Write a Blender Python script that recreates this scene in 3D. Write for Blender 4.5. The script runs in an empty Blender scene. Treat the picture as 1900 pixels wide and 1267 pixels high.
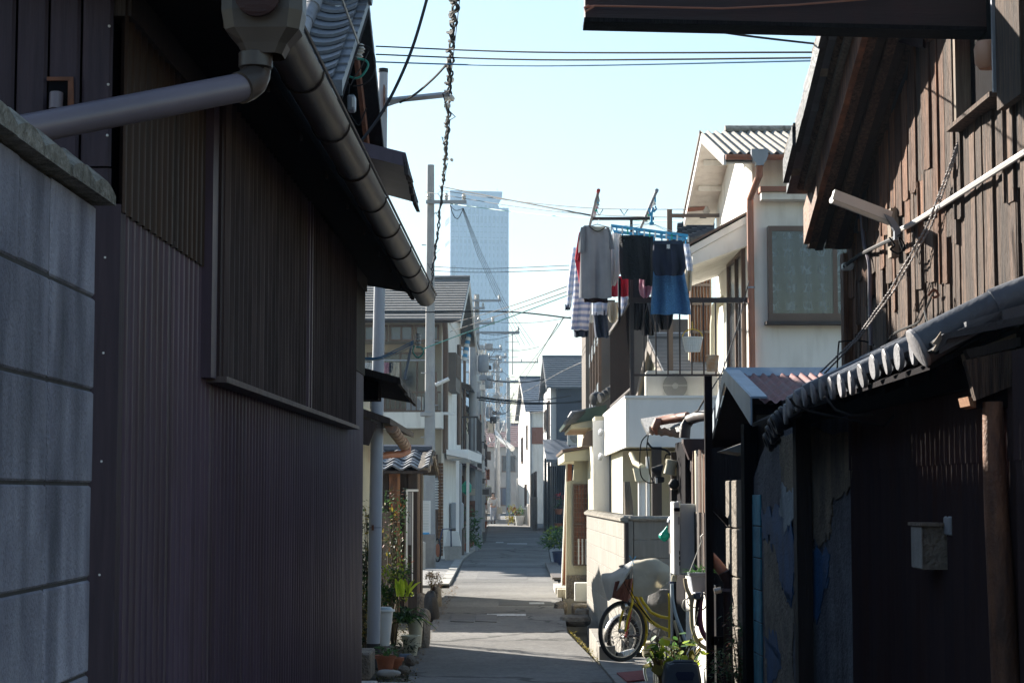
import bpy, math, random
from mathutils import Vector, Matrix
R = random.Random(7)
sc = bpy.context.scene
# ---------------------------------------------------------------- camera, sky, sun, exposure
EYE = 1.65; FPX = 3500.0; TH = math.atan(282/FPX)
cam = bpy.data.objects.new('camera', bpy.data.cameras.new('camera'))
sc.collection.objects.link(cam); sc.camera = cam
cam.location = (0, 0, EYE); cam.rotation_euler = (math.pi/2+TH, 0, 0)
cam.data.sensor_width = 36; cam.data.lens = FPX/1900*36; cam.data.clip_end = 5000; cam.data.clip_start = .05
cam.data.dof.use_dof = False
SUN_A, SUN_E = math.radians(42), math.radians(25.5)     # angle left of the alley's direction, elevation
w = bpy.data.worlds.new('World'); sc.world = w; w.use_nodes = True
nt = w.node_tree; bg = nt.nodes['Background']
sky = nt.nodes.new('ShaderNodeTexSky'); sky.sky_type = 'NISHITA'; sky.sun_disc = False
sky.sun_elevation = SUN_E; sky.sun_rotation = -SUN_A; sky.air_density = 1.3; sky.dust_density = .4; sky.ozone_density = 1.9
nt.links.new(sky.outputs[0], bg.inputs[0]); bg.inputs[1].default_value = .05
sl = bpy.data.lights.new('sun', 'SUN'); sl.energy = 5; sl.angle = math.radians(.55); sl.color = (1, .93, .82)
sun = bpy.data.objects.new('sun', sl); sc.collection.objects.link(sun)
sd = Vector((-math.sin(SUN_A)*math.cos(SUN_E), math.cos(SUN_A)*math.cos(SUN_E), math.sin(SUN_E)))
sun.rotation_euler = sd.to_track_quat('Z', 'Y').to_euler(); sun.location = (-20, 20, 30)
sc.view_settings.view_transform = 'Standard'; sc.view_settings.look = 'None'
sc.view_settings.exposure = 1.84; sc.view_settings.gamma = 1; sc.view_settings.use_curve_mapping = False
sc.cycles.max_bounces = 6; sc.cycles.volume_bounces = 0; sc.cycles.transparent_max_bounces = 12
sc.cycles.use_denoising = True; sc.cycles.caustics_reflective = False; sc.cycles.caustics_refractive = False
# ---------------------------------------------------------------- helpers
def at(px, py, d):
    u = (px-950)/FPX; v = (633-py)/FPX
    yy = math.cos(TH)-math.sin(TH)*v; zz = math.sin(TH)+math.cos(TH)*v
    return Vector((d*u/yy, d, EYE+d*zz/yy))
def hz(py, d): return at(950, py, d).z
def xx(px, d): return at(px, 915, d).x
def mtx(o):
    m = Matrix.Translation(o.location) @ o.rotation_euler.to_matrix().to_4x4() @ Matrix.Diagonal((*o.scale, 1))
    return mtx(o.parent) @ m if o.parent else m
def link(o): sc.collection.objects.link(o); return o
def tag(o, label=None, cat=None, group=None, kind=None):
    if label: o['label'] = label
    if cat: o['category'] = cat
    if group: o['group'] = group
    if kind: o['kind'] = kind
    return o
def thing(name, label, cat, loc=(0, 0, 0), rz=0, group=None):
    o = link(bpy.data.objects.new(name, None)); o.empty_display_size = .1
    o.location = Vector(loc); o.rotation_euler = (0, 0, rz)
    return tag(o, label, cat, group)
class MB:
    def __init__(s, fr=None):
        s.v = []; s.f = []; s.m = mtx(fr) if fr else Matrix.Identity(4); s.sm = False
    def add(s, vs, fs):
        k = len(s.v); s.v += [s.m @ Vector(p) for p in vs]; s.f += [[i+k for i in f] for f in fs]; return s
    def box(s, a, b):
        x0, y0, z0 = [min(a[i], b[i]) for i in range(3)]; x1, y1, z1 = [max(a[i], b[i]) for i in range(3)]
        return s.add([(x0,y0,z0),(x1,y0,z0),(x1,y1,z0),(x0,y1,z0),(x0,y0,z1),(x1,y0,z1),(x1,y1,z1),(x0,y1,z1)],
            [(0,3,2,1),(4,5,6,7),(0,1,5,4),(1,2,6,5),(2,3,7,6),(3,0,4,7)])
    def bbox(s, a, b, r=.01):   # bevelled box: chamfered vertical and horizontal edges
        x0, y0, z0 = [min(a[i], b[i]) for i in range(3)]; x1, y1, z1 = [max(a[i], b[i]) for i in range(3)]
        r = min(r, (x1-x0)*.45, (y1-y0)*.45, (z1-z0)*.45)
        vs = []
        for z, q in ((z0, r), (z0+r, 0), (z1-r, 0), (z1, r)):
            vs += [(x0+r,y0+q,z),(x1-r,y0+q,z),(x1-q,y0+r,z),(x1-q,y1-r,z),(x1-r,y1-q,z),(x0+r,y1-q,z),(x0+q,y1-r,z),(x0+q,y0+r,z)]
        fs = [tuple(range(7, -1, -1)), tuple(range(24, 32))]
        for k in range(3):
            for i in range(8): j = (i+1) % 8; fs.append((k*8+i, k*8+j, k*8+8+j, k*8+8+i))
        return s.add(vs, fs)
    def prism(s, poly, ex):     # polygon of 3D points, extruded by ex
        n = len(poly); P = [Vector(p) for p in poly]; e = Vector(ex)
        return s.add(P+[p+e for p in P], [tuple(range(n-1, -1, -1)), tuple(range(n, 2*n))]+[(i, (i+1) % n, (i+1) % n+n, i+n) for i in range(n)])
    def tube(s, pts, r, n=8, cap=True):
        P = [Vector(p) for p in pts]; rr = r if isinstance(r, (list, tuple)) else [r]*len(P)
        d0 = (P[1]-P[0]).normalized(); up = Vector((0, 0, 1)) if abs(d0.z) < .9 else Vector((1, 0, 0))
        a = d0.cross(up).normalized(); vs = []
        for i, p in enumerate(P):
            d = (P[min(i+1, len(P)-1)]-P[max(i-1, 0)])
            d = d.normalized() if d.length > 1e-9 else d0
            a = (a-d*a.dot(d)); a = a.normalized() if a.length > 1e-6 else d.orthogonal().normalized()
            b = d.cross(a)
            for k in range(n):
                t = 2*math.pi*k/n; vs.append(p+(a*math.cos(t)+b*math.sin(t))*rr[i])
        fs = [(i*n+k, i*n+(k+1) % n, (i+1)*n+(k+1) % n, (i+1)*n+k) for i in range(len(P)-1) for k in range(n)]
        if cap: fs += [tuple(range(n-1, -1, -1)), tuple(range((len(P)-1)*n, len(P)*n))]
        s.sm = True
        return s.add(vs, fs)
    def grid(s, rows, close=False):   # rows of points
        n = len(rows[0]); vs = [p for r in rows for p in r]; fs = []
        for i in range(len(rows)-1):
            for k in range(n if close else n-1):
                fs.append((i*n+k, i*n+(k+1) % n, (i+1)*n+(k+1) % n, (i+1)*n+k))
        return s.add(vs, fs)
    def lathe(s, c, prof, n=12, ax=(0, 0, 1)):
        ax = Vector(ax).normalized(); a = ax.orthogonal().normalized(); b = ax.cross(a); c = Vector(c); s.sm = True
        rows = [[c+ax*h+(a*math.cos(2*math.pi*k/n)+b*math.sin(2*math.pi*k/n))*r for k in range(n)] for r, h in prof]
        s.grid(rows, True); m = len(s.v)
        s.f.append(list(range(m-n, m))); s.f.append(list(range(m-len(rows)*n+n-1, m-len(rows)*n-1, -1)))
        return s
    def torus(s, c, ax, R_, r, n=24, m=8):
        ax = Vector(ax).normalized(); a = ax.orthogonal().normalized(); b = ax.cross(a); c = Vector(c); s.sm = True
        rows = []
        for i in range(n+1):
            t = 2*math.pi*i/n; d = a*math.cos(t)+b*math.sin(t)
            rows.append([c+d*(R_+r*math.cos(2*math.pi*k/m))+ax*(r*math.sin(2*math.pi*k/m)) for k in range(m)])
        return s.grid(rows, True)
    def build(s, name, mat, parent=None, smooth=None, **kw):
        if not s.v: return None
        if parent: im = mtx(parent).inverted(); o3 = Vector((0, 0, 0))
        else:
            xs = [p.x for p in s.v]; ys = [p.y for p in s.v]
            o3 = Vector(((min(xs)+max(xs))/2, (min(ys)+max(ys))/2, min(p.z for p in s.v))); im = Matrix.Translation(-o3)
        me = bpy.data.meshes.new(name); me.from_pydata([im @ p for p in s.v], [], s.f); me.update()
        me.materials.append(M(mat) if isinstance(mat, str) else mat)
        if s.sm if smooth is None else smooth:
            me.polygons.foreach_set('use_smooth', [True]*len(me.polygons)); me.set_sharp_from_angle(angle=.7)
        o = link(bpy.data.objects.new(name, me))
        if parent: o.parent = parent
        else: o.location = o3
        return tag(o, **kw) if kw else o
def piece(name, me, parent, m):   # an instance of a shared mesh, m = world matrix
    o = link(bpy.data.objects.new(name, me)); o.parent = parent; o.matrix_basis = (mtx(parent).inverted() @ m); return o
def mesh_of(mb, mat):
    me = bpy.data.meshes.new('piece'); me.from_pydata(mb.v, [], mb.f); me.update(); me.materials.append(M(mat))
    if mb.sm: me.polygons.foreach_set('use_smooth', [True]*len(me.polygons)); me.set_sharp_from_angle(angle=.7)
    return me
def TRS(p, rx=0, ry=0, rz=0, s=(1, 1, 1)):
    from mathutils import Euler
    return Matrix.Translation(Vector(p)) @ Euler((rx, ry, rz)).to_matrix().to_4x4() @ Matrix.Diagonal((*s, 1))
def sag(a, b, s, n=14):
    a = Vector(a); b = Vector(b)
    return [a.lerp(b, i/n)-Vector((0, 0, 4*s*(i/n)*(1-i/n))) for i in range(n+1)]
# ---------------------------------------------------------------- materials
MATS = {}
def pm(name, c1, c2=None, sc_=4, rough=.7, bump=.2, bs=30, st=(1, 1, 1), spec=.4, metal=0, var=.12, dirt=0, dirtc=(.03, .028, .025), trans=0, bst=None, dist=.004):
    """c1/c2 mixed by noise, fine grain bump, per-object variation, optional dirt streaks (all in world position)"""
    m = bpy.data.materials.new(name); m.use_nodes = True; n = m.node_tree.nodes; l = m.node_tree.links; n.clear()
    out = n.new('ShaderNodeOutputMaterial'); p = n.new('ShaderNodeBsdfPrincipled')
    geo = n.new('ShaderNodeNewGeometry'); mp = n.new('ShaderNodeMapping'); mp.inputs['Scale'].default_value = st
    l.new(geo.outputs['Position'], mp.inputs[0])
    nz = n.new('ShaderNodeTexNoise'); nz.inputs['Scale'].default_value = sc_; nz.inputs['Detail'].default_value = 6; nz.inputs['Roughness'].default_value = .62
    l.new(mp.outputs[0], nz.inputs[0])
    rp = n.new('ShaderNodeValToRGB'); rp.color_ramp.elements[0].position = .34; rp.color_ramp.elements[1].position = .66
    rp.color_ramp.elements[0].color = (*c1, 1); rp.color_ramp.elements[1].color = (*(c2 or [x*.75 for x in c1]), 1)
    l.new(nz.outputs[0], rp.inputs[0]); col = rp.outputs[0]
    if dirt:
        n2 = n.new('ShaderNodeTexNoise'); n2.inputs['Scale'].default_value = 3; n2.inputs['Detail'].default_value = 8
        m2 = n.new('ShaderNodeMapping'); m2.inputs['Scale'].default_value = (2.2, 2.2, .45); l.new(geo.outputs['Position'], m2.inputs[0]); l.new(m2.outputs[0], n2.inputs[0])
        r2 = n.new('ShaderNodeValToRGB'); r2.color_ramp.elements[0].position = .46; r2.color_ramp.elements[1].position = .72
        r2.color_ramp.elements[0].color = (0, 0, 0, 1); r2.color_ramp.elements[1].color = (dirt, dirt, dirt, 1); l.new(n2.outputs[0], r2.inputs[0])
        mx = n.new('ShaderNodeMix'); mx.data_type = 'RGBA'; l.new(r2.outputs[0], mx.inputs[0]); l.new(col, mx.inputs[6]); mx.inputs[7].default_value = (*dirtc, 1); col = mx.outputs[2]
    if var:
        oi = n.new('ShaderNodeObjectInfo'); mr = n.new('ShaderNodeMapRange'); mr.inputs[3].default_value = 1-var; mr.inputs[4].default_value = 1+var
        l.new(oi.outputs['Random'], mr.inputs[0]); hs = n.new('ShaderNodeHueSaturation'); l.new(mr.outputs[0], hs.inputs['Value']); l.new(col, hs.inputs['Color']); col = hs.outputs[0]
    l.new(col, p.inputs['Base Color'])
    p.inputs['Roughness'].default_value = rough; p.inputs['Specular IOR Level'].default_value = spec; p.inputs['Metallic'].default_value = metal
    if bump:
        nb = n.new('ShaderNodeTexNoise'); nb.inputs['Scale'].default_value = bs; nb.inputs['Detail'].default_value = 5
        mb_ = n.new('ShaderNodeMapping'); mb_.inputs['Scale'].default_value = bst or st; l.new(geo.outputs['Position'], mb_.inputs[0]); l.new(mb_.outputs[0], nb.inputs[0])
        bp = n.new('ShaderNodeBump'); bp.inputs['Strength'].default_value = bump; bp.inputs['Distance'].default_value = dist*3; l.new(nb.outputs[0], bp.inputs['Height']); l.new(bp.outputs[0], p.inputs['Normal'])
    sh = p.outputs[0]
    if trans:
        tr = n.new('ShaderNodeBsdfTranslucent'); l.new(col, tr.inputs[0]); ms = n.new('ShaderNodeMixShader'); ms.inputs[0].default_value = trans
        l.new(sh, ms.inputs[1]); l.new(tr.outputs[0], ms.inputs[2]); sh = ms.outputs[0]
    l.new(sh, out.inputs[0]); MATS[name] = m; return m
def M(n): return MATS[n]
def glassmat(name, tint=(.8, .85, .88), mix=.35, rough=.03):
    m = bpy.data.materials.new(name); m.use_nodes = True; n = m.node_tree.nodes; l = m.node_tree.links; n.clear()
    out = n.new('ShaderNodeOutputMaterial'); g = n.new('ShaderNodeBsdfGlossy'); g.inputs['Roughness'].default_value = rough
    t = n.new('ShaderNodeBsdfTransparent'); t.inputs[0].default_value = (*tint, 1); x = n.new('ShaderNodeMixShader')
    f = n.new('ShaderNodeFresnel'); f.inputs[0].default_value = 1.5; a = n.new('ShaderNodeMath'); a.operation = 'ADD'; a.inputs[1].default_value = mix*.2
    l.new(f.outputs[0], a.inputs[0]); l.new(a.outputs[0], x.inputs[0]); l.new(t.outputs[0], x.inputs[1]); l.new(g.outputs[0], x.inputs[2]); l.new(x.outputs[0], out.inputs[0]); MATS[name] = m
glassmat('glass', (.75, .8, .85), .05)
pm('asphalt', (.235, .228, .217), (.155, .152, .149), 22, .9, 1, 120, spec=.25, var=0, dirt=.35, dirtc=(.07, .07, .075))
def cracks(m, sc_, w_, dark):
    n = m.node_tree.nodes; l = m.node_tree.links; p = next(x for x in n if x.type == 'BSDF_PRINCIPLED'); geo = next(x for x in n if x.type == 'NEW_GEOMETRY')
    src = p.inputs['Base Color'].links[0].from_socket
    nz = n.new('ShaderNodeTexNoise'); nz.inputs['Scale'].default_value = 1.7; nz.inputs['Detail'].default_value = 4; l.new(geo.outputs['Position'], nz.inputs[0])
    ad = n.new('ShaderNodeVectorMath'); ad.operation = 'MULTIPLY_ADD'; ad.inputs[1].default_value = (1.2, 1.2, 0); l.new(nz.outputs['Color'], ad.inputs[0]); l.new(geo.outputs['Position'], ad.inputs[2])
    v = n.new('ShaderNodeTexVoronoi'); v.feature = 'DISTANCE_TO_EDGE'; v.inputs['Scale'].default_value = sc_; l.new(ad.outputs[0], v.inputs[0])
    r = n.new('ShaderNodeMapRange'); r.inputs[1].default_value = w_*.4; r.inputs[2].default_value = w_; r.inputs[3].default_value = dark; r.inputs[4].default_value = 1; l.new(v.outputs[0], r.inputs[0])
    n3 = n.new('ShaderNodeTexNoise'); n3.inputs['Scale'].default_value = .55; n3.inputs['Detail'].default_value = 7; l.new(geo.outputs['Position'], n3.inputs[0])
    r3 = n.new('ShaderNodeMapRange'); r3.inputs[1].default_value = .35; r3.inputs[2].default_value = .65; r3.inputs[3].default_value = .72; r3.inputs[4].default_value = 1.15; l.new(n3.outputs[0], r3.inputs[0])
    mu = n.new('ShaderNodeMath'); mu.operation = 'MULTIPLY'; l.new(r.outputs[0], mu.inputs[0]); l.new(r3.outputs[0], mu.inputs[1])
    h = n.new('ShaderNodeHueSaturation'); l.new(mu.outputs[0], h.inputs['Value']); l.new(src, h.inputs['Color']); l.new(h.outputs[0], p.inputs['Base Color'])
cracks(MATS['asphalt'], .22, .012, .45)
pm('asphalt2', (.17, .166, .162), (.125, .123, .125), 2, .9, .6, 160, spec=.25)
pm('ground', (.11, .10, .085), (.07, .065, .055), 2, .95, .6, 40, var=0)
pm('concrete', (.27, .26, .25), (.19, .185, .18), 3, .85, .5, 90, dirt=.5, dirtc=(.08, .078, .075))
pm('concrete_pale', (.4, .385, .36), (.3, .29, .27), 4, .85, .5, 70, dirt=.35, dirtc=(.13, .12, .11))
pm('block_dark', (.41, .41, .49), (.23, .23, .29), 5, .9, .8, 130, st=(1.6, 1.6, .8), dirt=.75, dirtc=(.04, .043, .055), var=.16, dist=.005)
pm('block_pale', (.31, .285, .25), (.23, .215, .19), 4, .85, .4, 80, st=(5, 5, .6), dirt=.3, dirtc=(.25, .24, .22), var=.06)
pm('mortar', (.06, .058, .058), None, 8, .9, .3)
pm('capstone', (.32, .3, .26), (.14, .13, .105), 30, .95, 1, 110, var=.12)
pm('capstone_pale', (.38, .35, .3), (.24, .22, .19), 25, .95, 1, 110, var=.12)
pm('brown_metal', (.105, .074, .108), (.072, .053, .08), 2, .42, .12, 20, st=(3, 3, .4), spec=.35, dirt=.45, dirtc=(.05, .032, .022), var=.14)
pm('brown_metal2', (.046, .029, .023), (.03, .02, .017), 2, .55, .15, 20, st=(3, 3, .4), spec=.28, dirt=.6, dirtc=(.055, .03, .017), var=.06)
pm('shutter_metal', (.05, .032, .034), (.034, .023, .027), 2, .6, .15, 20, st=(4, 4, .4), spec=.2, dirt=.5, dirtc=(.045, .018, .01), var=.1)
pm('shutter_edge', (.13, .10, .10), (.06, .045, .048), 6, .55, .1, 20, st=(4, 4, .3), spec=.3, var=.15)
pm('panel_print', (.052, .038, .052), (.034, .026, .038), 5, .6, .2, 14, st=(10, 10, .7), spec=.25, var=.12)
pm('black', (.008, .008, .01), None, 5, .9, .1, var=0, spec=.05)
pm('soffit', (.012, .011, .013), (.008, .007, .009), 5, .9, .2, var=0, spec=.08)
pm('gutter_brown', (.045, .033, .029), (.028, .021, .02), 3, .4, .06, 20, spec=.5, dirt=.5, dirtc=(.07, .06, .05), var=.04)
pm('pvc_gray', (.17, .145, .175), (.13, .112, .14), 3, .38, .05, 20, spec=.5, dirt=.2, dirtc=(.1, .09, .09), var=.05)
pm('steel_grey', (.33, .35, .38), (.27, .29, .32), 3, .5, .08, 40, spec=.4, dirt=.25, dirtc=(.2, .19, .18), var=.04)
pm('pole_blue', (.36, .39, .44), (.3, .33, .38), 2, .5, .1, 60, st=(1, 1, .3), spec=.4, dirt=.3, dirtc=(.23, .24, .26), var=.04)
pm('pole_conc', (.4, .4, .4), (.33, .33, .34), 4, .75, .2, 60, dirt=.25, dirtc=(.2, .2, .2), var=.05)
pm('tile_grey', (.105, .115, .135), (.065, .072, .09), 6, .45, .35, 40, spec=.45, var=.22, dirt=.3, dirtc=(.05, .05, .05))
pm('tile_pale', (.27, .27, .29), (.17, .17, .19), 8, .55, .3, 60, spec=.4, var=.2, dirt=.3, dirtc=(.2, .16, .1))
pm('tile_black', (.035, .038, .045), (.02, .022, .028), 8, .5, .4, 50, spec=.4, var=.3)
pm('timber_dark', (.042, .030, .026), (.022, .017, .016), 5, .75, .6, 22, st=(6, 6, .35), bst=(6, 6, .3), var=.25)
pm('timber_black', (.014, .012, .014), (.008, .007, .009), 6, .9, .5, 22, st=(6, 6, .35), bst=(6, 6, .3), var=.2, spec=.06)
pm('beam_red', (.030, .012, .014), (.018, .009, .012), 4, .6, .3, 20, st=(.5, 6, 6), var=.1, dirt=.4, dirtc=(.05, .012, .012))
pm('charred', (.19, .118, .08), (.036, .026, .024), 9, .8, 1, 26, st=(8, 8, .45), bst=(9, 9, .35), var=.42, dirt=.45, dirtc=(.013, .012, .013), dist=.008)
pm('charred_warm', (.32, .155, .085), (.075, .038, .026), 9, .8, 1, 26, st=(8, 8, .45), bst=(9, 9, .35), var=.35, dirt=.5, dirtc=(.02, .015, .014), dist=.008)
pm('wood_pale', (.30, .25, .2), (.17, .13, .1), 9, .85, .8, 26, st=(9, 9, .4), bst=(9, 9, .35), var=.2, dirt=.4, dirtc=(.05, .04, .035))
pm('wood_orange', (.34, .17, .085), (.2, .09, .045), 9, .75, .6, 26, st=(9, 9, .4), bst=(9, 9, .35), var=.15)
pm('log', (.28, .13, .07), (.10, .05, .034), 7, .65, .5, 30, st=(3, 3, .8), bst=(3, 3, 2), var=0, dirt=.5, dirtc=(.02, .014, .012))
pm('mud', (.27, .215, .15), (.13, .105, .08), 5, .95, 1, 45, var=0, dirt=.6, dirtc=(.028, .026, .026), dist=.01)
pm('blue_paint', (.02, .095, .24), (.014, .055, .13), 6, .7, .7, 50, var=.1, dirt=.3, dirtc=(.03, .03, .03))
pm('teal_block', (.08, .34, .46), (.045, .19, .28), 9, .7, .7, 60, var=.2, dirt=.4, dirtc=(.06, .06, .06))
pm('plaster_dark', (.14, .15, .18), (.07, .075, .095), 5, .95, 1, 45, var=0, dirt=.6, dirtc=(.02, .02, .025), dist=.01)
pm('plaster_pale', (.38, .43, .47), (.2, .24, .27), 6, .9, .8, 50, var=.1, dirt=.5, dirtc=(.06, .07, .08))
pm('white_wall', (.85, .83, .78), (.79, .77, .72), 2, .85, .35, 160, var=0, dirt=.42, dirtc=(.42, .39, .34), dist=.002)
pm('white_panel', (.82, .81, .79), (.76, .75, .74), 2, .6, .06, 20, var=.03, dirt=.14, dirtc=(.42, .4, .36))
pm('cream_wall', (.58, .55, .42), (.5, .475, .36), 2, .85, .3, 130, var=.03, dirt=.15, dirtc=(.35, .33, .26))
pm('beige_wall', (.50, .46, .38), (.43, .395, .33), 2, .85, .3, 100, var=.05, dirt=.2, dirtc=(.3, .27, .22))
pm('grey_wall', (.4, .4, .4), (.33, .33, .34), 2, .85, .3, 100, var=.1, dirt=.25, dirtc=(.2, .2, .2))
pm('navy_wall', (.055, .065, .09), (.045, .052, .075), 2, .75, .3, 60, var=.05)
pm('brown_siding', (.13, .105, .09), (.1, .08, .07), 2, .65, .2, 40, var=.06)
pm('brown_alu', (.12, .07, .048), (.09, .053, .037), 3, .4, .05, 30, spec=.5, var=.06)
pm('iron_brown', (.04, .032, .034), (.028, .022, .024), 5, .55, .2, 60, spec=.4, var=.1, dirt=.4, dirtc=(.07, .03, .018))
pm('iron_dark', (.018, .013, .013), (.012, .009, .01), 5, .95, .2, 60, var=.1, spec=.08)
pm('rust', (.20, .085, .05), (.10, .045, .03), 9, .8, .5, 50, var=.15)
pm('rust_roof', (.22, .07, .065), (.12, .045, .045), 5, .7, .4, 40, st=(1, 4, 4), var=.12, dirt=.5, dirtc=(.16, .14, .15))
pm('copper', (.38, .155, .095), (.30, .12, .075), 3, .5, .1, 40, spec=.4, var=.05, dirt=.3, dirtc=(.28, .2, .15))
pm('copper_dirty', (.36, .2, .13), (.2, .17, .14), 14, .7, .5, 50, var=.05)
pm('zinc', (.27, .29, .33), (.2, .215, .25), 4, .42, .1, 40, spec=.5, metal=.3, var=.05, dirt=.3, dirtc=(.12, .12, .13))
pm('flash_blue', (.30, .36, .42), (.22, .27, .33), 3, .5, .1, 40, spec=.4, var=.05, dirt=.3, dirtc=(.14, .14, .15))
pm('slate_grey', (.20, .19, .185), (.15, .145, .14), 5, .8, .4, 50, st=(1, 4, 4), var=.05, dirt=.4, dirtc=(.1, .095, .09))
pm('slate_navy', (.10, .115, .14), (.07, .082, .105), 4, .45, .2, 50, var=.08, spec=.5)
pm('roof_red', (.26, .14, .12), (.2, .11, .1), 6, .7, .3, 40, var=.1)
pm('cement_roof', (.42, .39, .34), (.2, .18, .155), 18, .9, .6, 70, var=.05)
pm('green_roof', (.05, .10, .085), (.04, .07, .06), 8, .55, .3, 50, var=.1)
pm('window_dark', (.03, .036, .045), (.022, .026, .034), 2, .15, .02, 5, spec=.7, var=.25)
pm('window_blue', (.06, .09, .15), (.04, .06, .11), 2, .12, .02, 5, spec=.7, var=.15)
pm('window_pale', (.30, .34, .38), (.22, .25, .29), 2, .2, .02, 5, spec=.7, var=.25)
pm('brick_red', (.32, .13, .075), (.22, .085, .05), 20, .75, .4, 60, var=.25)
pm('brick_brown', (.2, .105, .05), (.13, .065, .035), 20, .75, .4, 60, var=.3)
pm('stone', (.23, .2, .165), (.12, .105, .09), 8, .9, .9, 40, var=.2, dist=.012)
pm('stone_dark', (.06, .058, .06), (.035, .034, .036), 8, .85, .7, 40, var=.2)
pm('terracotta', (.34, .12, .06), (.26, .09, .05), 9, .8, .3, 50, var=.12)
pm('soil', (.06, .045, .03), (.035, .026, .018), 20, .95, .9, 60)
pm('white_plastic', (.72, .73, .72), (.64, .65, .64), 4, .4, .05, 30, spec=.45, var=.04, dirt=.15, dirtc=(.4, .38, .33))
pm('cream_plastic', (.62, .58, .44), (.52, .48, .36), 4, .45, .05, 30, var=.05, dirt=.25, dirtc=(.3, .27, .2))
pm('grey_plastic', (.27, .30, .35), (.23, .255, .3), 4, .45, .06, 30, var=.05)
pm('slate_plastic', (.10, .13, .175), (.08, .105, .14), 4, .45, .06, 30, var=.05)
pm('navy_plastic', (.02, .035, .10), (.015, .026, .07), 4, .45, .05, 30, var=.05)
pm('heater_grey', (.36, .39, .44), (.32, .35, .4), 3, .42, .04, 30, var=.03, dirt=.15, dirtc=(.24, .24, .24))
pm('ac_white', (.62, .61, .57), (.56, .55, .51), 3, .5, .05, 30, var=.05, dirt=.25, dirtc=(.35, .32, .27))
pm('blue_plastic', (.06, .42, .68), (.05, .36, .6), 3, .35, .03, 30, var=.08, trans=.2)
pm('blue_tarp', (.07, .3, .55), (.05, .22, .42), 6, .45, .3, 20, var=.1)
pm('green_bag', (.02, .45, .33), (.015, .36, .27), 6, .35, .5, 30, var=0, trans=.3)
pm('red_plastic', (.5, .05, .04), None, 4, .4, .05, var=0)
pm('yellow_paint', (.8, .62, .015), (.72, .54, .015), 5, .3, .05, 40, spec=.5, var=0, dirt=.1, dirtc=(.3, .2, .03))
pm('rubber', (.018, .018, .02), None, 8, .7, .3, 90, var=0)
pm('chrome', (.45, .44, .42), (.3, .28, .26), 20, .35, .1, 60, metal=.8, var=.1)
pm('cloth_cream', (.72, .68, .56), (.66, .62, .51), 3, .85, .2, 40, var=0, trans=.42, dirt=.12, dirtc=(.35, .32, .25))
pm('cloth_white', (.72, .72, .72), (.66, .66, .67), 5, .85, .3, 60, var=.04, trans=.35)
pm('cloth_whitegrey', (.66, .66, .63), (.56, .56, .54), 4, .85, .2, 40, var=0, trans=.42)
pm('cloth_grey', (.3, .31, .34), (.26, .27, .3), 8, .9, .3, 90, var=0, trans=.4)
pm('cloth_black', (.02, .021, .026), (.014, .015, .02), 8, .9, .4, 90, var=.3, trans=.15)
pm('cloth_navy', (.018, .024, .055), (.013, .018, .042), 8, .9, .3, 90, var=.1, trans=.15)
pm('cloth_denim', (.035, .05, .09), (.025, .036, .065), 20, .9, .3, 120, var=.15, trans=.15)
pm('cloth_red', (.6, .03, .08), (.5, .025, .065), 5, .85, .3, 60, var=0, trans=.35)
pm('cloth_pink', (.68, .42, .5), (.5, .22, .33), 28, .85, .3, 60, var=0, trans=.35)
pm('cloth_beige', (.6, .56, .47), (.52, .49, .41), 5, .85, .3, 60, var=0, trans=.35)
pm('basket_red', (.26, .10, .075), (.2, .08, .06), 9, .7, .5, 60, var=0)
pm('mat_red', (.26, .07, .07), (.2, .06, .06), 12, .9, .5, 90, var=0)
pm('basket_orange', (.62, .34, .16), (.66, .6, .5), 16, .6, .3, 40, var=0, trans=.3)
pm('yellow_plastic', (.75, .5, .05), None, 5, .4, .03, var=0)
pm('lamp_white', (.75, .75, .74), (.68, .68, .67), 4, .4, .04, 30, var=0)
pm('ceramic', (.6, .58, .53), (.5, .48, .44), 4, .25, .03, 30, spec=.6, var=.1)
pm('clay_cap', (.55, .30, .19), (.47, .25, .16), 4, .5, .1, 30, var=0)
pm('wire_black', (.01, .01, .012), None, 5, .9, 0, var=.3)
pm('wire_grey', (.035, .035, .04), None, 5, .8, 0, var=.3)
pm('wire_blue', (.08, .25, .42), None, 5, .5, 0, var=.2)
pm('wire_green', (.03, .33, .25), None, 5, .5, 0, var=.1)
pm('wire_pale', (.5, .5, .47), None, 5, .5, 0, var=.1)
pm('rope', (.38, .35, .34), (.2, .18, .18), 120, .8, .3, 60, var=0)
pm('hose_blue', (.42, .52, .6), None, 5, .4, 0, var=0)
pm('hose_cream', (.55, .47, .33), None, 5, .5, 0, var=0)
pm('hose_purple', (.13, .03, .10), None, 5, .4, 0, var=0)
pm('leaf_green', (.085, .2, .05), (.045, .11, .03), 9, .5, .1, 30, var=.2, trans=.35)
pm('leaf_dark', (.03, .065, .022), (.02, .042, .016), 9, .5, .1, 30, var=.2, trans=.3)
pm('leaf_lime', (.48, .56, .05), (.32, .46, .05), 9, .45, .1, 30, var=.3, trans=.5)
pm('leaf_red', (.22, .05, .03), (.10, .055, .02), 9, .5, .1, 30, var=.3, trans=.35)
pm('leaf_gold', (.33, .26, .04), (.2, .17, .03), 9, .5, .1, 30, var=.3, trans=.4)
pm('dry_flower', (.32, .23, .16), (.22, .16, .1), 12, .8, .2, 30, var=.2, trans=.3)
pm('flower_pink', (.6, .38, .42), None, 9, .7, 0, var=.2, trans=.3)
pm('flower_red', (.6, .04, .05), None, 9, .7, 0, var=.2, trans=.3)
pm('moss', (.12, .11, .03), (.07, .065, .025), 25, .95, .9, 60)
pm('stem', (.10, .075, .04), None, 9, .8, .1)
pm('paint_line', (.6, .6, .6), (.25, .25, .26), 22, .8, .2, 60, var=0)
pm('skin', (.5, .32, .24), None, 5, .5, 0, var=0)
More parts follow.
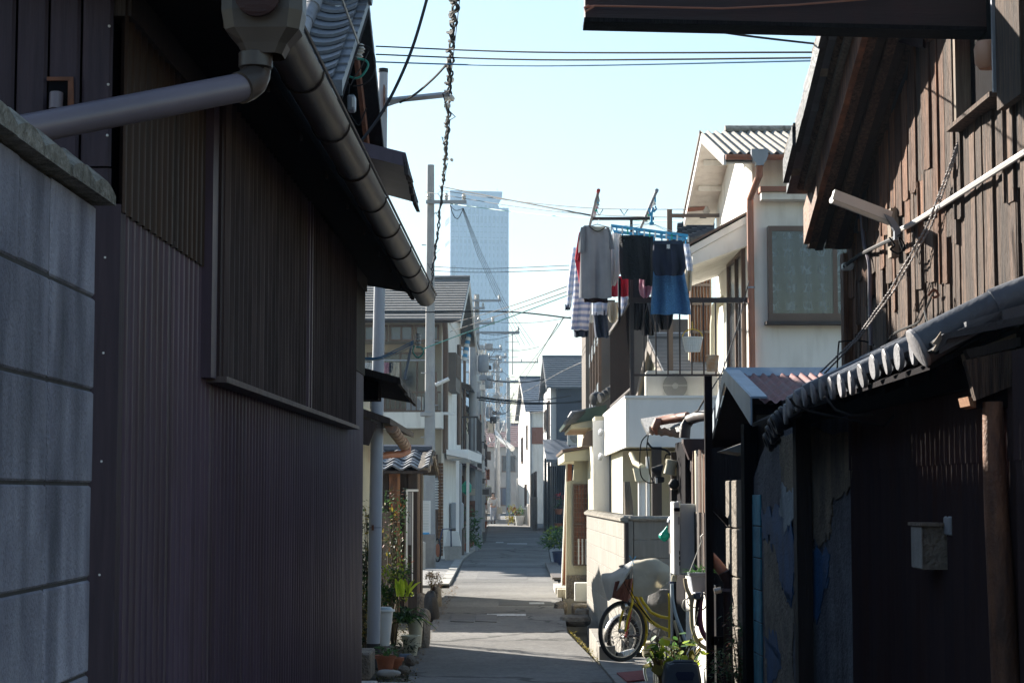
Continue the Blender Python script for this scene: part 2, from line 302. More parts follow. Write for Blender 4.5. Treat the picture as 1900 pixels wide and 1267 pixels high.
pm('hair', (.03, .02, .018), None, 5, .5, 0, var=0)
pm('car_blue', (.035, .06, .12), None, 3, .25, 0, spec=.6, var=0)
pm('tower_face', (.15, .2, .29), (.13, .175, .26), .2, .6, 0, var=0)
pm('tower_window', (.05, .07, .11), (.04, .06, .09), .2, .3, 0, var=.15)
pm('tag_white', (.7, .7, .7), None, 5, .6, 0, var=0)
def stripe(name, c1, c2, f, trans=.3, c3=None):
    m = pm(name, c1, c2, 4, .85, .2, 60, var=0, trans=trans); n = m.node_tree.nodes; l = m.node_tree.links
    rp = next(x for x in n if x.type == 'VALTORGB'); geo = next(x for x in n if x.type == 'NEW_GEOMETRY')
    wv = n.new('ShaderNodeTexWave'); wv.bands_direction = 'Z'; wv.inputs['Scale'].default_value = f; wv.inputs['Distortion'].default_value = 1.2; wv.inputs['Detail'].default_value = 2; wv.inputs['Detail Scale'].default_value = .6
    l.new(geo.outputs['Position'], wv.inputs[0]); l.new(wv.outputs[0], rp.inputs[0])
    if c3: e = rp.color_ramp.elements.new(.5); e.color = (*c3, 1)
stripe('cloth_stripe', (.66, .64, .66), (.26, .31, .46), 4.2, .35, (.5, .5, .6))
stripe('cloth_stripe_pale', (.72, .74, .8), (.5, .58, .72), 4, .4)
def knit(name, c1, c2):
    m = pm(name, c1, c2, 60, .95, 0, var=0, trans=.15); n = m.node_tree.nodes; l = m.node_tree.links; p = next(x for x in n if x.type == 'BSDF_PRINCIPLED')
    v = n.new('ShaderNodeTexVoronoi'); v.inputs['Scale'].default_value = 75; geo = next(x for x in n if x.type == 'NEW_GEOMETRY'); l.new(geo.outputs['Position'], v.inputs[0])
    b = n.new('ShaderNodeBump'); b.inputs['Strength'].default_value = 1; b.inputs['Distance'].default_value = .03; b.invert = True; l.new(v.outputs['Distance'], b.inputs['Height']); l.new(b.outputs[0], p.inputs['Normal'])
knit('cloth_knit', (.14, .38, .72), (.09, .26, .54)); knit('cloth_blackknit', (.03, .033, .042), (.008, .009, .012))
def lace():
    m = pm('lace', (.5, .54, .6), (.36, .4, .46), 9, .9, .1, 60, var=0); n = m.node_tree.nodes; l = m.node_tree.links
    out = next(x for x in n if x.type == 'OUTPUT_MATERIAL'); p = next(x for x in n if x.type == 'BSDF_PRINCIPLED'); geo = next(x for x in n if x.type == 'NEW_GEOMETRY')
    v = n.new('ShaderNodeTexVoronoi'); v.inputs['Scale'].default_value = 11; v.feature = 'DISTANCE_TO_EDGE'; l.new(geo.outputs['Position'], v.inputs[0])
    wv = n.new('ShaderNodeTexWave'); wv.bands_direction = 'Z'; wv.inputs['Scale'].default_value = 1.5; wv.inputs['Phase Offset'].default_value = 1.2; l.new(geo.outputs['Position'], wv.inputs[0])
    g = n.new('ShaderNodeMath'); g.operation = 'LESS_THAN'; g.inputs[1].default_value = .09; l.new(v.outputs[0], g.inputs[0])
    h = n.new('ShaderNodeMath'); h.operation = 'GREATER_THAN'; h.inputs[1].default_value = .55; l.new(wv.outputs[0], h.inputs[0])
    k = n.new('ShaderNodeMath'); k.operation = 'MULTIPLY'; l.new(g.outputs[0], k.inputs[0]); l.new(h.outputs[0], k.inputs[1])
    a = n.new('ShaderNodeMath'); a.operation = 'MULTIPLY_ADD'; a.inputs[1].default_value = .6; a.inputs[2].default_value = .3; l.new(k.outputs[0], a.inputs[0])
    w2 = n.new('ShaderNodeTexWave'); w2.bands_direction = 'X'; w2.inputs['Scale'].default_value = 1.7; w2.inputs['Distortion'].default_value = 3; w2.inputs['Detail'].default_value = 2; w2.inputs['Detail Scale'].default_value = .4; l.new(geo.outputs['Position'], w2.inputs[0])
    w3 = n.new('ShaderNodeMapRange'); w3.inputs[3].default_value = .0; w3.inputs[4].default_value = 1.5; l.new(w2.outputs[0], w3.inputs[0]); w4 = n.new('ShaderNodeMath'); w4.operation = 'MULTIPLY'; w4.use_clamp = True; l.new(a.outputs[0], w4.inputs[0]); l.new(w3.outputs[0], w4.inputs[1]); a = w4
    t = n.new('ShaderNodeBsdfTransparent'); x = n.new('ShaderNodeMixShader'); l.new(a.outputs[0], x.inputs[0]); l.new(t.outputs[0], x.inputs[1]); l.new(p.outputs[0], x.inputs[2]); l.new(x.outputs[0], out.inputs[0])
lace()
YW = lambda px: -math.atan((px-950)/FPX)          # yaw of a frame whose depth axis runs to vanishing column px
def frame(name, label, cat, vp, z0=0, **k):
    return thing(name, label, cat, (0, 0, z0), YW(vp), **k)
def lx(px, d, vp): return (px-vp)/FPX*d           # local x of pixel column at depth d in such a frame
# common pieces
def planks(E, name, y0, y1, x, z0f, z1f, wid, mat, thick=.02, axis='y', jit=.006, gap=.004, warp=True):
    """individual upright boards along local y (or x) at the local x (or y) plane"""
    y = y0
    while y < y1-.01:
        wd = wid*R.uniform(.75, 1.2); wd = min(wd, y1-y)
        if wd > .02:
            a, b = z0f(y+wd/2), z1f(y+wd/2); o = R.uniform(-jit, jit); q = R.uniform(-.004, .004) if warp else 0
            mb = MB(E); mt = mat if isinstance(mat, str) else R.choice(mat)
            if axis == 'y': mb.prism([(x+o, y+gap, a), (x+o+q*2, y+wd-gap, a), (x+o+q, y+wd-gap+q, b), (x+o, y+gap+q, b)], (thick, 0, 0))
            else: mb.prism([(y+gap, x+o, a), (y+wd-gap, x+o+q, a), (y+wd-gap+q, x+o, b), (y+gap+q, x+o, b)], (0, thick, 0))
            mb.build(name, mt, E)
        y += wd
def corr_rows(p0, u, L, nrm, z0, z1, pitch, amp, groove=False):
    u = Vector(u); nrm = Vector(nrm); per = 8; n = math.ceil(L/pitch)*per; rows = [[], []]
    for i in range(n+1):
        s = pitch*i/per; o = amp*((.5, .85, 1, .85, .5, -.9, -1.5, -.9)[i % 8] if groove else math.sin(2*math.pi*i/per))
        for k, z in ((0, z0), (1, z1)): rows[k].append(Vector(p0)+u*s+nrm*o+Vector((0, 0, z)))
    return rows
def gutter(E, a, b, r, mat='gutter_brown', name='gutter', n=10, ringstep=0, ringmat=None, ends=True, up=True):
    a = Vector(a); b = Vector(b); d = (b-a).normalized(); s = d.cross(Vector((0, 0, 1))).normalized()
    mb = MB(E); rows = []
    for c in (a, b):
        o = [c+s*r*math.cos(t)+Vector((0, 0, r*math.sin(t))) for t in [math.pi+math.pi*k/n for k in range(n+1)]]
        i = [c+s*(r-.004)*math.cos(t)+Vector((0, 0, (r-.004)*math.sin(t))) for t in [2*math.pi-math.pi*k/n for k in range(n+1)]]
        rows.append(o+i)
    mb.grid(rows, True); mb.sm = True; g = mb.build(name, mat, E)
    if ends:
        for c, q in ((a, -1), (b, 1)):
            m2 = MB(E); m2.prism([c+s*r*math.cos(t)+Vector((0, 0, r*math.sin(t))) for t in [math.pi+math.pi*k/n for k in range(n+1)]], d*q*.006); m2.build('gutter_end', mat, E)
    if ringstep:
        L = (b-a).length; k = ringstep/2
        while k < L:
            c = a+d*k; m2 = MB(E)
            m2.tube([c+s*(r+.002)*math.cos(t)+Vector((0, 0, (r+.002)*math.sin(t))) for t in [math.pi+math.pi*j/n for j in range(n+1)]], .004, 5); m2.build('gutter_bracket', ringmat or mat, E)
            k += ringstep
    return g
def gable(E, x0, x1, y0, y1, h, rise, axis, mat, over=.3, th=.08, course=.25, rname='roof', trim='timber_dark', ribs=True, rib=.02):
    """pitched roof with stepped courses; axis 'x' = ridge runs along local x"""
    mb = MB(E); ax = axis == 'x'
    A0, A1, B0, B1 = (x0, x1, y0, y1) if ax else (y0, y1, x0, x1)
    A0 -= over; A1 += over; bm_ = (B0+B1)/2; half = (B1-B0)/2; sl_ = rise/half; half += over; hr = h+rise
    P = (lambda a, b, z: (a, b, z)) if ax else (lambda a, b, z: (b, a, z))
    for sgn in (-1, 1):
        n = max(2, int(half/course))
        for i in range(n):
            b0, b1 = half*i/n, half*(i+1)/n+.02; z0, z1 = hr-sl_*b0, hr-sl_*b1
            mb.prism([P(A0, bm_+sgn*b0, z0), P(A0, bm_+sgn*b1, z1+rib), P(A0, bm_+sgn*b1, z1-th*.3), P(A0, bm_+sgn*b0, z0-th*.3)], Vector(P(A1-A0, 0, 0)))
    r = mb.build(rname, mat, E, smooth=False)
    m3 = MB(E); m3.tube([P(A0-.01, bm_, hr+.03), P(A1+.01, bm_, hr+.03)], .07, 8); m3.build('ridge', mat, r)
    for a in (A0, A1):
        for sgn in (-1, 1):
            m2 = MB(E); q = .03 if a == A0 else -.03
            m2.prism([P(a+q, bm_, hr-.03), P(a+q, bm_+sgn*half, hr-sl_*half-.03), P(a+q, bm_+sgn*half, hr-sl_*half-th-.1), P(a+q, bm_, hr-th-.1)], Vector(P(-q*1.5, 0, 0))); m2.build('bargeboard', trim, r)
    g = MB(E)
    for a in ((A0+over, A1-over)):
        q = .05 if a == A0+over else -.05
        g.prism([P(a, bm_-half+over, h-.01), P(a, bm_+half-over, h-.01), P(a, bm_, h+rise-.06)], Vector(P(q, 0, 0)))
    return r, g
def window(E, face, a0, a1, z0, z1, pos, fr='brown_alu', gl='window_dark', mull=1, sill=True, name='window', dep=.05, fw=.05):
    """face: 'front' plane y=pos looking -y; 'side' plane x=pos looking -x"""
    s = MB(E)
    def B(m, p, q, d0, d1):
        if face == 'front': m.box((p[0], pos-d1, p[1]), (q[0], pos-d0, q[1]))
        elif face == 'side': m.box((pos-d1, p[0], p[1]), (pos-d0, q[0], q[1]))
        else: m.box((pos+d1, p[0], p[1]), (pos+d0, q[0], q[1]))
    B(s, (a0, z0), (a0+fw, z1), -.01, dep); B(s, (a1-fw, z0), (a1, z1), -.01, dep)
    B(s, (a0+fw, z0), (a1-fw, z0+fw), -.01, dep*.97); B(s, (a0+fw, z1-fw), (a1-fw, z1), -.01, dep*.97)
    for k in range(mull):
        c = a0+(a1-a0)*(k+1)/(mull+1); B(s, (c-fw*.5, z0+fw), (c+fw*.5, z1-fw), -.01, dep*.8)
    w_ = s.build(name, fr, E)
    n = mull+1
    for k in range(n):
        p = MB(E); B(p, (a0+(a1-a0)*k/n+fw*.3, z0+fw*.5), (a0+(a1-a0)*(k+1)/n-fw*.3, z1-fw*.5), -.015, dep*.3+.006*k); p.build('pane', gl, w_)
    if sill: p = MB(E); B(p, (a0-.04, z0-.04), (a1+.04, z0-.001), -.02, dep+.03); p.build('sill', fr, w_)
    return w_
def leaves(mb, c, rad, n, size, droop=.3, flat=1, pts=None):
    c = Vector(c)
    for _ in range(n):
        while True:
            d = Vector((R.uniform(-1, 1), R.uniform(-1, 1), R.uniform(-1, 1)))
            if .1 < d.length < 1: break
        p = c+Vector((d.x*rad[0], d.y*rad[1], d.z*rad[2]))
        if pts: p = R.choice(pts)+Vector((R.gauss(0, 1)*rad[0], R.gauss(0, 1)*rad[1], R.gauss(0, 1)*rad[2]))
        leaf(mb, p, Vector((d.x, d.y, R.uniform(-droop, .7))), size*R.uniform(.6, 1.3))
def leaf(mb, p, dr, s, asp=.38, bend=.25):
    p = Vector(p); dr = Vector(dr).normalized(); si = dr.cross(Vector((R.uniform(-.4, .4), R.uniform(-.4, .4), 1))).normalized(); up = si.cross(dr)
    q = [p, p+dr*s*.35+si*s*asp*.5, p+dr*s*.35-up*s*.04, p+dr*s*.35-si*s*asp*.5, p+dr*s*.72+si*s*asp*.38-up*s*bend*.4, p+dr*s*.72-up*s*(bend*.4+.04), p+dr*s*.72-si*s*asp*.38-up*s*bend*.4, p+dr*s-up*s*bend]
    mb.add(q, [(0,1,2), (0,2,3), (1,4,5,2), (2,5,6,3), (4,7,5), (5,7,6)])
def wire(pts, r, mat, label, name='overhead_cable', cat='cable', group=None, n=5):
    mb = MB(); mb.tube(pts, r, n); return mb.build(name, mat, label=label, cat=cat, **({'group': group} if group else {}))
def twist(pts, r, amp, turns, n=120):
    P = [Vector(p) for p in pts]; o = []
    for i in range(n+1):
        t = i/n*(len(P)-1); k = min(int(t), len(P)-2); p = P[k].lerp(P[k+1], t-k); d = (P[k+1]-P[k]).normalized()
        a = d.orthogonal().normalized(); b = d.cross(a); th = turns*2*math.pi*i/n; o.append(p+(a*math.cos(th)+b*math.sin(th))*amp*(1+.4*math.sin(i*.9)))
    return o
# ---------------------------------------------------------------- the setting: ground, road, gutters
mb = MB(); mb.box((-145, -30, -.9), (145, 850, -.45)); mb.build('ground', 'ground', kind='structure')
RD = [(-.9, .93, 5), (-.9, .9, 16.4), (-.98, .845, 18.3), (-1.0, .66, 22.7), (-1.05, .72, 26), (-1.1, .80, 31), (-1.1, .87, 36), (-1.2, .95, 47.7), (-.9, 1.2, 65), (-1.1, 1.05, 85), (-1.3, .9, 105), (-1.6, .9, 135), (-2, 1, 190), (-2.5, 2, 240)]
def strip(pts, z, th, name, mat, seg=1, **k):
    m = MB(); n = len(pts)
    top = [[(a, d, z) for a, b, d in pts], [(b, d, z) for a, b, d in pts], [(b, d, z-th) for a, b, d in pts], [(a, d, z-th) for a, b, d in pts]]
    m.grid(list(map(list, zip(*top))), True); m.f.append([0, 1, 2, 3][::-1]); q = len(m.v)-4; m.f.append([q, q+1, q+2, q+3])
    return m.build(name, mat, smooth=False, **k)
strip(RD, 0, .5, 'road', 'asphalt', kind='structure')
strip([(-9, a-.012, d) for a, b, d in RD if d < 200], -.03, .5, 'verge_ground', 'ground', kind='structure')
strip([(-3.5, a-.02, d) for a, b, d in [(-1.1, 0, 34), (-1.11, 0, 36), (-1.2, 0, 47.7), (-.95, 0, 62)]], .02, .06, 'pavement', 'concrete', kind='structure')
strip([(b+.012, 6, d) for a, b, d in RD if d <= 18.3]+[(.86, 6, 19.1)], .015, .5, 'porch_slab', 'concrete', kind='structure')
strip([(b+.03 if d > 28 else b+.3, 9, d) for a, b, d in RD if 26 < d < 200], -.02, .4, 'side_ground', 'concrete', kind='structure')
# kerb stones beside the left pavement, drain lids on the right
KG = thing('kerb', 'pale worn kerb stones along the pavement below the beige house', 'kerb', (-1.2, 34, 0))
def kerbs(E, pts, w_, h, L, mat, name='kerb_stone'):
    for (x0, d0), (x1, d1) in zip(pts, pts[1:]):
        n = max(1, int((d1-d0)/L))
        for i in range(n):
            a, b = i/n, (i+1)/n-.012/n; q = R.uniform(-.006, .006)
            m = MB(); xa, xb, ya, yb = x0+(x1-x0)*a, x0+(x1-x0)*b, d0+(d1-d0)*a, d0+(d1-d0)*b
            m.prism([(xa-w_, ya, -.1), (xa, ya, -.1), (xb, yb, -.1), (xb-w_, yb, -.1)], (0, 0, h+.1+q)); m.build(name, mat, E)
kerbs(KG, [(-1.13, 34), (-1.14, 36), (-1.23, 47.7), (-.95, 62)], .18, .05, .9, 'concrete_pale')
KR = thing('drain_channel', 'line of concrete drain lids beside the porch slab under the yellow bicycle', 'drain', (.95, 16, 0))
kerbs(KR, [(.985, 14.2), (.985, 16.4), (.935, 18.3)], .07, .012, .5, 'concrete_pale', 'drain_lid')
# asphalt patches, cross drain, paint marks
for (p, lab) in (([(822, 1150), (1000, 1163), (925, 1148), (835, 1144)], 'pale concrete drain cover crossing the alley near the block wall'),):
    dr = thing('cross_drain', lab, 'drain', (0, 24, 0))
    for k, (a, b) in enumerate(((836, 880), (882, 922))):
        m = MB(); z0, z1 = 24.6, 25.9; m.prism([(xx(a, 24.6), 24.6, .002), (xx(b, 24.6), 24.45, .002), (xx(b, 25.9), 25.9, .002), (xx(a+3, 26), 26, .002)], (0, 0, .01)); m.build('drain_lid', 'asphalt2', dr)
for a, b, y0, y1, s in ((903, 976, 1136, 1140, 'long worn white paint dash where the side lane crosses'), (982, 1010, 1115, 1118, 'short worn white paint patch at the far side of the crossing'), (941, 978, 1006.5, 1008, 'thin white paint dash far down the shaded road'), (920, 934, 1004, 1005.5, 'faint stub of white paint left of the far dash')):
    d0, d1 = 5775/(y1-915), 5775/(y0-915); m = MB(); m.box((xx(a, d0), d0, .004), (xx(b, d0), d1, .008)); m.build('paint_mark', 'paint_line', label=s, cat='road marking')
for k, (x0, x1, d0, d1, mt) in enumerate(((-.7, .3, 36.5, 41, 'asphalt2'), (-.2, .6, 28.2, 29.4, 'asphalt2'))):
    m = MB(); m.box((x0, d0, .0005), (x1, d1, .0045)); m.build('asphalt_patch', mt, kind='structure')
# ---------------------------------------------------------------- left: block wall
W1 = thing('block_wall', 'stained grey concrete block garden wall with a scalloped cap, at the left picture edge', 'wall', (-.98, 3.3, 0))
m = MB(); m.box((-.995, 2.2, 0), (-.9035, 4.035, 2.262)); m.build('mortar_core', 'mortar', W1)
bl = mesh_of(MB().bbox((-.05, -.193, -.0965), (.05, .193, .0965), .004), 'block_dark')
half = mesh_of(MB().bbox((-.05, -.113, -.0965), (.05, .113, .0965), .007), 'block_dark')
for r in range(11):
    z = 2.17-.2*r
    if r == 0: ys = [(3.85, bl), (3.533, half), (3.215, bl), (2.815, bl), (2.415, bl)]
    else: ys = [(3.85-.4*k, bl) for k in range(5)]
    for y, me in ys: piece('block', me, W1, TRS((-.949+R.uniform(-.002, .002), y, z)))
cp = MB()
rows = []
for k in range(21):
    y = -.2+.4*k/20; hh = .038+.034*abs(math.sin(k*math.pi/10)); rows.append([(-.085, y, 0), (.085, y, 0), (.085, y, hh*.55), (.045, y, hh), (-.045, y, hh), (-.085, y, hh*.55)])
cp.grid(rows, True); cp.f += [[5,4,3,2,1,0], [120+i for i in range(6)]]
cpm = mesh_of(cp, 'capstone')
for k in range(5): piece('cap_stone', cpm, W1, TRS((-.95+R.uniform(-.004, .004), 3.87-.402*k, 2.273), rx=R.uniform(-.008, .008)))
# ---------------------------------------------------------------- left: dark corrugated house
H2 = frame('corrugated_house', 'dark brown corrugated metal house with a low eave and long ribbed shutter box', 'house', 1000)
m = MB(H2); m.box((-4.2, 4.72, 0), (-1.09, 11.27, 2.90)); m.build('wall_core', 'timber_black', H2)
m = MB(H2); m.box((-4.2, 4.8, 2.9), (-1.65, 11.2, 3.95)); m.build('shade_storey', 'timber_dark', H2)  # unseen storey, added to keep low sun off the right wall
m = MB(H2); m.prism([(-4.2, 4.72, 2.9), (-1.3, 4.72, 2.9), (-4.2, 4.72, 4.4)], (0, 6.55, 0)); m.build('gable_core', 'timber_black', H2)
for i in range(16):          # printed metal boards of the gable end, upper and lower tier
    x1 = -1.075-.083*i; x0 = x1-.081; zt = 3.0+.5*(-x1-1.06)+.2
    for z0, z1, y in ((0, 2.468, 4.70), (2.472, min(zt, 3.3), 4.694)):
        m = MB(H2); m.prism([(x0, y, z0), (x0+.008, y-.006, z0), (x1-.012, y-.006, z0), (x1-.004, y, z0)], (0, 0, z1-z0)); m.build('panel', 'panel_print', H2)
for z in (.6, 1.1, 1.45, 1.73, 2.0, 2.24, 2.55, 2.68, 2.83): m = MB(H2); m.lathe((-1.088, 4.688, z), [(.004, 0), (.003, .004)], 6, (0, -1, 0)); m.build('nail', 'tag_white', H2)
m = MB(H2); m.prism([(-1.115, 4.685, 0), (-1.05, 4.685, 0), (-1.05, 4.74, 0), (-1.06, 4.74, 0), (-1.06, 4.695, 0), (-1.115, 4.695, 0)], (0, 0, 2.375)); m.build('corner_flashing', 'panel_print', H2)
# rusty vent with pipe stub; a raised black slab paints the hole's darkness
v0 = (-1.065+ (101-208)/FPX*4.68, 4.68)
v = MB(H2); X = v0[0]; v.prism([(X-.030, 4.690, hz(205, 4.68)), (X+.032, 4.690, hz(205, 4.68)), (X+.030, 4.690, hz(143, 4.68)), (X-.030, 4.690, hz(145, 4.68))], (0, -.006, 0)); vo = v.build('vent_black_slab', 'black', H2)
v = MB(H2); v.tube([(X-.005, 4.66, hz(203, 4.68)), (X-.005, 4.665, hz(172, 4.68))], .017, 10); v.build('vent_pipe', 'pvc_gray', vo)
v = MB(H2); v.prism([(X+.020, 4.683, hz(205, 4.68)), (X+.036, 4.683, hz(200, 4.68)), (X+.033, 4.683, hz(140, 4.68)), (X-.034, 4.683, hz(140, 4.68)), (X-.034, 4.683, hz(147, 4.68)), (X+.02, 4.683, hz(147, 4.68))], (0, -.005, 0)); v.build('rusty_edge', 'rust', vo)
# corrugated sheets
n = 10
for i in range(n):
    y0 = 4.69+.0762*9*i if i < 9 else 4.69+.0762*78; ln = .0762*9
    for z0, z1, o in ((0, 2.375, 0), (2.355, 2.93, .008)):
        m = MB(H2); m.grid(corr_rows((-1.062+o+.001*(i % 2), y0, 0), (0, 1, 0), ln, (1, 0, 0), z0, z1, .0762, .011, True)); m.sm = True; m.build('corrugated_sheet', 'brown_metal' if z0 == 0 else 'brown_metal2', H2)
# shutter box with upright ribs
sb = MB(H2); sb.box((-1.06, 5.95, 2.02), (-1.012, 10.34, 2.93)); S = sb.build('shutter_box', 'shutter_metal', H2)
m = MB(H2); m.box((-1.05, 5.93, 2.0), (-.985, 10.36, 2.019)); m.build('shutter_sill', 'shutter_edge', S)
m = MB(H2); m.box((-1.06, 5.84, 2.01), (-1.02, 5.94, 2.93)); m.build('end_jamb', 'brown_metal', S)
k = 6.02
while k < 10.3:
    j = .028 if abs(k-8.18) < .05 else .006
    m = MB(H2); m.prism([(-1.012, k, 2.02), (-.995, k+.002, 2.02), (-.995, k+j, 2.02), (-1.012, k+j+.004, 2.02)], (0, 0, .9)); m.build('slat', 'shutter_edge' if j < .02 else 'brown_metal', S); k += .096
# soffit, fascia, roof
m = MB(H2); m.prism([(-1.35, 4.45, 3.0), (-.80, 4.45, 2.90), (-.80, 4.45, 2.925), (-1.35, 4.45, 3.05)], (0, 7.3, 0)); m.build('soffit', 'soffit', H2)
m = MB(H2); m.prism([(-1.11, 4.7, 2.86), (-1.035, 4.7, 2.86), (-1.035, 4.7, 2.95), (-1.11, 4.7, 2.95)], (0, 6.6, 0)); m.build('wall_batten', 'timber_dark', H2)
m = MB(H2); m.box((-.80, 4.45, 2.86), (-.78, 11.76, 2.96)); m.build('fascia', 'timber_black', H2)
m = MB(H2)
for i in range(10):
    a, b = -.77-.36*i, -.77-.36*(i+1)-.03; za, zb = 2.95+.45*(-.77-a), 2.95+.45*(-.77-b)
    m.prism([(a, 4.4, za+.03), (b, 4.4, zb), (b, 4.4, zb+.05), (a, 4.4, za+.08)], (0, 7.4, 0))
m.build('roof', 'tile_grey', H2, smooth=False)
gutter(H2, (-.708, 4.4, 2.915), (-.712, 11.8, 2.885), .063, ringstep=.78)
m = MB(H2); m.tube([(-.642, 4.4, 2.925), (-.646, 11.8, 2.895)], .006, 6); m.build('gutter_lip', 'gutter_brown', H2)
for k in range(9):
    y = 4.4+.39+.78*k; m = MB(H2); m.tube([(-.774, y, 2.915), (-.80, y, 2.93), (-.81, y, 2.95)], .005, 5); m.tube([(-.81, y, 2.955), (-.81, y, 2.85)], .006, 5); m.build('bracket_hook', 'gutter_brown', H2)
# rainwater head, elbow and down pipe
hd = H2; cx, cy = (-.60, 4.52)
rows = []
for z, a, b in ((2.925, .098, .062), (2.88, .098, .062), (2.835, .09, .058), (2.80, .06, .050), (2.775, .048, .046)):
    rows.append([(cx-a, cy-b*.6, z), (cx-a*.7, cy-b, z), (cx+a*.7, cy-b, z), (cx+a, cy-b*.6, z), (cx+a, cy+b*.6, z), (cx+a*.7, cy+b, z), (cx-a*.7, cy+b, z), (cx-a, cy+b*.6, z)])
p0 = at(487, 150, 4.5); q = mtx(H2).inverted() @ at(489, 40, 4.5); off = Vector((q.x-cx, 0, q.z-2.86))
m = MB(H2); m.grid([[Vector(p)+off+Vector((0, -.02, 0)) for p in r] for r in rows], True); m.f.append(list(range(7, -1, -1))); m.build('rain_head', 'gutter_brown', H2)
m = MB(); m.lathe(at(478, -10, 4.43)+Vector((0, -.0, 0)), [(.055, 0), (.055, .012), (.04, .02)], 20, (0, -1, 0)); m.build('head_boss', 'beam_red', H2)
m = MB(); m.lathe(at(474, 127, 4.5), [(.038, 0), (.041, .002), (.041, .036), (.038, .038)], 18); m.build('collar', 'gutter_brown', H2)
el = [at(474, 128, 4.5), at(473, 140, 4.5), at(468, 151, 4.48), at(459, 158, 4.46), at(446, 163, 4.44)]
m = MB(); m.tube(el, [.037, .037, .0375, .038, .039], 18); m.build('elbow', 'gutter_brown', H2)
m = MB(); m.tube([at(452, 161, 4.45), at(60, 238, 4.16), at(-260, 300, 3.95)], .0345, 20); m.build('drain_pipe', 'pvc_gray', H2)
# ---------------------------------------------------------------- left: tiled gable house behind
H3 = frame('tiled_gable_house', 'old house with a grey clay tiled gable rising above the dark corrugated house', 'house', 1000)
zE, zR, y0, yr, y1, xo = 4.12, 5.1, 11.35, 13.1, 14.85, -1.2
m = MB(H3); m.box((-5.6, 14.61, 0), (-1.62, 16.0, 4.7)); m.build('shade_wing', 'timber_dark', H3)  # hidden mass, added to shade the low walls across the alley
m = MB(H3); m.prism([(-1.62, 11.6, 0), (-1.62, 14.6, 0), (-1.62, 14.6, zE), (-1.62, yr, zR-.1), (-1.62, 11.6, zE)], (-4, 0, 0)); m.build('wall', 'timber_dark', H3)
for i in range(9): m = MB(H3); y = 11.75+.3*i; m.box((-1.62, y, 3), (-1.60, y+.285, zE+.02+.5*(1.4-abs(y+.14-yr)))); m.build('board', 'timber_dark', H3)
sl3 = (zR-zE)/(yr-y0)
pan = MB(); rows = []
for j in (0, 1):
    yy = .19*j; rows.append([Vector((-.14+.28*t/6, yy, sl3*yy+.03*(1-j)+.035*((t-3)/3)**2)) for t in range(7)])
rows2 = [[p-Vector((0, 0, .022)) for p in r] for r in rows]
pan.grid(rows); pan.grid(rows2); pan.grid([rows[0], rows2[0]]); pan.grid([[r[0] for r in rows], [r[0] for r in rows2]]); pan.grid([[r[-1] for r in rows], [r[-1] for r in rows2]]); pan.sm = True
panm = mesh_of(pan, 'tile_grey')
rz3 = Matrix.Rotation(H3.rotation_euler.z, 4, 'Z')
for r in range(10):
    for c in range(6):
        piece('tile', panm, H3, mtx(H3) @ TRS((xo-.2-.27*c, y0+.175*r, zE+.03+sl3*.175*r+R.uniform(-.004, .004))))
m = MB(H3); m.prism([(xo-4, y0+.02, zE-.02), (xo-4, yr, zR-.02), (xo-4, y1, zE-.02), (xo-4, y1, zE-.07), (xo-4, yr, zR-.08), (xo-4, y0+.02, zE-.07)], (4, 0, 0)); m.build('roof_deck', 'timber_black', H3)
for r in range(5):           # rolls running down the slope
    for xr in (xo-.36, xo-.62):
        a = (xr+R.uniform(-.005, .005), y0+.02+.33*r, zE+.10+sl3*.33*r); b = (xr, y0+.36+.33*r, zE+.10+sl3*(.35+.33*r))
        m = MB(H3); m.tube([a, b], [.062, .052], 12); m.build('roll_tile', 'tile_pale', H3)
for sg, yb in ((-1, y0), (1, y1)):
    for k in range(11):      # verge tiles, each lapping the next
        t0 = k/11; ya = yb+(yr-yb)*t0; yb2 = yb+(yr-yb)*(t0+.1); za = zE+(zR-zE)*t0; zb = zE+(zR-zE)*(t0+.1)
        m = MB(H3); m.prism([(xo, ya, za+.05), (xo, yb2, zb+.035), (xo, yb2, zb-.06), (xo, ya, za-.05)], (-.09, 0, 0)); m.build('verge_tile', 'tile_grey' if sg < 0 else 'tile_black', H3)
    m = MB(H3); m.prism([(xo-.10, yb, zE-.03), (xo-.10, yr, zR-.04), (xo-.10, yr, zR-.2), (xo-.10, yb, zE-.18)], (-.03, 0, 0)); m.build('bargeboard', 'rust' if sg > 0 else 'timber_dark', H3)
m = MB(H3); m.tube([(xo+.02, yr, zR+.08), (xo-4, yr, zR+.08)], .09, 10); m.build('ridge', 'tile_grey', H3)
# small pent canopies
def slab(E, pts, th, name, mat):
    m = MB(); m.prism(pts, (0, 0, -th)); return m.build(name, mat, E, smooth=False)
c3 = slab(H3, [at(640, 255, 12.0), at(753, 283, 12.0), at(768, 352, 13.6), at(640, 318, 13.6)], .09, 'canopy', 'brown_metal')
for k in range(6):
    t = k/6; a = at(748, 286, 12.0).lerp(at(766, 360, 13.6), t); b = at(748, 286, 12.0).lerp(at(766, 360, 13.6), t+.14)
    m = MB(); m.prism([a+Vector((.02, 0, .0)), b+Vector((.02, 0, 0)), b+Vector((.035+R.uniform(0, .02), 0, -.09-R.uniform(0, .05))), a+Vector((.035, 0, -.1-R.uniform(0, .04)))], (-.025, 0, 0)); m.build('edge_board', 'timber_dark', c3)
c4 = slab(H3, [at(655, 676, 12.2), at(742, 700, 12.2), at(771, 736, 12.9), at(655, 716, 12.9)], .045, 'lower_canopy', 'timber_dark')
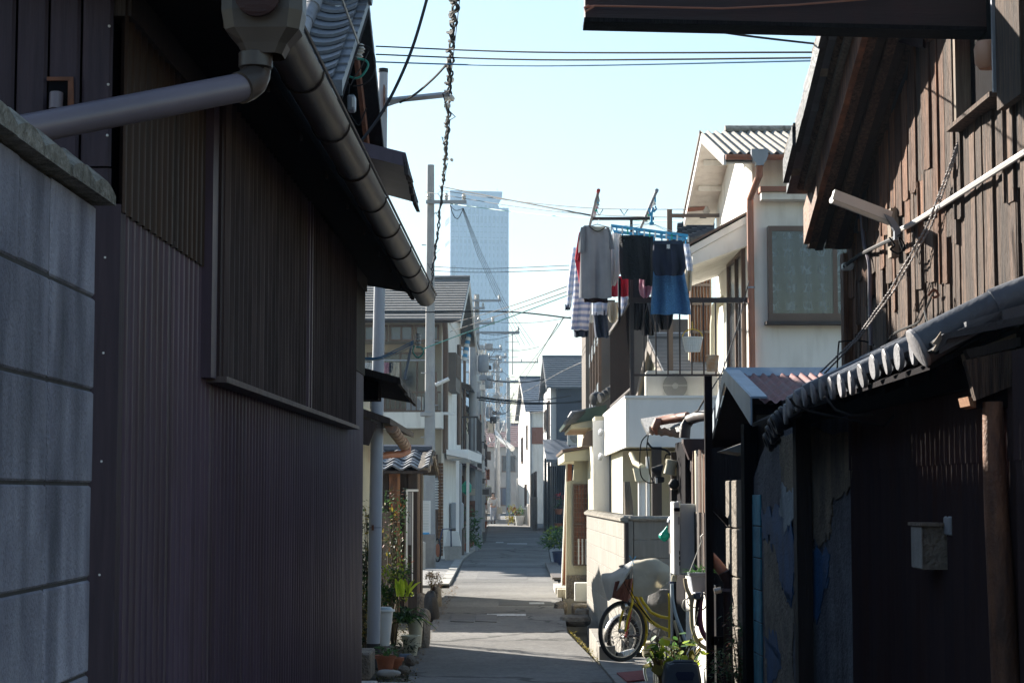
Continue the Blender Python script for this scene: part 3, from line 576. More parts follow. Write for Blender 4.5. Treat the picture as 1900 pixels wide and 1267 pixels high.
for k in range(5):
    t = k/5; a = at(742, 699, 12.2).lerp(at(771, 735, 12.9), t); b = at(742, 699, 12.2).lerp(at(771, 735, 12.9), t+.17)
    m = MB(); m.prism([a, b, b+Vector((.01, 0, -.05-R.uniform(0, .03))), a+Vector((.01, 0, -.05-R.uniform(0, .02)))], (-.02, 0, 0)); m.build('edge_board', 'wood_pale', c4)
m = MB(); a = at(655, 742, 12.4); b = at(704, 708, 12.4); m.box((a.x, 12.3, a.z), (b.x, 12.6, b.z)); m.build('bracket', 'timber_black', c4)
# insulator cluster, meter box and looped cables on the gable wall
IN = thing('insulator_cluster', 'white porcelain insulators with a green cable loop under the tiled verge', 'insulator', at(662, 110, 12.5))
for px, py, s in ((655, 82, 1), (668, 90, .9), (652, 97, .8), (663, 103, 1)):
    m = MB(); c = at(px, py, 12.5); m.lathe(c-Vector((0, 0, .03)), [(.018*s, 0), (.035*s, .008), (.022*s, .018), (.036*s, .03), (.02*s, .042), (.028*s, .055), (.012*s, .062)], 12, (R.uniform(-.4, .4), 0, 1)); m.build('insulator', 'ceramic', IN)
def loop(pts, d, r, mat, E, name='cable_loop'):
    P = [at(x, y, d) for x, y in pts]; S_ = []
    for i in range(len(P)-1):
        p0, p1, p2, p3 = P[max(i-1, 0)], P[i], P[i+1], P[min(i+2, len(P)-1)]
        for k in range(6):
            t = k/6; S_.append(.5*((2*p1)+(p2-p0)*t+(2*p0-5*p1+4*p2-p3)*t*t+(3*p1-p0-3*p2+p3)*t**3))
    S_.append(P[-1]); m = MB(); m.tube(S_, r, 6); return m.build(name, mat, E)
loop([(632, 127), (642, 138), (658, 145), (672, 140), (683, 122), (678, 112), (663, 109)], 12.45, .008, 'wire_green', IN)
loop([(665, 85), (685, 88), (696, 110), (692, 140), (675, 156), (655, 160)], 12.45, .005, 'wire_black', IN)
loop([(630, 128), (640, 150), (648, 158), (646, 190), (652, 215), (665, 232), (674, 215), (680, 200)], 12.4, .005, 'wire_black', IN)
loop([(634, 132), (643, 147), (650, 158), (656, 145), (668, 128), (684, 96)], 12.4, .004, 'wire_grey', IN)
MBX = thing('meter_box', 'small grey electric meter box on the dark wall above the long gutter', 'meter', at(653, 195, 12.3))
m = MB(); a = at(645, 207, 12.3); b = at(660, 178, 12.3); m.bbox((a.x, 12.25, a.z), (b.x, 12.35, b.z), .01); m.build('box', 'grey_plastic', MBX)
m = MB(); a = at(654, 202, 12.3); b = at(659, 183, 12.3); m.box((a.x, 12.235, a.z), (b.x, 12.25, b.z)); m.build('window', 'tag_white', MBX)
m = MB(); a = at(611, 183, 11.2); b = at(625, 163, 11.2); m.bbox((a.x, 11.2, a.z), (b.x, 11.26, b.z), .01); tag(m.build('junction_box', 'ceramic'), 'small pale junction box just above the gutter rim', 'junction box')
# ---------------------------------------------------------------- left: cream house with copper gutter
H4 = frame('cream_siding_house', 'low cream siding house seen as a sliver behind the thick grey pole', 'house', 950)
m = MB(H4); m.box((-4.5, 18.0, 0), (-1.62, 21.5, 2.9)); m.build('wall', 'beige_wall', H4)
for i in range(21): y = 18.02+.161*i; m = MB(H4); m.box((-1.62, y, .3), (-1.605, y+.145, 2.6)); m.build('board', 'cream_wall', H4)
m = MB(H4); m.prism([(-1.15, 17.8, 2.30), (-1.15, 17.8, 2.36), (-2.6, 17.8, 2.86), (-4.4, 17.8, 2.3), (-4.4, 17.8, 2.24), (-2.6, 17.8, 2.78)], (0, 4.3, 0)); m.build('roof', 'timber_dark', H4)
m = MB(H4); m.prism([(-1.27, 17.79, 2.31), (-1.6, 17.79, 2.42), (-1.6, 17.79, 2.15), (-1.35, 17.79, 2.10)], (0, .05, 0)); m.build('bargeboard', 'timber_dark', H4)
gutter(H4, at(726, 790, 18.2), at(752, 826, 21.6), .062, 'copper_dirty', ringstep=.5, ringmat='copper_dirty')
m = MB(H4); m.tube([at(749, 815, 21.5), at(757, 828, 21.5), at(757, 836, 21.5), at(744, 842, 21.4), at(722, 843, 21.2), at(700, 846, 21)], .04, 10); m.build('down_pipe', 'copper', H4)
# ---------------------------------------------------------------- poles
P1 = thing('steel_pole', 'thick pale grey steel pole with a black foot beside the plant pots', 'pole', (xx(694, 18.3), 18.3, 0))
b0, b1 = Vector((xx(694, 18.3), 18.3, -.05)), at(711, 135, 18.3)
m = MB(); m.tube([b0.lerp(b1, .045), b0.lerp(b1, .3), b0.lerp(b1, .6), b1], [.064, .063, .056, .046], 20); m.build('shaft', 'pole_blue', P1)
m = MB(); m.tube([b0, b0.lerp(b1, .046)], .066, 20); m.build('foot', 'stone_dark', P1)
m = MB(); m.tube([b1, b1+Vector((0, 0, .04))], .049, 16); m.build('cap', 'rubber', P1)
for t in (.235, .40):
    c = b0.lerp(b1, t); m = MB(); m.lathe(c, [(.066, 0), (.066, .012)], 16); m.build('band', 'zinc', P1)
    m = MB(); m.box((c.x-.03, c.y-.10, c.z-.02), (c.x-.01, c.y-.05, c.z+.03)); m.build('clamp', 'rust', P1)
m = MB(); m.tube([at(716, 187, 18.2), at(832, 175, 18.2)], .03, 4); m.build('bracket_arm', 'steel_grey', P1)
m = MB(); m.tube([at(718, 196, 18.2), at(760, 182, 18.2)], .012, 6); m.build('brace', 'steel_grey', P1)
m = MB(); m.box(at(711, 201, 18.1), at(716, 165, 18.3)); m.build('bolt_plate', 'rust', P1)
for y in (170, 183, 196): m = MB(); m.tube([at(824, y, 18.2), at(836, y, 18.2)], .02, 8); m.build('clamp', 'ceramic', P1)
def pole(x, d, top, r0, r1, label, arms=(), mat='pole_conc', trans=False, base=0, lean=0):
    P = thing('utility_pole', label, 'utility pole', (x, d, base)); m = MB(); m.tube([(x, d, base), (x+lean, d, top)], [r0, r1], 14); m.build('shaft', mat, P)
    for (z, w0, w1, ins) in arms:
        c = x+lean*(z-base)/(top-base)
        m = MB(); m.box((c+w0, d-r1-.08, z-.04), (c+w1, d-r1-.005, z+.04)); a = m.build('crossarm', 'steel_grey', P)
        for k in range(ins):
            xi = c+w0+.06+(w1-w0-.12)*k/max(1, ins-1); m = MB(); m.lathe((xi, d-r1-.04, z+.041), [(.02, 0), (.05, .03), (.03, .06), (.055, .09), (.03, .13), (.035, .17)], 8); m.build('insulator', 'ceramic', a)
    if trans:
        m = MB(); m.lathe((x+.33, d, trans), [(.15, 0), (.18, .05), (.18, .5), (.15, .55)], 14); t = m.build('transformer', 'steel_grey', P)
        for k in range(3): m = MB(); m.lathe((x+.22+.1*k, d-.02, trans+.55), [(.04, 0), (.03, .16)], 8); m.build('bushing', 'ceramic', t)
    return P
P2 = pole(xx(797, 44), 44, hz(306, 44), .145, .085, 'tall pale concrete utility pole in front of the grey-roofed beige house', [(hz(376, 44), -.1, .85, 3)])
m = MB(); c = at(793, 772, 44); m.lathe(c, [(.15, 0), (.17, .01), (.17, .09), (.15, .1)], 16); m.build('band', 'pole_conc', P2)
for k in range(9): m = MB(); z = 2.2+.75*k; s = (-1)**k; m.tube([(xx(797, 44)+s*.1, 43.9, z), (xx(797, 44)+s*.2, 43.85, z)], .012, 5); m.build('step_bolt', 'steel_grey', P2)
LT = thing('tube_lamp', 'white tube street lamp clamped to the tall concrete pole', 'lamp', at(810, 712, 43.6))
m = MB(); m.tube([at(808, 714, 43.5), at(833, 702, 43.5)], .045, 8); m.build('tube', 'lamp_white', LT)
m = MB(); m.tube([at(809, 690, 43.6), at(809, 750, 43.6)], .03, 6); m.build('bracket', 'brown_alu', LT)
# insulator stack on ladder bracket (mid left)
IB = thing('insulator_bracket', 'perforated steel bracket carrying a stack of white insulators and blue cables', 'bracket', at(748, 702, 13.2))
m = MB(); m.prism([at(748, 703, 13), at(753, 703, 13), at(767, 632, 13), at(763, 632, 13)], (0, .02, 0)); m.build('strut', 'steel_grey', IB)
for k in range(4): m = MB(); m.lathe(at(776, 645-7*k, 13), [(.008, 0), (.021, .007), (.012, .014), (.020, .02)], 10, (.15, 0, 1)); m.build('insulator', 'ceramic', IB)
loop([(769, 640), (766, 652), (775, 663), (785, 655), (783, 645), (772, 644)], 12.95, .005, 'wire_green', IB)
for k, (m_, dy) in enumerate((('wire_blue', 0), ('wire_blue', 4), ('wire_pale', 8))):
    loop([(655, 661+dy*.6), (700, 663+dy*.5), (735, 648+dy), (768, 632+dy)], 12.95, .004, m_, IB)
# street-lamp-free shed
H6 = frame('plank_shed', 'small weathered plank shed with a sagging tiled roof behind the potted plants', 'shed', 950)
ze = 1.97
m = MB(H6); m.box((-3.6, 26.03, -.1), (-1.35, 28.1, 1.98)); m.build('core', 'timber_black', H6); m = MB(H6); m.box((-3.6, 28.11, -.1), (-1.68, 31.6, 2.05)); m.build('core', 'timber_black', H6)  # second core is hidden, added to lengthen the shadow on the road
planks(H6, 'plank', -3.6, -1.33, 26.0, lambda y: 1.43, lambda y: 1.97, .13, ['timber_dark', 'log', 'timber_dark'], axis='x')
planks(H6, 'plank', -3.6, -1.33, 26.0, lambda y: R.uniform(.0, .06), lambda y: 1.42+R.uniform(-.02, .0), .16, ['wood_pale', 'timber_dark', 'wood_pale', 'charred'], axis='x')
planks(H6, 'plank', 26.05, 28.1, -1.345, lambda y: .05, lambda y: 1.97, .2, ['charred', 'charred_warm', 'timber_dark'], jit=.01)
m = MB(H6); m.box((lx(738, 25.9, 950), 25.9, 0), (lx(742.5, 25.9, 950), 25.97, 1.94)); m.build('post', 'wood_orange', H6)
m = MB(H6); m.box((-1.42, 25.95, 0), (-1.30, 26.05, 1.97)); m.build('corner_post', 'timber_dark', H6)
wf = MB(H6)
a, b = at(753, 1060, 25.8), at(756.5, 908, 25.8); wf.box((a.x, 25.8, a.z), (b.x, 25.86, b.z))
a, b = at(753, 911, 25.8), at(776, 907, 25.8); wf.box((a.x, 25.79, a.z), (b.x, 25.85, b.z))
a, b = at(764, 1078, 25.8), at(766.5, 912, 25.8); wf.box((a.x, 25.8, a.z), (b.x, 25.84, b.z)); wf.build('window_frame', 'white_plastic', H6)
wp = MB(H6); a, b = at(757, 1010, 25.9), at(764, 912, 25.9); wp.box((a.x, 25.86, a.z), (b.x, 25.9, b.z)); wp.build('pane', 'window_pale', H6)
tl = MB(); rows = []
for j in (0, 1): rows.append([Vector((-.125+.25*t/8, .25*j, .045*j+.018*(1-j)+.028*math.cos(t/8*2*math.pi))) for t in range(9)])
r2 = [[p-Vector((0, 0, .025)) for p in r] for r in rows]; tl.grid(rows); tl.grid([rows[0], r2[0]]); tl.grid([[r[-1] for r in rows], [r[-1] for r in r2]]); tl.grid(r2); tl.sm = True
tlm = mesh_of(tl, 'tile_grey')
for r in range(6):
    for c in range(9): piece('tile', tlm, H6, mtx(H6) @ TRS((-1.27-.245*c, 25.82+.24*r, 2.0+.045*r+R.uniform(-.008, .008)), rz=R.uniform(-.03, .03)))
m = MB(H6); m.prism([(-3.7, 25.8, 1.96), (-3.7, 27.3, 2.23), (-3.7, 28.7, 1.98), (-3.7, 28.7, 1.93), (-3.7, 27.3, 2.18), (-3.7, 25.8, 1.92)], (2.55, 0, 0)); m.build('roof_deck', 'timber_dark', H6)
for k in range(12):
    t0, t1 = k/12, (k+1.1)/12; y = 25.85+2.9*t0; yb = 25.85+2.9*t1; f_ = lambda t: 2.25-abs(t-.5)*.5; z = f_(t0); zb = f_(t1)
    m = MB(H6); m.prism([(-1.12+R.uniform(-.02, .03), y, z), (-1.12, yb, zb+.03), (-1.12, yb, zb-.07), (-1.12, y, z-.06)], (-.16, 0, 0)); m.build('verge_tile', 'stone', H6)
m = MB(H6); m.tube([(-1.15, 27.3, 2.27), (-3.7, 27.3, 2.30)], .08, 8); m.build('ridge', 'tile_grey', H6)
# ---------------------------------------------------------------- left: two-storey beige house
H7 = frame('beige_house', 'two-storey beige house with a grey slate gable roof and balcony behind the concrete pole', 'house', 1065)
yF = 47.5; X = lambda px, d=47.5: lx(px, d, 1065)
xc = X(822); zE7 = hz(583, 46.9)
m = MB(H7); m.box((xc-6.2, yF+.9, 0), (xc-.001, 54.4, zE7)); m.box((xc-6.2, yF+.05, 0), (xc, yF+.9, hz(795, yF))); m.box((xc-6.2, yF, hz(632, yF)), (xc, yF+.9, zE7)); m.build('wall', 'beige_wall', H7)
m = MB(H7); m.box((xc-.04, 47.45, 0), (xc+.03, 54.4, zE7)); m.build('side_wall', 'white_wall', H7)
r7, g7 = gable(H7, xc-6.2, xc+.05, 47.4, 54.4, zE7, 1.35, 'x', 'slate_grey', over=.42, course=.22, trim='white_wall', rib=.03); g7.build('gable_wall', 'white_wall', H7)
gutter(H7, (xc-6.6, 46.88, zE7-.1), (xc+.45, 46.88, zE7-.13), .07, 'iron_brown', ringstep=1.2)
m = MB(H7); m.tube([(X(827), 46.95, zE7-.12), (X(828), 47.1, zE7-.5), (X(827), 47.38, zE7-.9), (X(827), 47.38, hz(840, 47.4))], .07, 8); m.build('down_pipe', 'brown_alu', H7)
m = MB(H7); m.tube([(xc+.09, 52.6, zE7-.3), (xc+.09, 52.6, 3)], .06, 8); m.build('down_pipe', 'brown_alu', H7)
for k in range(3): window(H7, 'front', X(673+48*k), X(718+48*k), hz(632, yF), hz(602, yF), yF, gl='window_blue', mull=1, sill=False)
window(H7, 'front', X(672), X(800), hz(758, yF), hz(648, yF), yF+.89, gl='window_dark', mull=3, sill=False)
# balcony
bz0, bz1 = hz(795, 47.3), hz(765, 47.3)
m = MB(H7); m.box((xc-6.2, 46.6, bz0), (xc+.02, 47.49, bz1)); bal = m.build('balcony', 'white_wall', H7)
m = MB(H7); m.box((xc-6.2, 46.6, hz(762, 46.6)-.02), (xc, 46.66, hz(762, 46.6)+.03)); m.box((xc-6.2, 46.6, hz(728, 46.6)), (xc, 46.66, hz(728, 46.6)+.04)); m.build('rail', 'brown_alu', bal)
for k in range(30): m = MB(H7); x = xc-.1-.13*k; m.box((x, 46.61, bz1), (x+.025, 46.65, hz(728, 46.6))); m.build('baluster', 'brown_alu', bal)
m = MB(H7); m.box((X(757), 46.9, bz1), (X(787), 47.2, hz(735, 47))); au = m.build('air_conditioner', 'ac_white', H7)
m = MB(H7); m.lathe(((X(770)), 46.88, hz(750, 47)), [(.2, 0), (.2, .02)], 20, (0, 1, 0)); m.build('fan_grille', 'grey_wall', au)
m = MB(H7); m.box((X(822), 47.30, bz1-.05), (X(845), 47.44, bz1+.02)); m.build('balcony_lip', 'white_panel', H7)
# lower front: door, tile pilaster, louvres
window(H7, 'front', X(803), X(812), hz(1000, yF), hz(842, yF), yF+.04, gl='window_dark', mull=0, sill=False, name='side_light')
for k in range(28):
    for j in range(2): m = MB(H7); z = .1+.083*k; x = X(813)+.068*j; m.box((x, yF-.06+.004*((k+j) % 2), z), (x+.062, yF+.04, z+.076)); m.build('brick', 'brick_brown', H7)
m = MB(H7); m.box((X(803), yF-.05, hz(945, yF)), (X(815)-.02, yF, hz(886, yF))); lv = m.build('louvre', 'steel_grey', H7)
for k in range(11): m = MB(H7); z = hz(941-5*k, yF); m.box((X(804), yF-.07, z-.02), (X(814.5), yF-.045, z)); m.build('slat', 'white_panel', lv)
m = MB(H7); m.box((X(829), 47.41, hz(832, 47)), (X(832)+.5, 54.4, hz(850, 47))); m.build('canopy_back', 'white_panel', H7)
# bay window on the side wall
xs = xc+.03
m = MB(H7); m.box((xs, 48.6, hz(725, 49)), (xs+.22, 50.4, hz(655, 49))); by = m.build('bay_window', 'brown_siding', H7)
for k in range(9): m = MB(H7); y = 48.65+.2*k; m.box((xs+.225, y, hz(700, 49)), (xs+.25, y+.04, hz(658, 49))); m.build('grille_bar', 'brown_alu', by)
m = MB(H7); m.box((xs+.20, 48.65, hz(697, 49)), (xs+.222, 50.35, hz(660, 49))); m.build('pane', 'window_pale', by)
# laundry on its balcony
LD = thing('hung_laundry', 'pink and white laundry hung on the far left balcony behind the thick pole', 'laundry', at(740, 700, 46.4))
m = MB(); m.tube([at(672, 668, 46.3), at(790, 668, 46.3)], .02, 6); m.build('rail', 'steel_grey', LD)
for (a, b, y, mt) in ((713, 722, 692, 'cloth_pink'), (722, 731, 690, 'cloth_navy'), (725, 741, 700, 'cloth_beige'), (676, 690, 690, 'cloth_white')):
    rows = [[at(a+(b-a)*k/6, 672+(y-672)*j/4, 46.3)+Vector((0, .04*math.sin(k*2+j), 0)) for k in range(7)] for j in range(5)]
    m = MB(); m.grid(rows); m.grid([[p+Vector((0, .02, 0)) for p in r] for r in rows]); m.sm = True; m.build('garment', mt, LD)
# carport canopy with posts, fridge, bin
CP = thing('porch_canopy', 'narrow white canopy on thin posts beside the beige house', 'canopy', (xx(850, 50), 50, 0))
xcp = lambda px, d: xx(px, d)
m = MB(); m.prism([(xx(828, 46.8), 46.8, hz(842, 46.8)), (xx(868, 46.8), 46.8, hz(850, 46.8)), (xx(874, 52), 52, hz(858, 52)), (xx(828, 52), 52, hz(852, 52))], (0, 0, .12)); m.build('roof', 'white_panel', CP)
for px, d in ((849, 46.9), (868, 51.5)): m = MB(); x = xx(px, d); m.box((x-.04, d, 0), (x+.04, d+.08, hz(854, d))); m.build('post', 'white_panel', CP)
m = MB(); m.tube([(xx(854, 47), 47, .1), (xx(854, 47), 47, 2.4)], .04, 8); m.build('down_pipe', 'steel_grey', CP)
m = MB(); a = at(833, 958, 48.5); m.bbox((a.x, 49.5, .72), (a.x+.34, 50, 1.42), .04); wm = m.build('washing_machine', 'heater_grey', label='grey washing machine standing under the narrow white canopy', cat='washing machine')
m = MB(); m.box((a.x, 49.5, .0), (a.x+.36, 50, .715)); m.build('cabinet', 'brown_siding', label='dark cabinet supporting the washing machine under the canopy', cat='cabinet')
BN = thing('storage_bin', 'pale grey round-topped plastic storage bin at the road edge', 'bin', (xx(841, 46.6), 46.6, 0))
xa, xb = xx(826, 46.6), xx(855, 46.6)
m = MB(); m.prism([(xa, 46.4, .02), (xb, 46.4, .02), (xb+.02, 46.4, .36), (xa-.02, 46.4, .36)], (0, .5, 0)); m.build('body', 'concrete_pale', BN)
pr = [(xa-.01, .37)]+[(xa+.02+(xb-xa-.04)*(.5-.5*math.cos(t)), .37+.36*min(1, 1.6*math.sin(t))) for t in [math.pi*k/10 for k in range(1, 10)]]+[(xb+.01, .37)]
m = MB(); m.prism([(x, 46.42, z) for x, z in pr], (0, .46, 0)); m.build('lid', 'white_plastic', BN)
m = MB(); m.torus((xx(812, 45.5), 45.5, .3), (1, .35, 0), .27, .02, 20, 6); wl = thing('parked_bicycle', 'dark bicycle with an orange wheel hub half hidden behind the low grey wall', 'bicycle', (xx(812, 45.5), 45.5, 0)); m.build('tyre', 'rubber', wl)
m = MB(); m.lathe((xx(812, 45.5), 45.47, .3), [(.16, 0), (.16, .02)], 14, (1, .35, 0)); m.build('hub_disc', 'terracotta', wl)
m = MB(); c = Vector((xx(812, 45.5), 45.5, .3)); m.tube([c, c+Vector((.12, .1, .5)), c+Vector((.3, .7, .5)), c+Vector((.3, .95, 0))], .018, 6); m.build('frame', 'navy_plastic', wl)
LW = thing('low_wall', 'short grey concrete gate pillar wall in front of the beige house', 'wall', (xx(795, 42), 42, 0))
m = MB(); m.bbox((xx(784, 42), 41.9, 0), (xx(808, 42), 42.3, hz(990, 42)), .02); m.build('pillar', 'concrete', LW)
m = MB(); m.bbox((xx(778, 41), 40.8, 0), (xx(790, 41), 41, hz(1004, 41)), .02); m.build('side_slab', 'concrete_pale', LW)
m = MB(); m.lathe(at(789, 991, 42), [(.09, 0), (.1, .02), (.09, .05)], 10); m.build('basin', 'blue_tarp', label='blue plastic basin on top of the grey gate pillar', cat='basin')
LV = thing('louvre_screen', 'white slatted screen standing behind the plank shed', 'screen', (xx(789, 40), 40, 0))
m = MB(); m.box((xx(781, 43), 43, 0), (xx(799, 43), 43.05, hz(928, 43))); m.build('frame', 'white_panel', LV)
for k in range(20): m = MB(); z = .27+.062*k; m.box((xx(782, 43)+.01, 42.96, z), (xx(796, 43), 42.995, z+.045)); m.build('slat', 'white_plastic', LV)
# ---------------------------------------------------------------- left: the narrow fronts beyond
def front(name, label, vp, xw, y0, y1, h, mat, roofmat='tile_grey', rise=1.1, axis='y', over=.35, dep=5, wins=(), side='L', trim='timber_dark', course=.3):
    H = frame(name, label, 'house', vp)
    s = -1 if side == 'L' else 1
    x0, x1 = sorted((xw, xw+s*dep))
    m = MB(H); m.box((x0, y0, 0), (x1, y1, h)); m.build('wall', mat, H)
    rr, g = gable(H, x0, x1, y0, y1, h, rise, axis, roofmat, over=over, course=course, trim=trim); g.build('gable_wall', mat, H)
    for (f, a0, a1, z0, z1, kw) in wins: window(H, 'front' if f == 'f' else ('side2' if side == 'L' else 'side'), a0, a1, z0, z1, y0 if f == 'f' else xw, **kw)
    return H
def balc(E, xw, y0, y1, z, s=1, w_=.7, h=.95, mat='iron_brown', step=.2, solid=None):
    m = MB(E); m.box((xw, y0, z-.1), (xw+s*w_, y1, z)); b = m.build('balcony', solid or 'grey_wall', E)
    m = MB(E); m.box((xw+s*w_, y0, z+h), (xw+s*(w_-.05), y1, z+h+.05)); m.box((xw, y0, z+h), (xw+s*w_, y0+.05, z+h+.05)); m.build('rail', mat, b)
    k = y0
    while k < y1: m = MB(E); m.box((xw+s*(w_-.035), k, z), (xw+s*(w_-.01), k+.03, z+h)); m.build('baluster', mat, b); k += step
    for j in range(int(w_/.12)): m = MB(E); m.box((xw+s*.12*j, y0, z), (xw+s*(.12*j+.03), y0+.03, z+h)); m.build('baluster', mat, b)
    return b
A = front('narrow_grey_house', 'narrow weathered grey house with a steel balcony just beyond the beige house', 985, -2.15, 56.5, 61.5, 5.0, 'grey_wall', 'tile_black', 1.0, wins=[('s', 56.8, 58, 3.3, 4.6, dict(gl='window_dark')), ('s', 58.5, 60.5, .9, 2.2, dict(gl='window_pale')), ('f', -2.9, -2.25, 3.4, 4.5, dict(gl='window_dark', mull=0))])
balc(A, -2.15, 55, 60, 2.9, 1, .6, step=.35)
m = MB(A); m.prism([(-2.15, 54.6, 2.55), (-1.55, 54.6, 2.35), (-1.55, 54.6, 2.42), (-2.15, 54.6, 2.65)], (0, 6, 0)); m.build('awning', 'brown_metal', A)
for k in range(3): m = MB(A); m.box((-1.62, 55+2.4*k, 0), (-1.55, 55.07+2.4*k, 2.4)); m.build('post', 'steel_grey', A)
B_ = front('yellow_cream_house', 'pale yellow plastered house with a box balcony on the shaded left side', 985, -2.3, 62, 69, 4.6, 'cream_wall', 'tile_grey', 1.2, wins=[('s', 63, 65, 3.0, 4.2, dict(gl='window_dark')), ('f', -3.2, -2.5, 3.0, 4.1, dict(gl='window_pale', mull=0)), ('s', 63, 66, .6, 2.1, dict(gl='window_dark'))])
balc(B_, -2.3, 63, 68, 2.5, 1, .55, solid='cream_wall')
C_ = front('sheet_metal_shed', 'grey sheet metal lean-to squeezed between the far left houses', 985, -2.2, 70, 76, 3.2, 'slate_grey', 'rust_roof', .7, wins=[('f', -3, -2.4, 1.2, 2.1, dict(mull=0))])
D_ = front('brown_shop_house', 'tall brown timber fronted house far down the left side', 980, -2.5, 77, 86, 5.2, 'brown_siding', 'tile_black', 1.3, wins=[('s', 78, 80, 3.3, 4.6, {}), ('s', 82, 84, 3.3, 4.6, {}), ('f', -4, -2.8, 3.2, 4.4, dict(gl='window_pale'))])
balc(D_, -2.5, 78, 84, 2.8, 1, .7, step=.4)
E_ = front('white_corner_house', 'white plastered corner house behind the walking person on the left', 975, -2.8, 88, 98, 4.8, 'beige_wall', 'tile_grey', 1.2, wins=[('s', 89, 92, 3, 4.2, {}), ('f', -4.6, -3.1, 2.9, 4.1, dict(gl='window_pale'))])
F_ = front('grey_tile_house', 'grey house with a brown tile roof at the far bend of the street', 960, -4.2, 112, 124, 5.2, 'grey_wall', 'tile_grey', 1.4, wins=[('f', -6, -4.6, 3.2, 4.6, dict(gl='window_pale')), ('f', -6, -4.6, .8, 2.2, {})])
# end of the street
G_ = front('red_tile_house', 'grey house with a faded red tile roof closing the end of the street', 950, -2.2, 168, 178, 6.0, 'grey_wall', 'roof_red', 2.0, 'x', over=.5, dep=3.2, side='R', course=.5, wins=[('f', -.9, .3, 3.6, 5.0, dict(gl='window_dark')), ('f', -1.5, -.3, .6, 2.2, dict(gl='window_blue'))])
G2 = front('dark_gable_house', 'dark roofed two-storey house left of the red tile roof at the street end', 950, -12, 150, 162, 5.6, 'beige_wall', 'tile_grey', 2.0, 'x', over=.5, dep=9, side='R', course=.5, wins=[('f', -6, -4.2, 3.2, 4.6, {}), ('f', -9, -7.2, 3.2, 4.6, dict(gl='window_blue')), ('f', -5, -3.6, .6, 2.2, {})])
G3 = front('pale_far_house', 'pale far house with small windows seen between the poles at the street end', 950, 1.2, 150, 160, 4.4, 'white_wall', 'tile_black', 1.6, 'x', over=.5, dep=7, side='R', course=.5, wins=[('f', 1.6, 2.8, 2.6, 3.8, {}), ('f', 1.6, 2.8, .5, 1.8, dict(gl='window_blue'))])
G4 = front('brick_far_house', 'low reddish brick fronted house behind the blue car', 950, -3.6, 205, 214, 4.6, 'brick_red', 'tile_grey', 1.6, 'x', over=.5, dep=8, side='R', course=.5, wins=[('f', -2.5, -.5, 1.0, 2.6, dict(gl='window_blue'))])
for k, (x, d, h, mt) in enumerate(((-40, 230, 9, 'beige_wall'), (14, 240, 8, 'grey_wall'), (-22, 260, 11, 'grey_wall'), (30, 220, 8, 'beige_wall'))):
    front('distant_house', ['distant beige block mostly hidden behind the left houses', 'distant grey house hidden behind the right houses', 'distant grey block peeking above the left roofs', 'distant beige house behind the right houses'][k], 950, x, d, d+10, h, mt, 'tile_grey', 2, 'x', dep=12, side='R', course=.8, wins=[('f', x+1+2.6*i, x+2.6+2.6*i, h-2.6, h-1.2, {}) for i in range(4)])
# side entries at street level: gas meters, air conditioners, boxes and pots along the left fronts
def acunit(p, w_=.78, h=.55, d=.3, label='', rz=0, group=None, mat='ac_white'):
    E = thing('air_conditioner', label, 'air conditioner', p, rz, group); m = MB(E); m.bbox((0, 0, 0), (w_, d, h), .015); m.build('casing', mat, E)
    cx = w_*.4; m = MB(E); m.lathe((cx, -.002, h*.5), [(h*.41, 0), (h*.41, .006)], 28, (0, -1, 0)); m.build('fan_opening', 'window_dark', E)
    m = MB(E)
    for k in range(26): x = cx-h*.42+h*.84*k/25; m.box((x, -.02, h*.07), (x+.005, -.014, h*.93))
    for k in range(3): z = h*(.1+.4*k); m.box((cx-h*.43, -.0205, z), (cx+h*.43, -.0195, z+.008))
    m.build('fan_grille', mat, E)
    m = MB(E); m.lathe((cx, -.010, h*.5), [(h*.1, 0), (h*.1, .004)], 14, (0, -1, 0)); m.build('fan_hub', 'grey_wall', E)
    m = MB(E); m.box((.06, .02, -.05), (.12, d-.02, 0)); m.box((w_-.12, .02, -.05), (w_-.06, d-.02, 0)); m.build('foot', 'rubber', E)
    return E
acunit((-2.1, 57, 2.9), label='small air conditioner on the steel balcony of the narrow grey house')
acunit((-2.2, 64, 2.55), label='air conditioner on the box balcony of the pale yellow house')
acunit((-1.75, 61.2, .05), label='air conditioner standing at street level before the yellow house')
TP = thing('blue_wrapped_pipe', 'leaning pole of stacked blue and white wraps beside the beige house eave', 'pipe', at(862, 672, 55))
for k in range(8):
    a = at(861+1.2*k, 668-6.2*k, 54); b = at(862.2+1.2*k, 662-6.2*k, 54); m = MB(); m.tube([a, b], [.085, .06], 10); m.build('wrap', 'blue_tarp' if k % 2 else 'white_plastic', TP)
# far poles
far_arms = lambda d, ys: [(hz(y, d), a, b, n) for y, a, b, n in ys]
pole(xx(884, 70), 70, hz(546, 70), .15, .1, 'second concrete pole down the left side, in front of the tower', far_arms(70, ((558, -.9, .9, 3), (572, -.8, .3, 2), (617, -.3, 1.6, 2))))
pole(xx(877, 60), 60, hz(590, 60), .15, .11, 'shorter concrete pole right beside the blue wrapped pipe', far_arms(60, ((600, -.3, .7, 3),)), trans=hz(690, 60))
pole(xx(923, 120), 120, hz(668, 120), .2, .13, 'grey pole with crossarms standing in the middle of the view below the tower', far_arms(120, ((672, -2.6, 2.6, 6), (708, -1.6, 2.0, 4), (735, -1.5, .3, 3))), trans=hz(800, 120))
pole(xx(896, 95), 95, hz(655, 95), .15, .10, 'slim far pole in front of the right-hand tower face', far_arms(95, ((662, -1.4, 1.2, 4), (690, -1, 1, 3))), trans=hz(775, 95))
pole(xx(893, 82), 82, hz(640, 82), .16, .11, 'far left pole carrying a grey transformer between the narrow houses', far_arms(82, ((648, -1.2, .9, 4), (668, -.9, .9, 3))), trans=hz(720, 82))
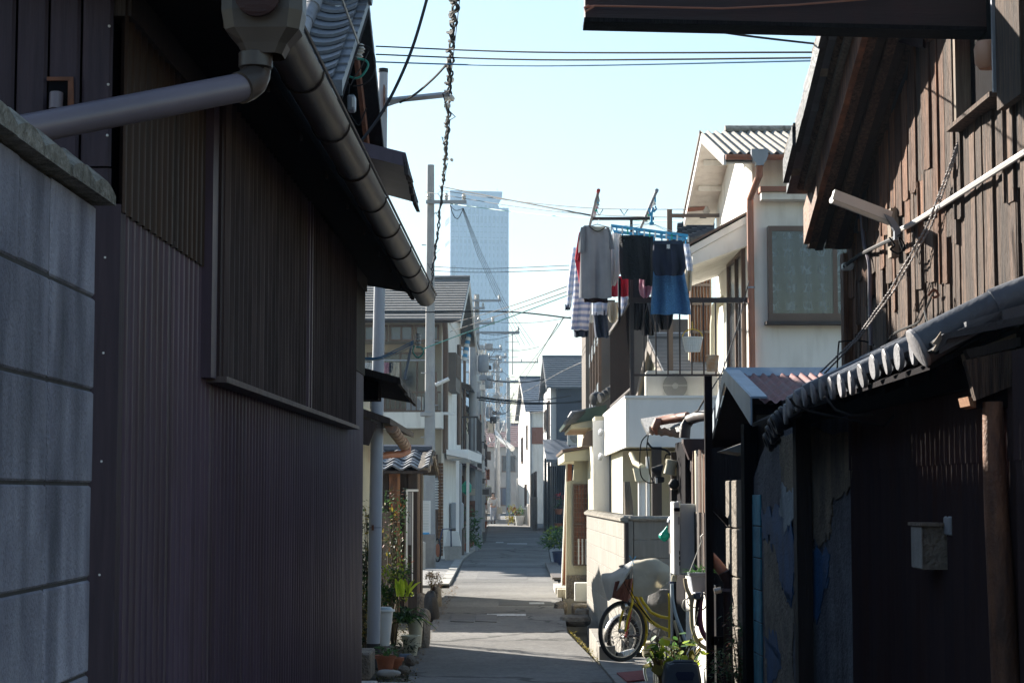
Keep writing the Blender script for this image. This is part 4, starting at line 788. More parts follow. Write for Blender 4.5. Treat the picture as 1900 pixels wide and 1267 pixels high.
pole(xx(943, 150), 150, hz(700, 150), .2, .14, 'thin distant pole right of the central pole', far_arms(150, ((706, -1.8, 1.8, 4),)))
LM = thing('street_light', 'long pale street light arm hanging diagonally from the central far pole', 'street lamp', at(915, 800, 118))
m = MB(); m.tube([at(911, 792, 118), at(930, 815, 117), at(951, 832, 116)], [.12, .14, .17], 8); m.build('arm', 'lamp_white', LM)
m = MB(); m.lathe(at(908, 795, 118), [(.2, 0), (.24, .2), (.2, .5)], 10); m.build('joint', 'rubber', LM)
# ---------------------------------------------------------------- person
PS = thing('person', 'person in a white open shirt and pale blue jeans walking towards the viewer', 'person', (xx(915, 104), 104, 0), .15)
def skin(name, V, Eg, mat, parent, sub=2, root=0):
    me = bpy.data.meshes.new(name); me.from_pydata([v[:3] for v in V], Eg, []); o = link(bpy.data.objects.new(name, me)); o.parent = parent
    me.materials.append(M(mat)); md = o.modifiers.new('skin', 'SKIN'); md.use_smooth_shade = True
    for i, v in enumerate(V):
        sv = me.skin_vertices[0].data[i]; sv.radius = (v[3], v[4] if len(v) > 4 else v[3]); sv.use_root = i == root
    s = o.modifiers.new('sub', 'SUBSURF'); s.levels = s.render_levels = sub; return o
bd = [(0,0,.95,.13,.1), (0,0,1.15,.12,.09), (0,0,1.36,.15,.1), (0,0,1.47,.06), (0,-.02,1.58,.085,.1), (0,-.02,1.66,.07,.09),
      (-.09,0,.88,.085), (-.10,-.1,.5,.06), (-.10,-.02,.1,.045), (-.10,-.16,.04,.035), (.09,0,.88,.085), (.10,.1,.5,.06), (.10,.2,.12,.045), (.10,.08,.04,.035),
      (-.19,0,1.38,.055), (-.24,0,1.12,.045), (-.12,-.2,1.08,.035), (-.05,-.26,1.12,.032), (.19,0,1.38,.055), (.25,.02,1.1,.045), (.27,-.06,.86,.034), (.27,-.08,.78,.03)]
skin('body', bd, [(0,1),(1,2),(2,3),(3,4),(4,5),(0,6),(6,7),(7,8),(8,9),(0,10),(10,11),(11,12),(12,13),(2,14),(14,15),(15,16),(16,17),(2,18),(18,19),(19,20),(20,21)], 'skin', PS)
skin('jeans', [(0,0,.97,.145,.115), (-.09,0,.86,.1), (-.10,-.1,.5,.075), (-.10,-.03,.14,.06), (.09,0,.86,.1), (.10,.1,.5,.075), (.10,.19,.16,.06)], [(0,1),(1,2),(2,3),(0,4),(4,5),(5,6)], 'cloth_stripe_pale', PS)
skin('shirt', [(0,0,.92,.16,.12), (0,0,1.15,.15,.12), (0,0,1.38,.16,.12), (-.2,0,1.38,.07), (-.25,0,1.12,.06), (-.15,-.16,1.09,.05), (.2,0,1.38,.07), (.26,.02,1.1,.06), (.27,-.04,.92,.05)], [(0,1),(1,2),(2,3),(3,4),(4,5),(2,6),(6,7),(7,8)], 'cloth_white', PS)
skin('hair', [(0,.02,1.60,.1,.1), (0,.01,1.69,.085,.09), (0,.06,1.52,.07)], [(0,1),(0,2)], 'hair', PS)
for s in (-1, 1): skin('boot', [(s*.10, -.05 if s < 0 else .17, .16, .055), (s*.10, -.06 if s < 0 else .14, .05, .05), (s*.10, -.19 if s < 0 else .03, .04, .045)], [(0,1),(1,2)], 'rubber', PS)
m = MB(PS); m.prism([(.26, -.1, .92), (.48, -.1, .90), (.50, -.1, .55), (.24, -.1, .55)], (0, .12, 0)); o = m.build('shoulder_bag', 'cloth_beige'); tag(o, 'beige cloth bag carried by the walking person', 'bag')
# parked car beyond
CR = thing('parked_car', 'dark blue parked car nosing out from the right at the far bend', 'car', (xx(936, 170), 170, 0))
c0 = CR.location
prof = [(0, .35), (0, .75), (.25, .95), (1.0, 1.05), (1.6, 1.5), (3.0, 1.52), (3.9, 1.05), (4.1, .4)]
m = MB(); m.prism([(c0.x-.6+a, 170, b) for a, b in prof], (0, 1.6, 0)); m.build('body', 'car_blue', CR)
m = MB(); m.prism([(c0.x+.5, 169.98, 1.06), (c0.x+1.05, 169.98, 1.43), (c0.x+2.3, 169.98, 1.43), (c0.x+2.7, 169.98, 1.06)], (0, .02, 0)); m.build('side_window', 'window_pale', CR)
for a in (.25, 2.9):
    m = MB(); m.lathe((c0.x+a, 169.95, .32), [(.32, 0), (.32, .2)], 20, (0, 1, 0)); wh = m.build('wheel', 'rubber', CR)
    m = MB(); m.lathe((c0.x+a, 169.93, .32), [(.2, 0), (.2, .02)], 16, (0, 1, 0)); m.build('rim', 'steel_grey', wh)
m = MB(); m.bbox((c0.x-.5, 169.97, .8), (c0.x-.15, 169.99, .92), .01); m.build('headlight', 'window_pale', CR)
# ---------------------------------------------------------------- tower
TW = thing('office_tower', 'tall pale blue office tower rising behind the street with a dark-banded top', 'tower', (xx(834, 780), 780, 0), math.radians(9.7))
Wt = 24.6; Ht = hz(383, 780); Hb = hz(357, 780)
m = MB(TW); m.box((0, 0, 0), (Wt, 24, Ht)); m.build('shaft', 'tower_face', TW)
m = MB(TW); m.prism([(0, .5, Ht), (Wt-5, .5, Ht), (Wt-2.6, .5, Hb-1.6), (Wt-2.6, .5, Hb), (0, .5, Hb)], (0, 15, 0)); m.build('crown_block', 'tower_face', TW)
m = MB(TW); m.box((-.1, .2, Hb), (Wt-2.5, 15.8, Hb+1)); m.build('parapet', 'tower_face', TW)
for k in range(15):
    x = (Wt-.5)*k/14; m = MB(TW); m.box((x, -.55, 0), (x+.55, 0, Ht-(0 if k > 12 else -0))); m.build('fin', 'tower_face', TW)
wz = lambda py: hz(py, 780)
bay = (Wt-.5)/14
wme = mesh_of(MB().box((0, -.06, 0), (bay-.75, .02, 1)), 'tower_window')
def trow(z0, z1, k0=0, k1=14):
    for k in range(k0, k1): piece('window', wme, TW, mtx(TW) @ TRS((bay*k+.65, 0, z0), s=(1, 1, z1-z0)))
trow(wz(412), wz(399)); trow(wz(396), wz(387), 3, 8); trow(wz(450), wz(443)); trow(wz(384), wz(379), 3, 12)
for a in (418, 428, 438): m = MB(TW); m.box((.3, -.12, wz(a+2)), (Wt-.8, .0, wz(a))); m.build('dark_band', 'tower_window', TW)
small = MB(TW); z = wz(455)
while z > 8:
    for k in range(14): small.box((bay*k+.95, -.04, z-1.6), (bay*(k+1)-.35, .01, z))
    z -= 3.05
small.build('small_windows', 'tower_window', TW, kind='stuff')
trow(wz(640), wz(628)); trow(wz(503), wz(499), 0, 14)
for z0, z1 in ((wz(412), wz(399)), (wz(450), wz(443))):
    for k in range(5): m = MB(TW); m.box((-.06, 2+3*k, z0), (.02, 4+3*k, z1)); m.build('window', 'tower_window', TW)
m = MB(TW); m.tube([(Wt-4, 5, Hb), (Wt-4, 5, Hb+3)], .12, 5); m.build('antenna', 'steel_grey', TW)
m = MB(); a, b = at(838, 515, 700), at(845, 492, 700); m.box((a.x, 700, 0), (b.x, 706, b.z)); m.build('distant_stack', 'tower_window', label='slim dark blue block in front of the foot of the tower', cat='tower')
# ---------------------------------------------------------------- right far: white gable house, navy house
R7 = thing('white_gable_house', 'tall narrow white house with a navy slate roof at the right of the far street', 'house', (xx(983, 105), 105, 0), math.radians(2.6))
h7 = hz(760, 105); m = MB(R7); m.box((0, 0, 0), (6, 13, h7)); m.build('wall', 'white_wall', R7)
rr, g = gable(R7, 0, 6, 0, 13, h7, 2.2, 'x', 'slate_navy', over=.25, course=.42, trim='white_panel', rib=.03); g.build('gable_wall', 'white_wall', R7)
m = MB(R7); m.box((.03, -.03, hz(823, 105)), (1.15, -.001, hz(792, 105))); m.build('balcony_panel', 'brick_red', R7)
window(R7, 'side', 2, 3.2, hz(830, 105), hz(785, 105), 0, gl='window_dark', mull=0); window(R7, 'side', 7, 9, 3.5, 5, 0, gl='window_dark'); window(R7, 'side', 3, 5, .9, 2.2, 0)
window(R7, 'front', 2.2, 3.4, 3.6, 5.0, 0, gl='window_pale')
m = MB(R7); m.tube([(.05, -.08, h7-.1), (.05, -.08, .2)], .05, 8); m.build('down_pipe', 'steel_grey', R7)
FW = frame('fence_wall', 'concrete wall topped by a black metal panel fence on the far right', 'wall', 935)
x = (983-935)/FPX*95; m = MB(FW); m.box((x, 85, 0), (x+.2, 97, hz(921, 88))); m.build('wall', 'concrete', FW)
for k in range(24): m = MB(FW); y = 85+.5*k; m.box((x+.03, y, hz(921, 88)), (x+.10, y+.46, hz(878, 88))); m.build('panel', 'iron_brown', FW)
for k in range(7): m = MB(FW); y = 85+2*k; m.box((x+.1, y, 0), (x+.18, y+.1, hz(875, 88))); m.build('post', 'iron_brown', FW)
m = MB(FW); m.box((x-.05, 97, 0), (x+.3, 104, 1.1)); m.build('low_plinth', 'concrete', FW)
R6 = thing('navy_house', 'dark navy two-storey house with a glossy blue-grey ribbed roof', 'house', (xx(1033, 83), 83, 0), math.radians(1.2))
h6 = hz(714, 83); m = MB(R6); m.box((0, 0, 0), (6, 9, h6)); m.build('wall', 'navy_wall', R6)
m = MB(R6); m.box((-.25, .3, 0), (-.001, 9, h6)); m.build('side_wall', 'white_panel', R6)
rr, g = gable(R6, -.1, 6, 0, 9, h6, 1.55, 'x', 'slate_navy', over=.35, course=.34, trim='navy_wall', rib=.07); g.build('gable_wall', 'white_panel', R6)
window(R6, 'side', 1, 3, hz(820, 83), hz(740, 83), -.25, gl='window_dark', mull=0, dep=.08)
window(R6, 'side', 5, 7, hz(790, 83), hz(750, 83), -.25, gl='window_dark')
m = MB(R6); m.prism([(-.6, -4, 2.95), (2.4, -4, 2.95), (2.4, 0, 3.9), (-.6, 0, 3.9)], (0, 0, .12)); m.build('porch_roof', 'slate_navy', R6)
m = MB(R6); m.box((-.55, -3.9, 0), (-.45, -3.8, 2.95)); m.box((-.55, -.2, 0), (-.45, -.1, 3.2)); m.build('porch_post', 'iron_brown', R6)
for k in range(16): m = MB(R6); m.box((-.55+.075*k, -3.9, .05), (-.55+.075*k+.05, -3.86, 2.8)); m.build('slat', 'timber_black', R6)
for k in range(12): m = MB(R6); m.box((.7+.1*k, -3.88, .05), (.7+.1*k+.07, -3.84, 2.8)); m.build('slat', 'timber_black', R6)
acunit(at(1053, 825, 74), label='air conditioner with a round fan standing on the dark porch roof', w_=.95, h=.72)
# pots on a rack
RK = thing('plant_rack', 'dark wire rack of hanging plant pots with red flowers beside the cream porch', 'plant rack', (xx(1036, 60), 60, 0))
m = MB(); x = xx(1036, 60)
for dx in (-.13, .13): m.tube([(x+dx, 60, 0), (x+dx, 60, 1.7)], .012, 5)
for z in (.3, .8, 1.25, 1.6): m.tube([(x-.13, 60, z), (x+.13, 60, z)], .01, 5)
m.build('frame', 'iron_brown', RK)
for z in (.55, 1.0): m = MB(); m.lathe((x, 59.85, z), [(.09, 0), (.14, .16), (.15, .17)], 12); m.build('pot', 'terracotta', RK)
m = MB(); leaves(m, (x, 59.85, 1.35), (.2, .15, .2), 60, .1); m.build('foliage', 'leaf_green', RK)
m = MB(); leaves(m, (x, 59.8, 1.55), (.2, .12, .12), 30, .08, flat=1); m.build('flowers', 'flower_red', RK)
# green bush in navy planter
def pot(p, r, h, mat, name='pot', cat='plant pot', label='', taper=.72, rim=.02, group=None, soil=True):
    E = thing(name, label, cat, p, 0, group); p = Vector(p)
    m = MB(); m.lathe(p, [(r*taper, 0), (r, h-rim*1.6), (r+rim*.7, h-rim*1.5), (r+rim*.8, h), (r-.008, h), (r-.02, h-.03)], 20); m.build('pot_body', mat, E)
    if soil: m = MB(); m.lathe(p+Vector((0, 0, h-.045)), [(r-.02, 0), (r-.02, .012)], 16); m.build('soil', 'soil', E)
    return E
PG = pot((xx(1038, 44), 44, 0), .17, .32, 'navy_plastic', label='navy blue planter with a bright green bush at the right road edge')
m = MB(); p = Vector((xx(1031, 44), 44, .62)); leaves(m, p, (.3, .3, .24), 420, .11); leaves(m, p+Vector((-.1, 0, -.12)), (.28, .25, .15), 120, .1); m.build('foliage', 'leaf_green', PG)
m = MB(); leaves(m, p+Vector((-.02, -.1, .05)), (.28, .25, .22), 90, .1); m.build('young_leaves', 'leaf_lime', PG)
# ---------------------------------------------------------------- cream porch house
R5 = frame('cream_house', 'cream plastered house with a white box balcony over the block wall', 'house', 950)
L5 = lambda px, d: lx(px, d, 950)
x5 = L5(1104, 27.2)
m = MB(R5); m.box((x5, 27.2, 0), (3.4, 34.5, 2.76)); m.box((x5+.22, 24.2, 0), (3.0, 27.195, 2.2)); m.build('wall', 'cream_wall', R5)
m = MB(R5); m.box((x5-.03, 27.17, 0), (x5+.2, 27.199, 2.7)); m.build('corner_pilaster', 'white_panel', R5)
m = MB(R5); m.box((L5(1130, 27.1), 27.1, 0), (L5(1138, 27.1), 27.19, 2.6)); m.build('side_window', 'window_blue', R5)
# porch with slanted fin wall
m = MB(R5); m.prism([(L5(1049, 30), 30, 0), (L5(1110, 30), 30, 0), (L5(1110, 30), 30, hz(850, 30)), (L5(1066, 30), 30, hz(850, 30)), (L5(1063, 30), 30, hz(890, 30)), (L5(1051, 30), 30, hz(893, 30))], (0, .16, 0)); pw = m.build('porch_wall', 'cream_wall', R5)
m = MB(R5); m.prism([(L5(1041, 32), 32.2, 0), (L5(1044, 32), 32.4, 0), (L5(1055, 32), 32.4, 2.3), (L5(1051.5, 32), 32.2, 2.3)], (0, .2, 0)); m.build('slanted_fin', 'white_panel', R5)
m = MB(R5); m.prism([(L5(1041, 32), 32.45, .0), (L5(1056, 32), 32.45, .0), (L5(1063, 32), 32.45, 2.3), (L5(1055, 32), 32.45, 2.3)], (0, .1, 0)); m.build('brick_panel', 'brick_red', R5)
m = MB(R5); a, b = at(1047, 855, 29.2), at(1112, 832, 29.2); m.prism([(a.x, 29.2, a.z), (b.x, 29.2, hz(852, 29.2)), (b.x, 29.2, b.z+.03), (a.x, 29.2, b.z-.06)], (0, 4, 0)); cnp = m.build('porch_canopy', 'cream_wall', R5)
m = MB(R5); m.prism([(a.x-.03, 29.15, b.z-.05), (b.x+.1, 29.15, b.z+.04), (b.x+.1, 29.15, b.z+.09), (a.x-.03, 29.15, b.z-.01)], (0, 4.1, 0)); m.build('canopy_edge', 'brown_alu', cnp)
# grille window in the porch wall
gx0, gx1, gz0, gz1 = L5(1063, 30), L5(1094, 30), hz(1048, 30), hz(897, 30)
for r in range(17):
    for c in range(3):
        m = MB(R5); bw = (gx1-gx0-.03)/3; bh = (gz1-gz0)/17; m.box((gx0+.015+bw*c, 29.985+.002*((r+c) % 2), gz0+bh*r+.003), (gx0+.012+bw*(c+1), 30.01, gz0+bh*(r+1)-.003)); m.build('brick', 'brick_red', R5)
m = MB(R5); m.box((gx0, 29.93, gz0), (gx0+.02, 30.01, gz1)); m.box((gx1-.02, 29.93, gz0), (gx1, 30.01, gz1)); m.box((gx0+.02, 29.931, gz0), (gx1-.02, 30.009, gz0+.02)); m.box((gx0+.02, 29.931, gz1-.02), (gx1-.02, 30.009, gz1)); m.box((gx0+.02, 29.932, (gz0+gz1)/2), (gx1-.02, 29.96, (gz0+gz1)/2+.02)); gf = m.build('grille_frame', 'brown_alu', R5)
for k in range(1, 6): m = MB(R5); x = gx0+(gx1-gx0)*k/6; m.box((x-.006, 29.94, gz0+.02), (x+.006, 29.955, gz1-.02)); m.build('grille_bar', 'brown_alu', gf)
for k in range(3): m = MB(R5); x = gx0+.07+.06*k; m.box((x, 29.93, gz0+.02), (x+.025, 29.94, gz0+.42)); m.build('milk_box_slat', 'white_plastic', gf)
m = MB(R5); m.box((L5(1050, 30)+.005, 29.96, 0), (L5(1110, 30), 29.999, hz(1066, 30))); m.build('pebble_plinth', 'stone', R5)
m = MB(R5); m.box((L5(1094, 29.6), 29.6, hz(922, 29.6)), (L5(1106, 29.6), 29.7, hz(862, 29.6))); m.build('shutter_box', 'brown_siding', R5)
# step tiles
ST = thing('porch_step', 'small tiled step at the foot of the cream porch', 'step', (xx(1050, 31), 31, 0))
for k in range(5):
    m = MB(); a = xx(1034, 30.3)+.075*k; m.bbox((a, 30.3, 0), (a+.072, 30.62, .13), .004); m.build('tile', 'beige_wall', ST)
m = MB(); m.box((xx(1030, 31.5), 31.4, 0), (xx(1052, 31.5), 33, .1)); m.build('slab', 'concrete_pale', ST)
m = MB(); m.bbox((xx(1066, 28.9), 28.8, .02), (xx(1092, 28.9), 29.1, hz(1080, 28.9)), .01); m.build('white_box', 'white_plastic', label='white plastic box on a slab at the foot of the cream porch', cat='box')
m = MB(); m.bbox((xx(1060, 28.6), 28.3, -.3), (xx(1095, 28.6), 28.7, .0), .02); m.build('slab_stone', 'stone', label='flat stone slab under the white plastic box', cat='stone')
m = MB(); m.box((xx(1017, 40), 36, .03), (xx(1043, 40)-.02, 44, .07)); rp = m.build('ramp_plate', 'brown_siding', label='ribbed purple-grey ramp plate beside the road before the cream porch', cat='ramp')
# green-edged tiled corner roof
m = MB(R5); zc = hz(790, 28.4); m.prism([(L5(1050, 28.4), 28.3, zc+.02), (L5(1107, 28.4), 28.3, zc+.10), (L5(1125, 28.4), 28.3, zc+.16), (L5(1125, 28.4), 28.3, zc+.32), (L5(1066, 28.4), 28.3, zc+.22), (L5(1038, 28.4)+.08, 28.3, zc+.06)], (0, 3.6, 0)); er = m.build('eave', 'green_roof', R5)
m = MB(R5); m.prism([(L5(1060, 28.3), 28.32, zc-.03), (L5(1107, 28.3), 28.32, zc-.02), (L5(1125, 28.3), 28.32, zc+.15), (L5(1060, 28.3), 28.32, zc+.02)], (0, 3.5, 0)); m.build('eave_soffit', 'cream_wall', er)
for k in range(10): t = k/10; m = MB(R5); a = at(1048+18*t, 785-20*t, 28.2); m.tube([a, a+Vector((.35, .25, .1))], [.03, .03], 8); m.build('tile', 'tile_grey', er)
m = MB(); m.tube([at(1056, 776, 28.6), at(1062, 767, 28.6), at(1078, 765, 28.8)], [.035, .04, .04], 10); m.build('ridge_cap', 'tile_pale', er)
m = MB(); m.lathe(at(1098, 742, 28), [(.02, 0), (.09, .02), (.11, .08), (.10, .14), (.05, .18)], 14, (.8, .5, .25)); m.build('ridge_end', 'tile_black', er)
for k in range(4): m = MB(); m.lathe(at(1112+7*k, 738-5*k, 27.8), [(.07, 0), (.08, .04), (.06, .08)], 12, (.8, .3, .2)); m.build('roof_tile', 'tile_black', er)
m = MB(); a = at(1093, 835, 28); pr_ = [at(1080+0, 827, 28), at(1082, 812, 28), at(1090, 800, 28), at(1104, 795, 28), at(1104, 827, 28)]; m.prism(pr_, (0, .25, 0)); m.build('round_vent_hood', 'brown_alu', label='dark rounded hood on top of the cream porch canopy', cat='vent hood')
for y in (800, 845): m = MB(); m.lathe(at(1110, y, 26.9), [(.005, 0), (.05, .02), (.05, .06)], 12, (1, .3, -.3)); tag(m.build('vent_cap', 'steel_grey'), 'small steel vent cap on the pale wall, %s of the two' % ('upper' if y == 800 else 'lower'), 'vent cap')
# upper storey behind the balcony: brown siding and steel stair panels
xu = 1.29
m = MB(R5); m.box((xu+.5, 33, 2.76), (4.4, 34.4, 4.7)); m.box((xu, 32.6, 2.76), (xu+.5, 34.4, 5.0)); m.build('upper_wall', 'brown_siding', R5)
for k in range(14): m = MB(R5); y = 32.6+.13*k; m.box((xu-.015, y, 2.8), (xu, y+.11, 4.98)); m.build('siding_board', 'brown_siding', R5)
for k in range(4):
    y = 28.6+k; m = MB(R5); m.box((xu+.02, y, 2.76), (xu+.07, y+.06, 4.7)); m.build('frame_post', 'brown_alu', R5)
for k, zz in enumerate((3.05, 3.9)):
    m = MB(R5); m.prism([(xu+.04, 28.7, zz+.1), (xu+.04, 32.5, zz-.1), (xu+.04, 32.5, zz+.12), (xu+.04, 28.7, zz+.34)], (.02, 0, 0)); m.build('clear_panel', 'window_pale', R5)
# small slate roof seen through the railing
rr, g = gable(R5, 2.2, 2.7, 24.9, 32.4, 3.1, .9, 'x', 'slate_navy', over=.12, course=.12, trim='brown_siding', rname='dormer_roof'); g.build('dormer_wall', 'cream_wall', R5)
# ---------------------------------------------------------------- balcony with railing
BL = frame('balcony', 'white box balcony with a brown iron railing jutting over the bicycle corner', 'balcony', 950)
bx = 1.325; b0, b1 = 2.19, hz(738, 22)
m = MB(BL); m.prism([(bx, 22, b0), (bx, 27.3, b0), (bx, 27.3, b1), (bx, 22, b1)], (.04, 0, 0)); m.build('side_panel', 'white_wall', BL)
m = MB(BL); m.box((bx+.041, 22, b0), (3.0, 22.05, b1)); m.build('front_panel', 'white_panel', BL)
m = MB(BL); m.box((bx+.041, 22.05, b0+.03), (3.0, 27.3, b0+.12)); m.build('floor', 'cream_wall', BL)
m = MB(BL); m.box((bx-.01, 21.98, b1), (3.0, 22.08, b1+.03)); m.box((bx-.01, 22.08, b1), (bx+.06, 27.3, b1+.03)); m.build('coping', 'white_panel', BL)
rt = hz(561, 22.02); rb = b1+.10
rx0 = L5(1170, 22.05)
m = MB(BL); m.box((rx0, 22.02, rt), (2.83, 22.06, rt+.06)); m.box((rx0-.015, 22.06, rt), (rx0+.03, 26.6, rt+.055)); m.build('top_rail', 'iron_brown', BL)
m = MB(BL); m.box((rx0, 22.02, hz(697, 22)), (2.83, 22.05, hz(697, 22)+.025)); m.box((rx0-.005, 22.06, rb), (rx0+.02, 26.6, rb+.025)); m.build('bottom_rail', 'iron_brown', BL)
k = rx0+.02; i = 0
while k < 2.8:
    m = MB(BL); w_ = .05 if i == 0 else .018; m.box((k-w_/2, 22.025, b1+.03 if i == 0 else hz(697, 22)), (k+w_/2, 22.045, rt)); m.build('baluster' if i else 'corner_post', 'iron_brown', BL); k += .14; i += 1
k = 22.2
while k < 26.6: m = MB(BL); m.box((rx0, k, rb), (rx0+.014, k+.014, rt)); m.build('baluster', 'iron_dark', BL); k += .19  # darker copy of the railing iron, offsetting the sun on this side
m = MB(BL); m.box((L5(1100, 22.1), 22.1, hz(405, 22)), (L5(1216, 22.1), 22.15, hz(400, 22))); pt = m.build('laundry_bar', 'iron_brown', BL); m = MB(BL); m.box((L5(1171, 22.1), 22.105, rt), (L5(1176, 22.1), 22.145, hz(405, 22)-.001)); m.build('laundry_post', 'iron_brown', BL)
for px in (1112, 1158, 1208):
    m = MB(BL); c = at(px, 399, 22.12); m.tube([c+Vector((-.045, 0, .07)), c, c+Vector((.045, 0, .07))], .006, 5); m.build('pole_hook', 'iron_brown', pt)
m = MB(BL); a = at(1238, 440, 25.5); m.box((a.x, 25.5, b1), (a.x+.07, 25.56, hz(388, 25.5))); m.box((a.x+.07, 25.5, hz(402, 25.5)), (a.x+.75, 25.56, hz(396, 25.5))); m.build('rear_frame', 'brown_siding', BL)
acunit((L5(1197, 22.5), 22.3, b1-.02), w_=.86, h=.36, d=.3, label='large air conditioner on the balcony floor behind the railing')
m = MB(); m.box((xx(1283, 26.5), 26.5, b1), (xx(1322, 26.5), 26.54, hz(505, 26.5))); DR = thing('lattice_door', 'brown wooden lattice door behind the balcony railing', 'door', (xx(1302, 26.5), 26.5, b1)); m.build('panel', 'wood_orange', DR)
for k in range(7): m = MB(); a = xx(1284, 26.45)+.044*k; m.box((a, 26.46, b1), (a+.018, 26.5, hz(506, 26.45))); m.build('slat', 'brown_siding', DR)
for y in (505, 525, 560, 612): m = MB(); m.box((xx(1283, 26.4), 26.43, hz(y, 26.4)-.04), (xx(1322, 26.4), 26.46, hz(y, 26.4))); m.build('rail', 'brown_siding', DR)
# baskets hung on the railing
def basket(px, d, py0, py1, w0, w1, mat, label, handle=None, dp=.12):
    a, b = at(px, py1, d), at(px, py0, d); B = thing('basket', label, 'basket', a)
    rows = []
    n = 28
    for j in range(5):
        t = j/4; w_ = (w0+(w1-w0)*t)/2; z = a.z+(b.z-a.z)*t
        rows.append([Vector((a.x+w_*math.cos(q), d+dp*(.8+.2*t)*.5*math.sin(q), z)) for q in [2*math.pi*k/n for k in range(n)]])
    m = MB()
    for j in range(5): m.tube(rows[j]+[rows[j][0]], .004 if j < 4 else .009, 5, False)
    for k in range(n): m.tube([rows[0][k], rows[4][k]], .0035, 4, False)
    m.add(rows[0], [list(range(n))]); m.build('mesh_side', mat, B)
    m = MB(); m.grid([[p*1+(Vector((a.x, d, p.z))-p)*.04 for p in r] for r in rows], True); m.build('lining', mat, B)
    if handle: m = MB(); c = Vector((a.x, d, b.z)); m.tube([c+Vector((w1/2*math.cos(t), 0, handle*math.sin(t))) for t in [math.pi*k/10 for k in range(11)]], .007, 6); m.tube([c+Vector((0, 0, handle)), c+Vector((0, .02, handle+.09))], .006, 5); m.build('handle', 'yellow_plastic', B)
basket(1285, 21.9, 626, 652, .17, .235, 'white_plastic', 'white plastic mesh basket with a yellow handle hanging on the railing', .10)
basket(1322, 21.9, 660, 688, .12, .15, 'basket_orange', 'white and orange peg basket hanging low beside the railing')
# ---------------------------------------------------------------- white window house
R4 = frame('white_window_house', 'white plastered house with a brown framed lace curtain window and copper gutters', 'house', 950)
xw = L5(1400, 22); zE4 = hz(292, 22)
m = MB(R4); m.box((xw, 22, 0), (6.6, 25.9, zE4)); m.prism([(xw, 22, zE4), (xw, 25.9, zE4), (xw, 23.95, zE4+.5)], (3.7, 0, 0)); m.build('wall', 'white_wall', R4)
# corrugated cement roof
yr4, zr4 = 23.95, hz(243, 23.9); ye, ze4 = 21.45, hz(285, 21.5)
xv = L5(1347, 21.5)
for sg in (-1, 1):
    for q in range(6):
        n = 24; rows = []; x0_ = xv+.62*q-.02
        for t in (0, 1):
            y = yr4+sg*(yr4-ye)*t*(1 if sg < 0 else .95); z = zr4+(ze4-zr4)*t+.006*q % .012
            rows.append([Vector((x0_+.64*k/n, y, z+.018*math.cos(2*math.pi*k/n*8))) for k in range(n*1+1)])
        n2 = 64; rows = []
        for t in (0, 1):
            y = yr4+sg*(yr4-ye)*t; z = zr4+(ze4-zr4)*t+(.008 if q % 2 else 0)
            rows.append([Vector((x0_+.64*k/n2, y, z+.02*math.cos(2*math.pi*(x0_+.64*k/n2)/.105))) for k in range(n2+1)])
        lo_ = [[p-Vector((0, 0, .009)) for p in r] for r in rows]
        m = MB(R4); m.grid(rows); m.grid(lo_); m.grid([rows[1], lo_[1]]); m.grid([[r[0] for r in rows], [r[0] for r in lo_]]); m.sm = True; m.build('roof_sheet', 'cement_roof', R4)
for k in range(5): m = MB(R4); m.tube([(xv+.3+.75*k, yr4, zr4+.035+.01*(k > 1)), (xv+1.07+.75*k, yr4, zr4+.035+.01*(k > 1))], .05, 8); m.build('ridge_cap', 'cement_roof', R4)
m = MB(R4); m.prism([(xv-.01, ye, ze4-.02), (xv-.01, yr4, zr4-.02), (xv-.01, 2*yr4-ye, ze4-.02), (xv-.01, 2*yr4-ye, ze4-.14), (xv-.01, yr4, zr4-.14), (xv-.01, ye, ze4-.14)], (.03, 0, 0)); m.build('bargeboard', 'white_panel', R4)
m = MB(R4); m.prism([(xv-.03, yr4, zr4+.02), (xv-.03, 2*yr4-ye, ze4+.02), (xv-.03, 2*yr4-ye, ze4-.03), (xv-.03, yr4, zr4-.03)], (.02, 0, 0)); m.build('rear_flashing', 'brown_alu', R4)
m = MB(R4); m.prism([(xv+.02, ye+.03, ze4-.10), (xv+.02, yr4, zr4-.10), (xv+.02, 2*yr4-ye, ze4-.10), (xv+.02, 2*yr4-ye, ze4-.12), (xv+.02, yr4, zr4-.12), (xv+.02, ye+.03, ze4-.12)], (xw-xv, 0, 0)); m.build('soffit', 'white_wall', R4)
for k in range(5): y = 22.2+.75*k; z = zr4-abs(y-yr4)*(zr4-ze4)/(yr4-ye)-.15; m = MB(R4); m.box((xv+.08, y, z-.05), (xw, y+.07, z+.02)); m.build('rafter', 'white_wall', R4)
gutter(R4, (xv+.02, ye-.03, ze4-.03), (6.2, ye-.03, ze4-.05), .055, 'copper')
c = at(1409, 292, 21.35); rows = []
for z, a in ((.09, .095), (.02, .095), (-.05, .07), (-.075, .045), (-.10, .045)): rows.append([(c.x-a, c.y-.06, c.z+z), (c.x+a, c.y-.06, c.z+z), (c.x+a, c.y+.05, c.z+z), (c.x-a, c.y+.05, c.z+z)])
m = MB(); m.grid(rows, True); m.f.append([0, 1, 2, 3]); m.build('rain_head', 'zinc', R4)
m = MB(); m.tube([(c.x, 21.35, c.z-.09), (c.x, 21.37, c.z-.2), (c.x-.04, 21.9, c.z-.38), (c.x-.04, 21.92, c.z-.5), (c.x-.035, 21.92, b1+.05)], .040, 12); m.build('down_pipe', 'copper', R4)
m = MB(); m.lathe((c.x-.035, 21.92, hz(372, 22)), [(.045, 0), (.045, .02)], 12); m.lathe((c.x-.035, 21.92, hz(536, 22)), [(.045, 0), (.045, .02)], 12); m.build('pipe_clip', 'zinc', R4)
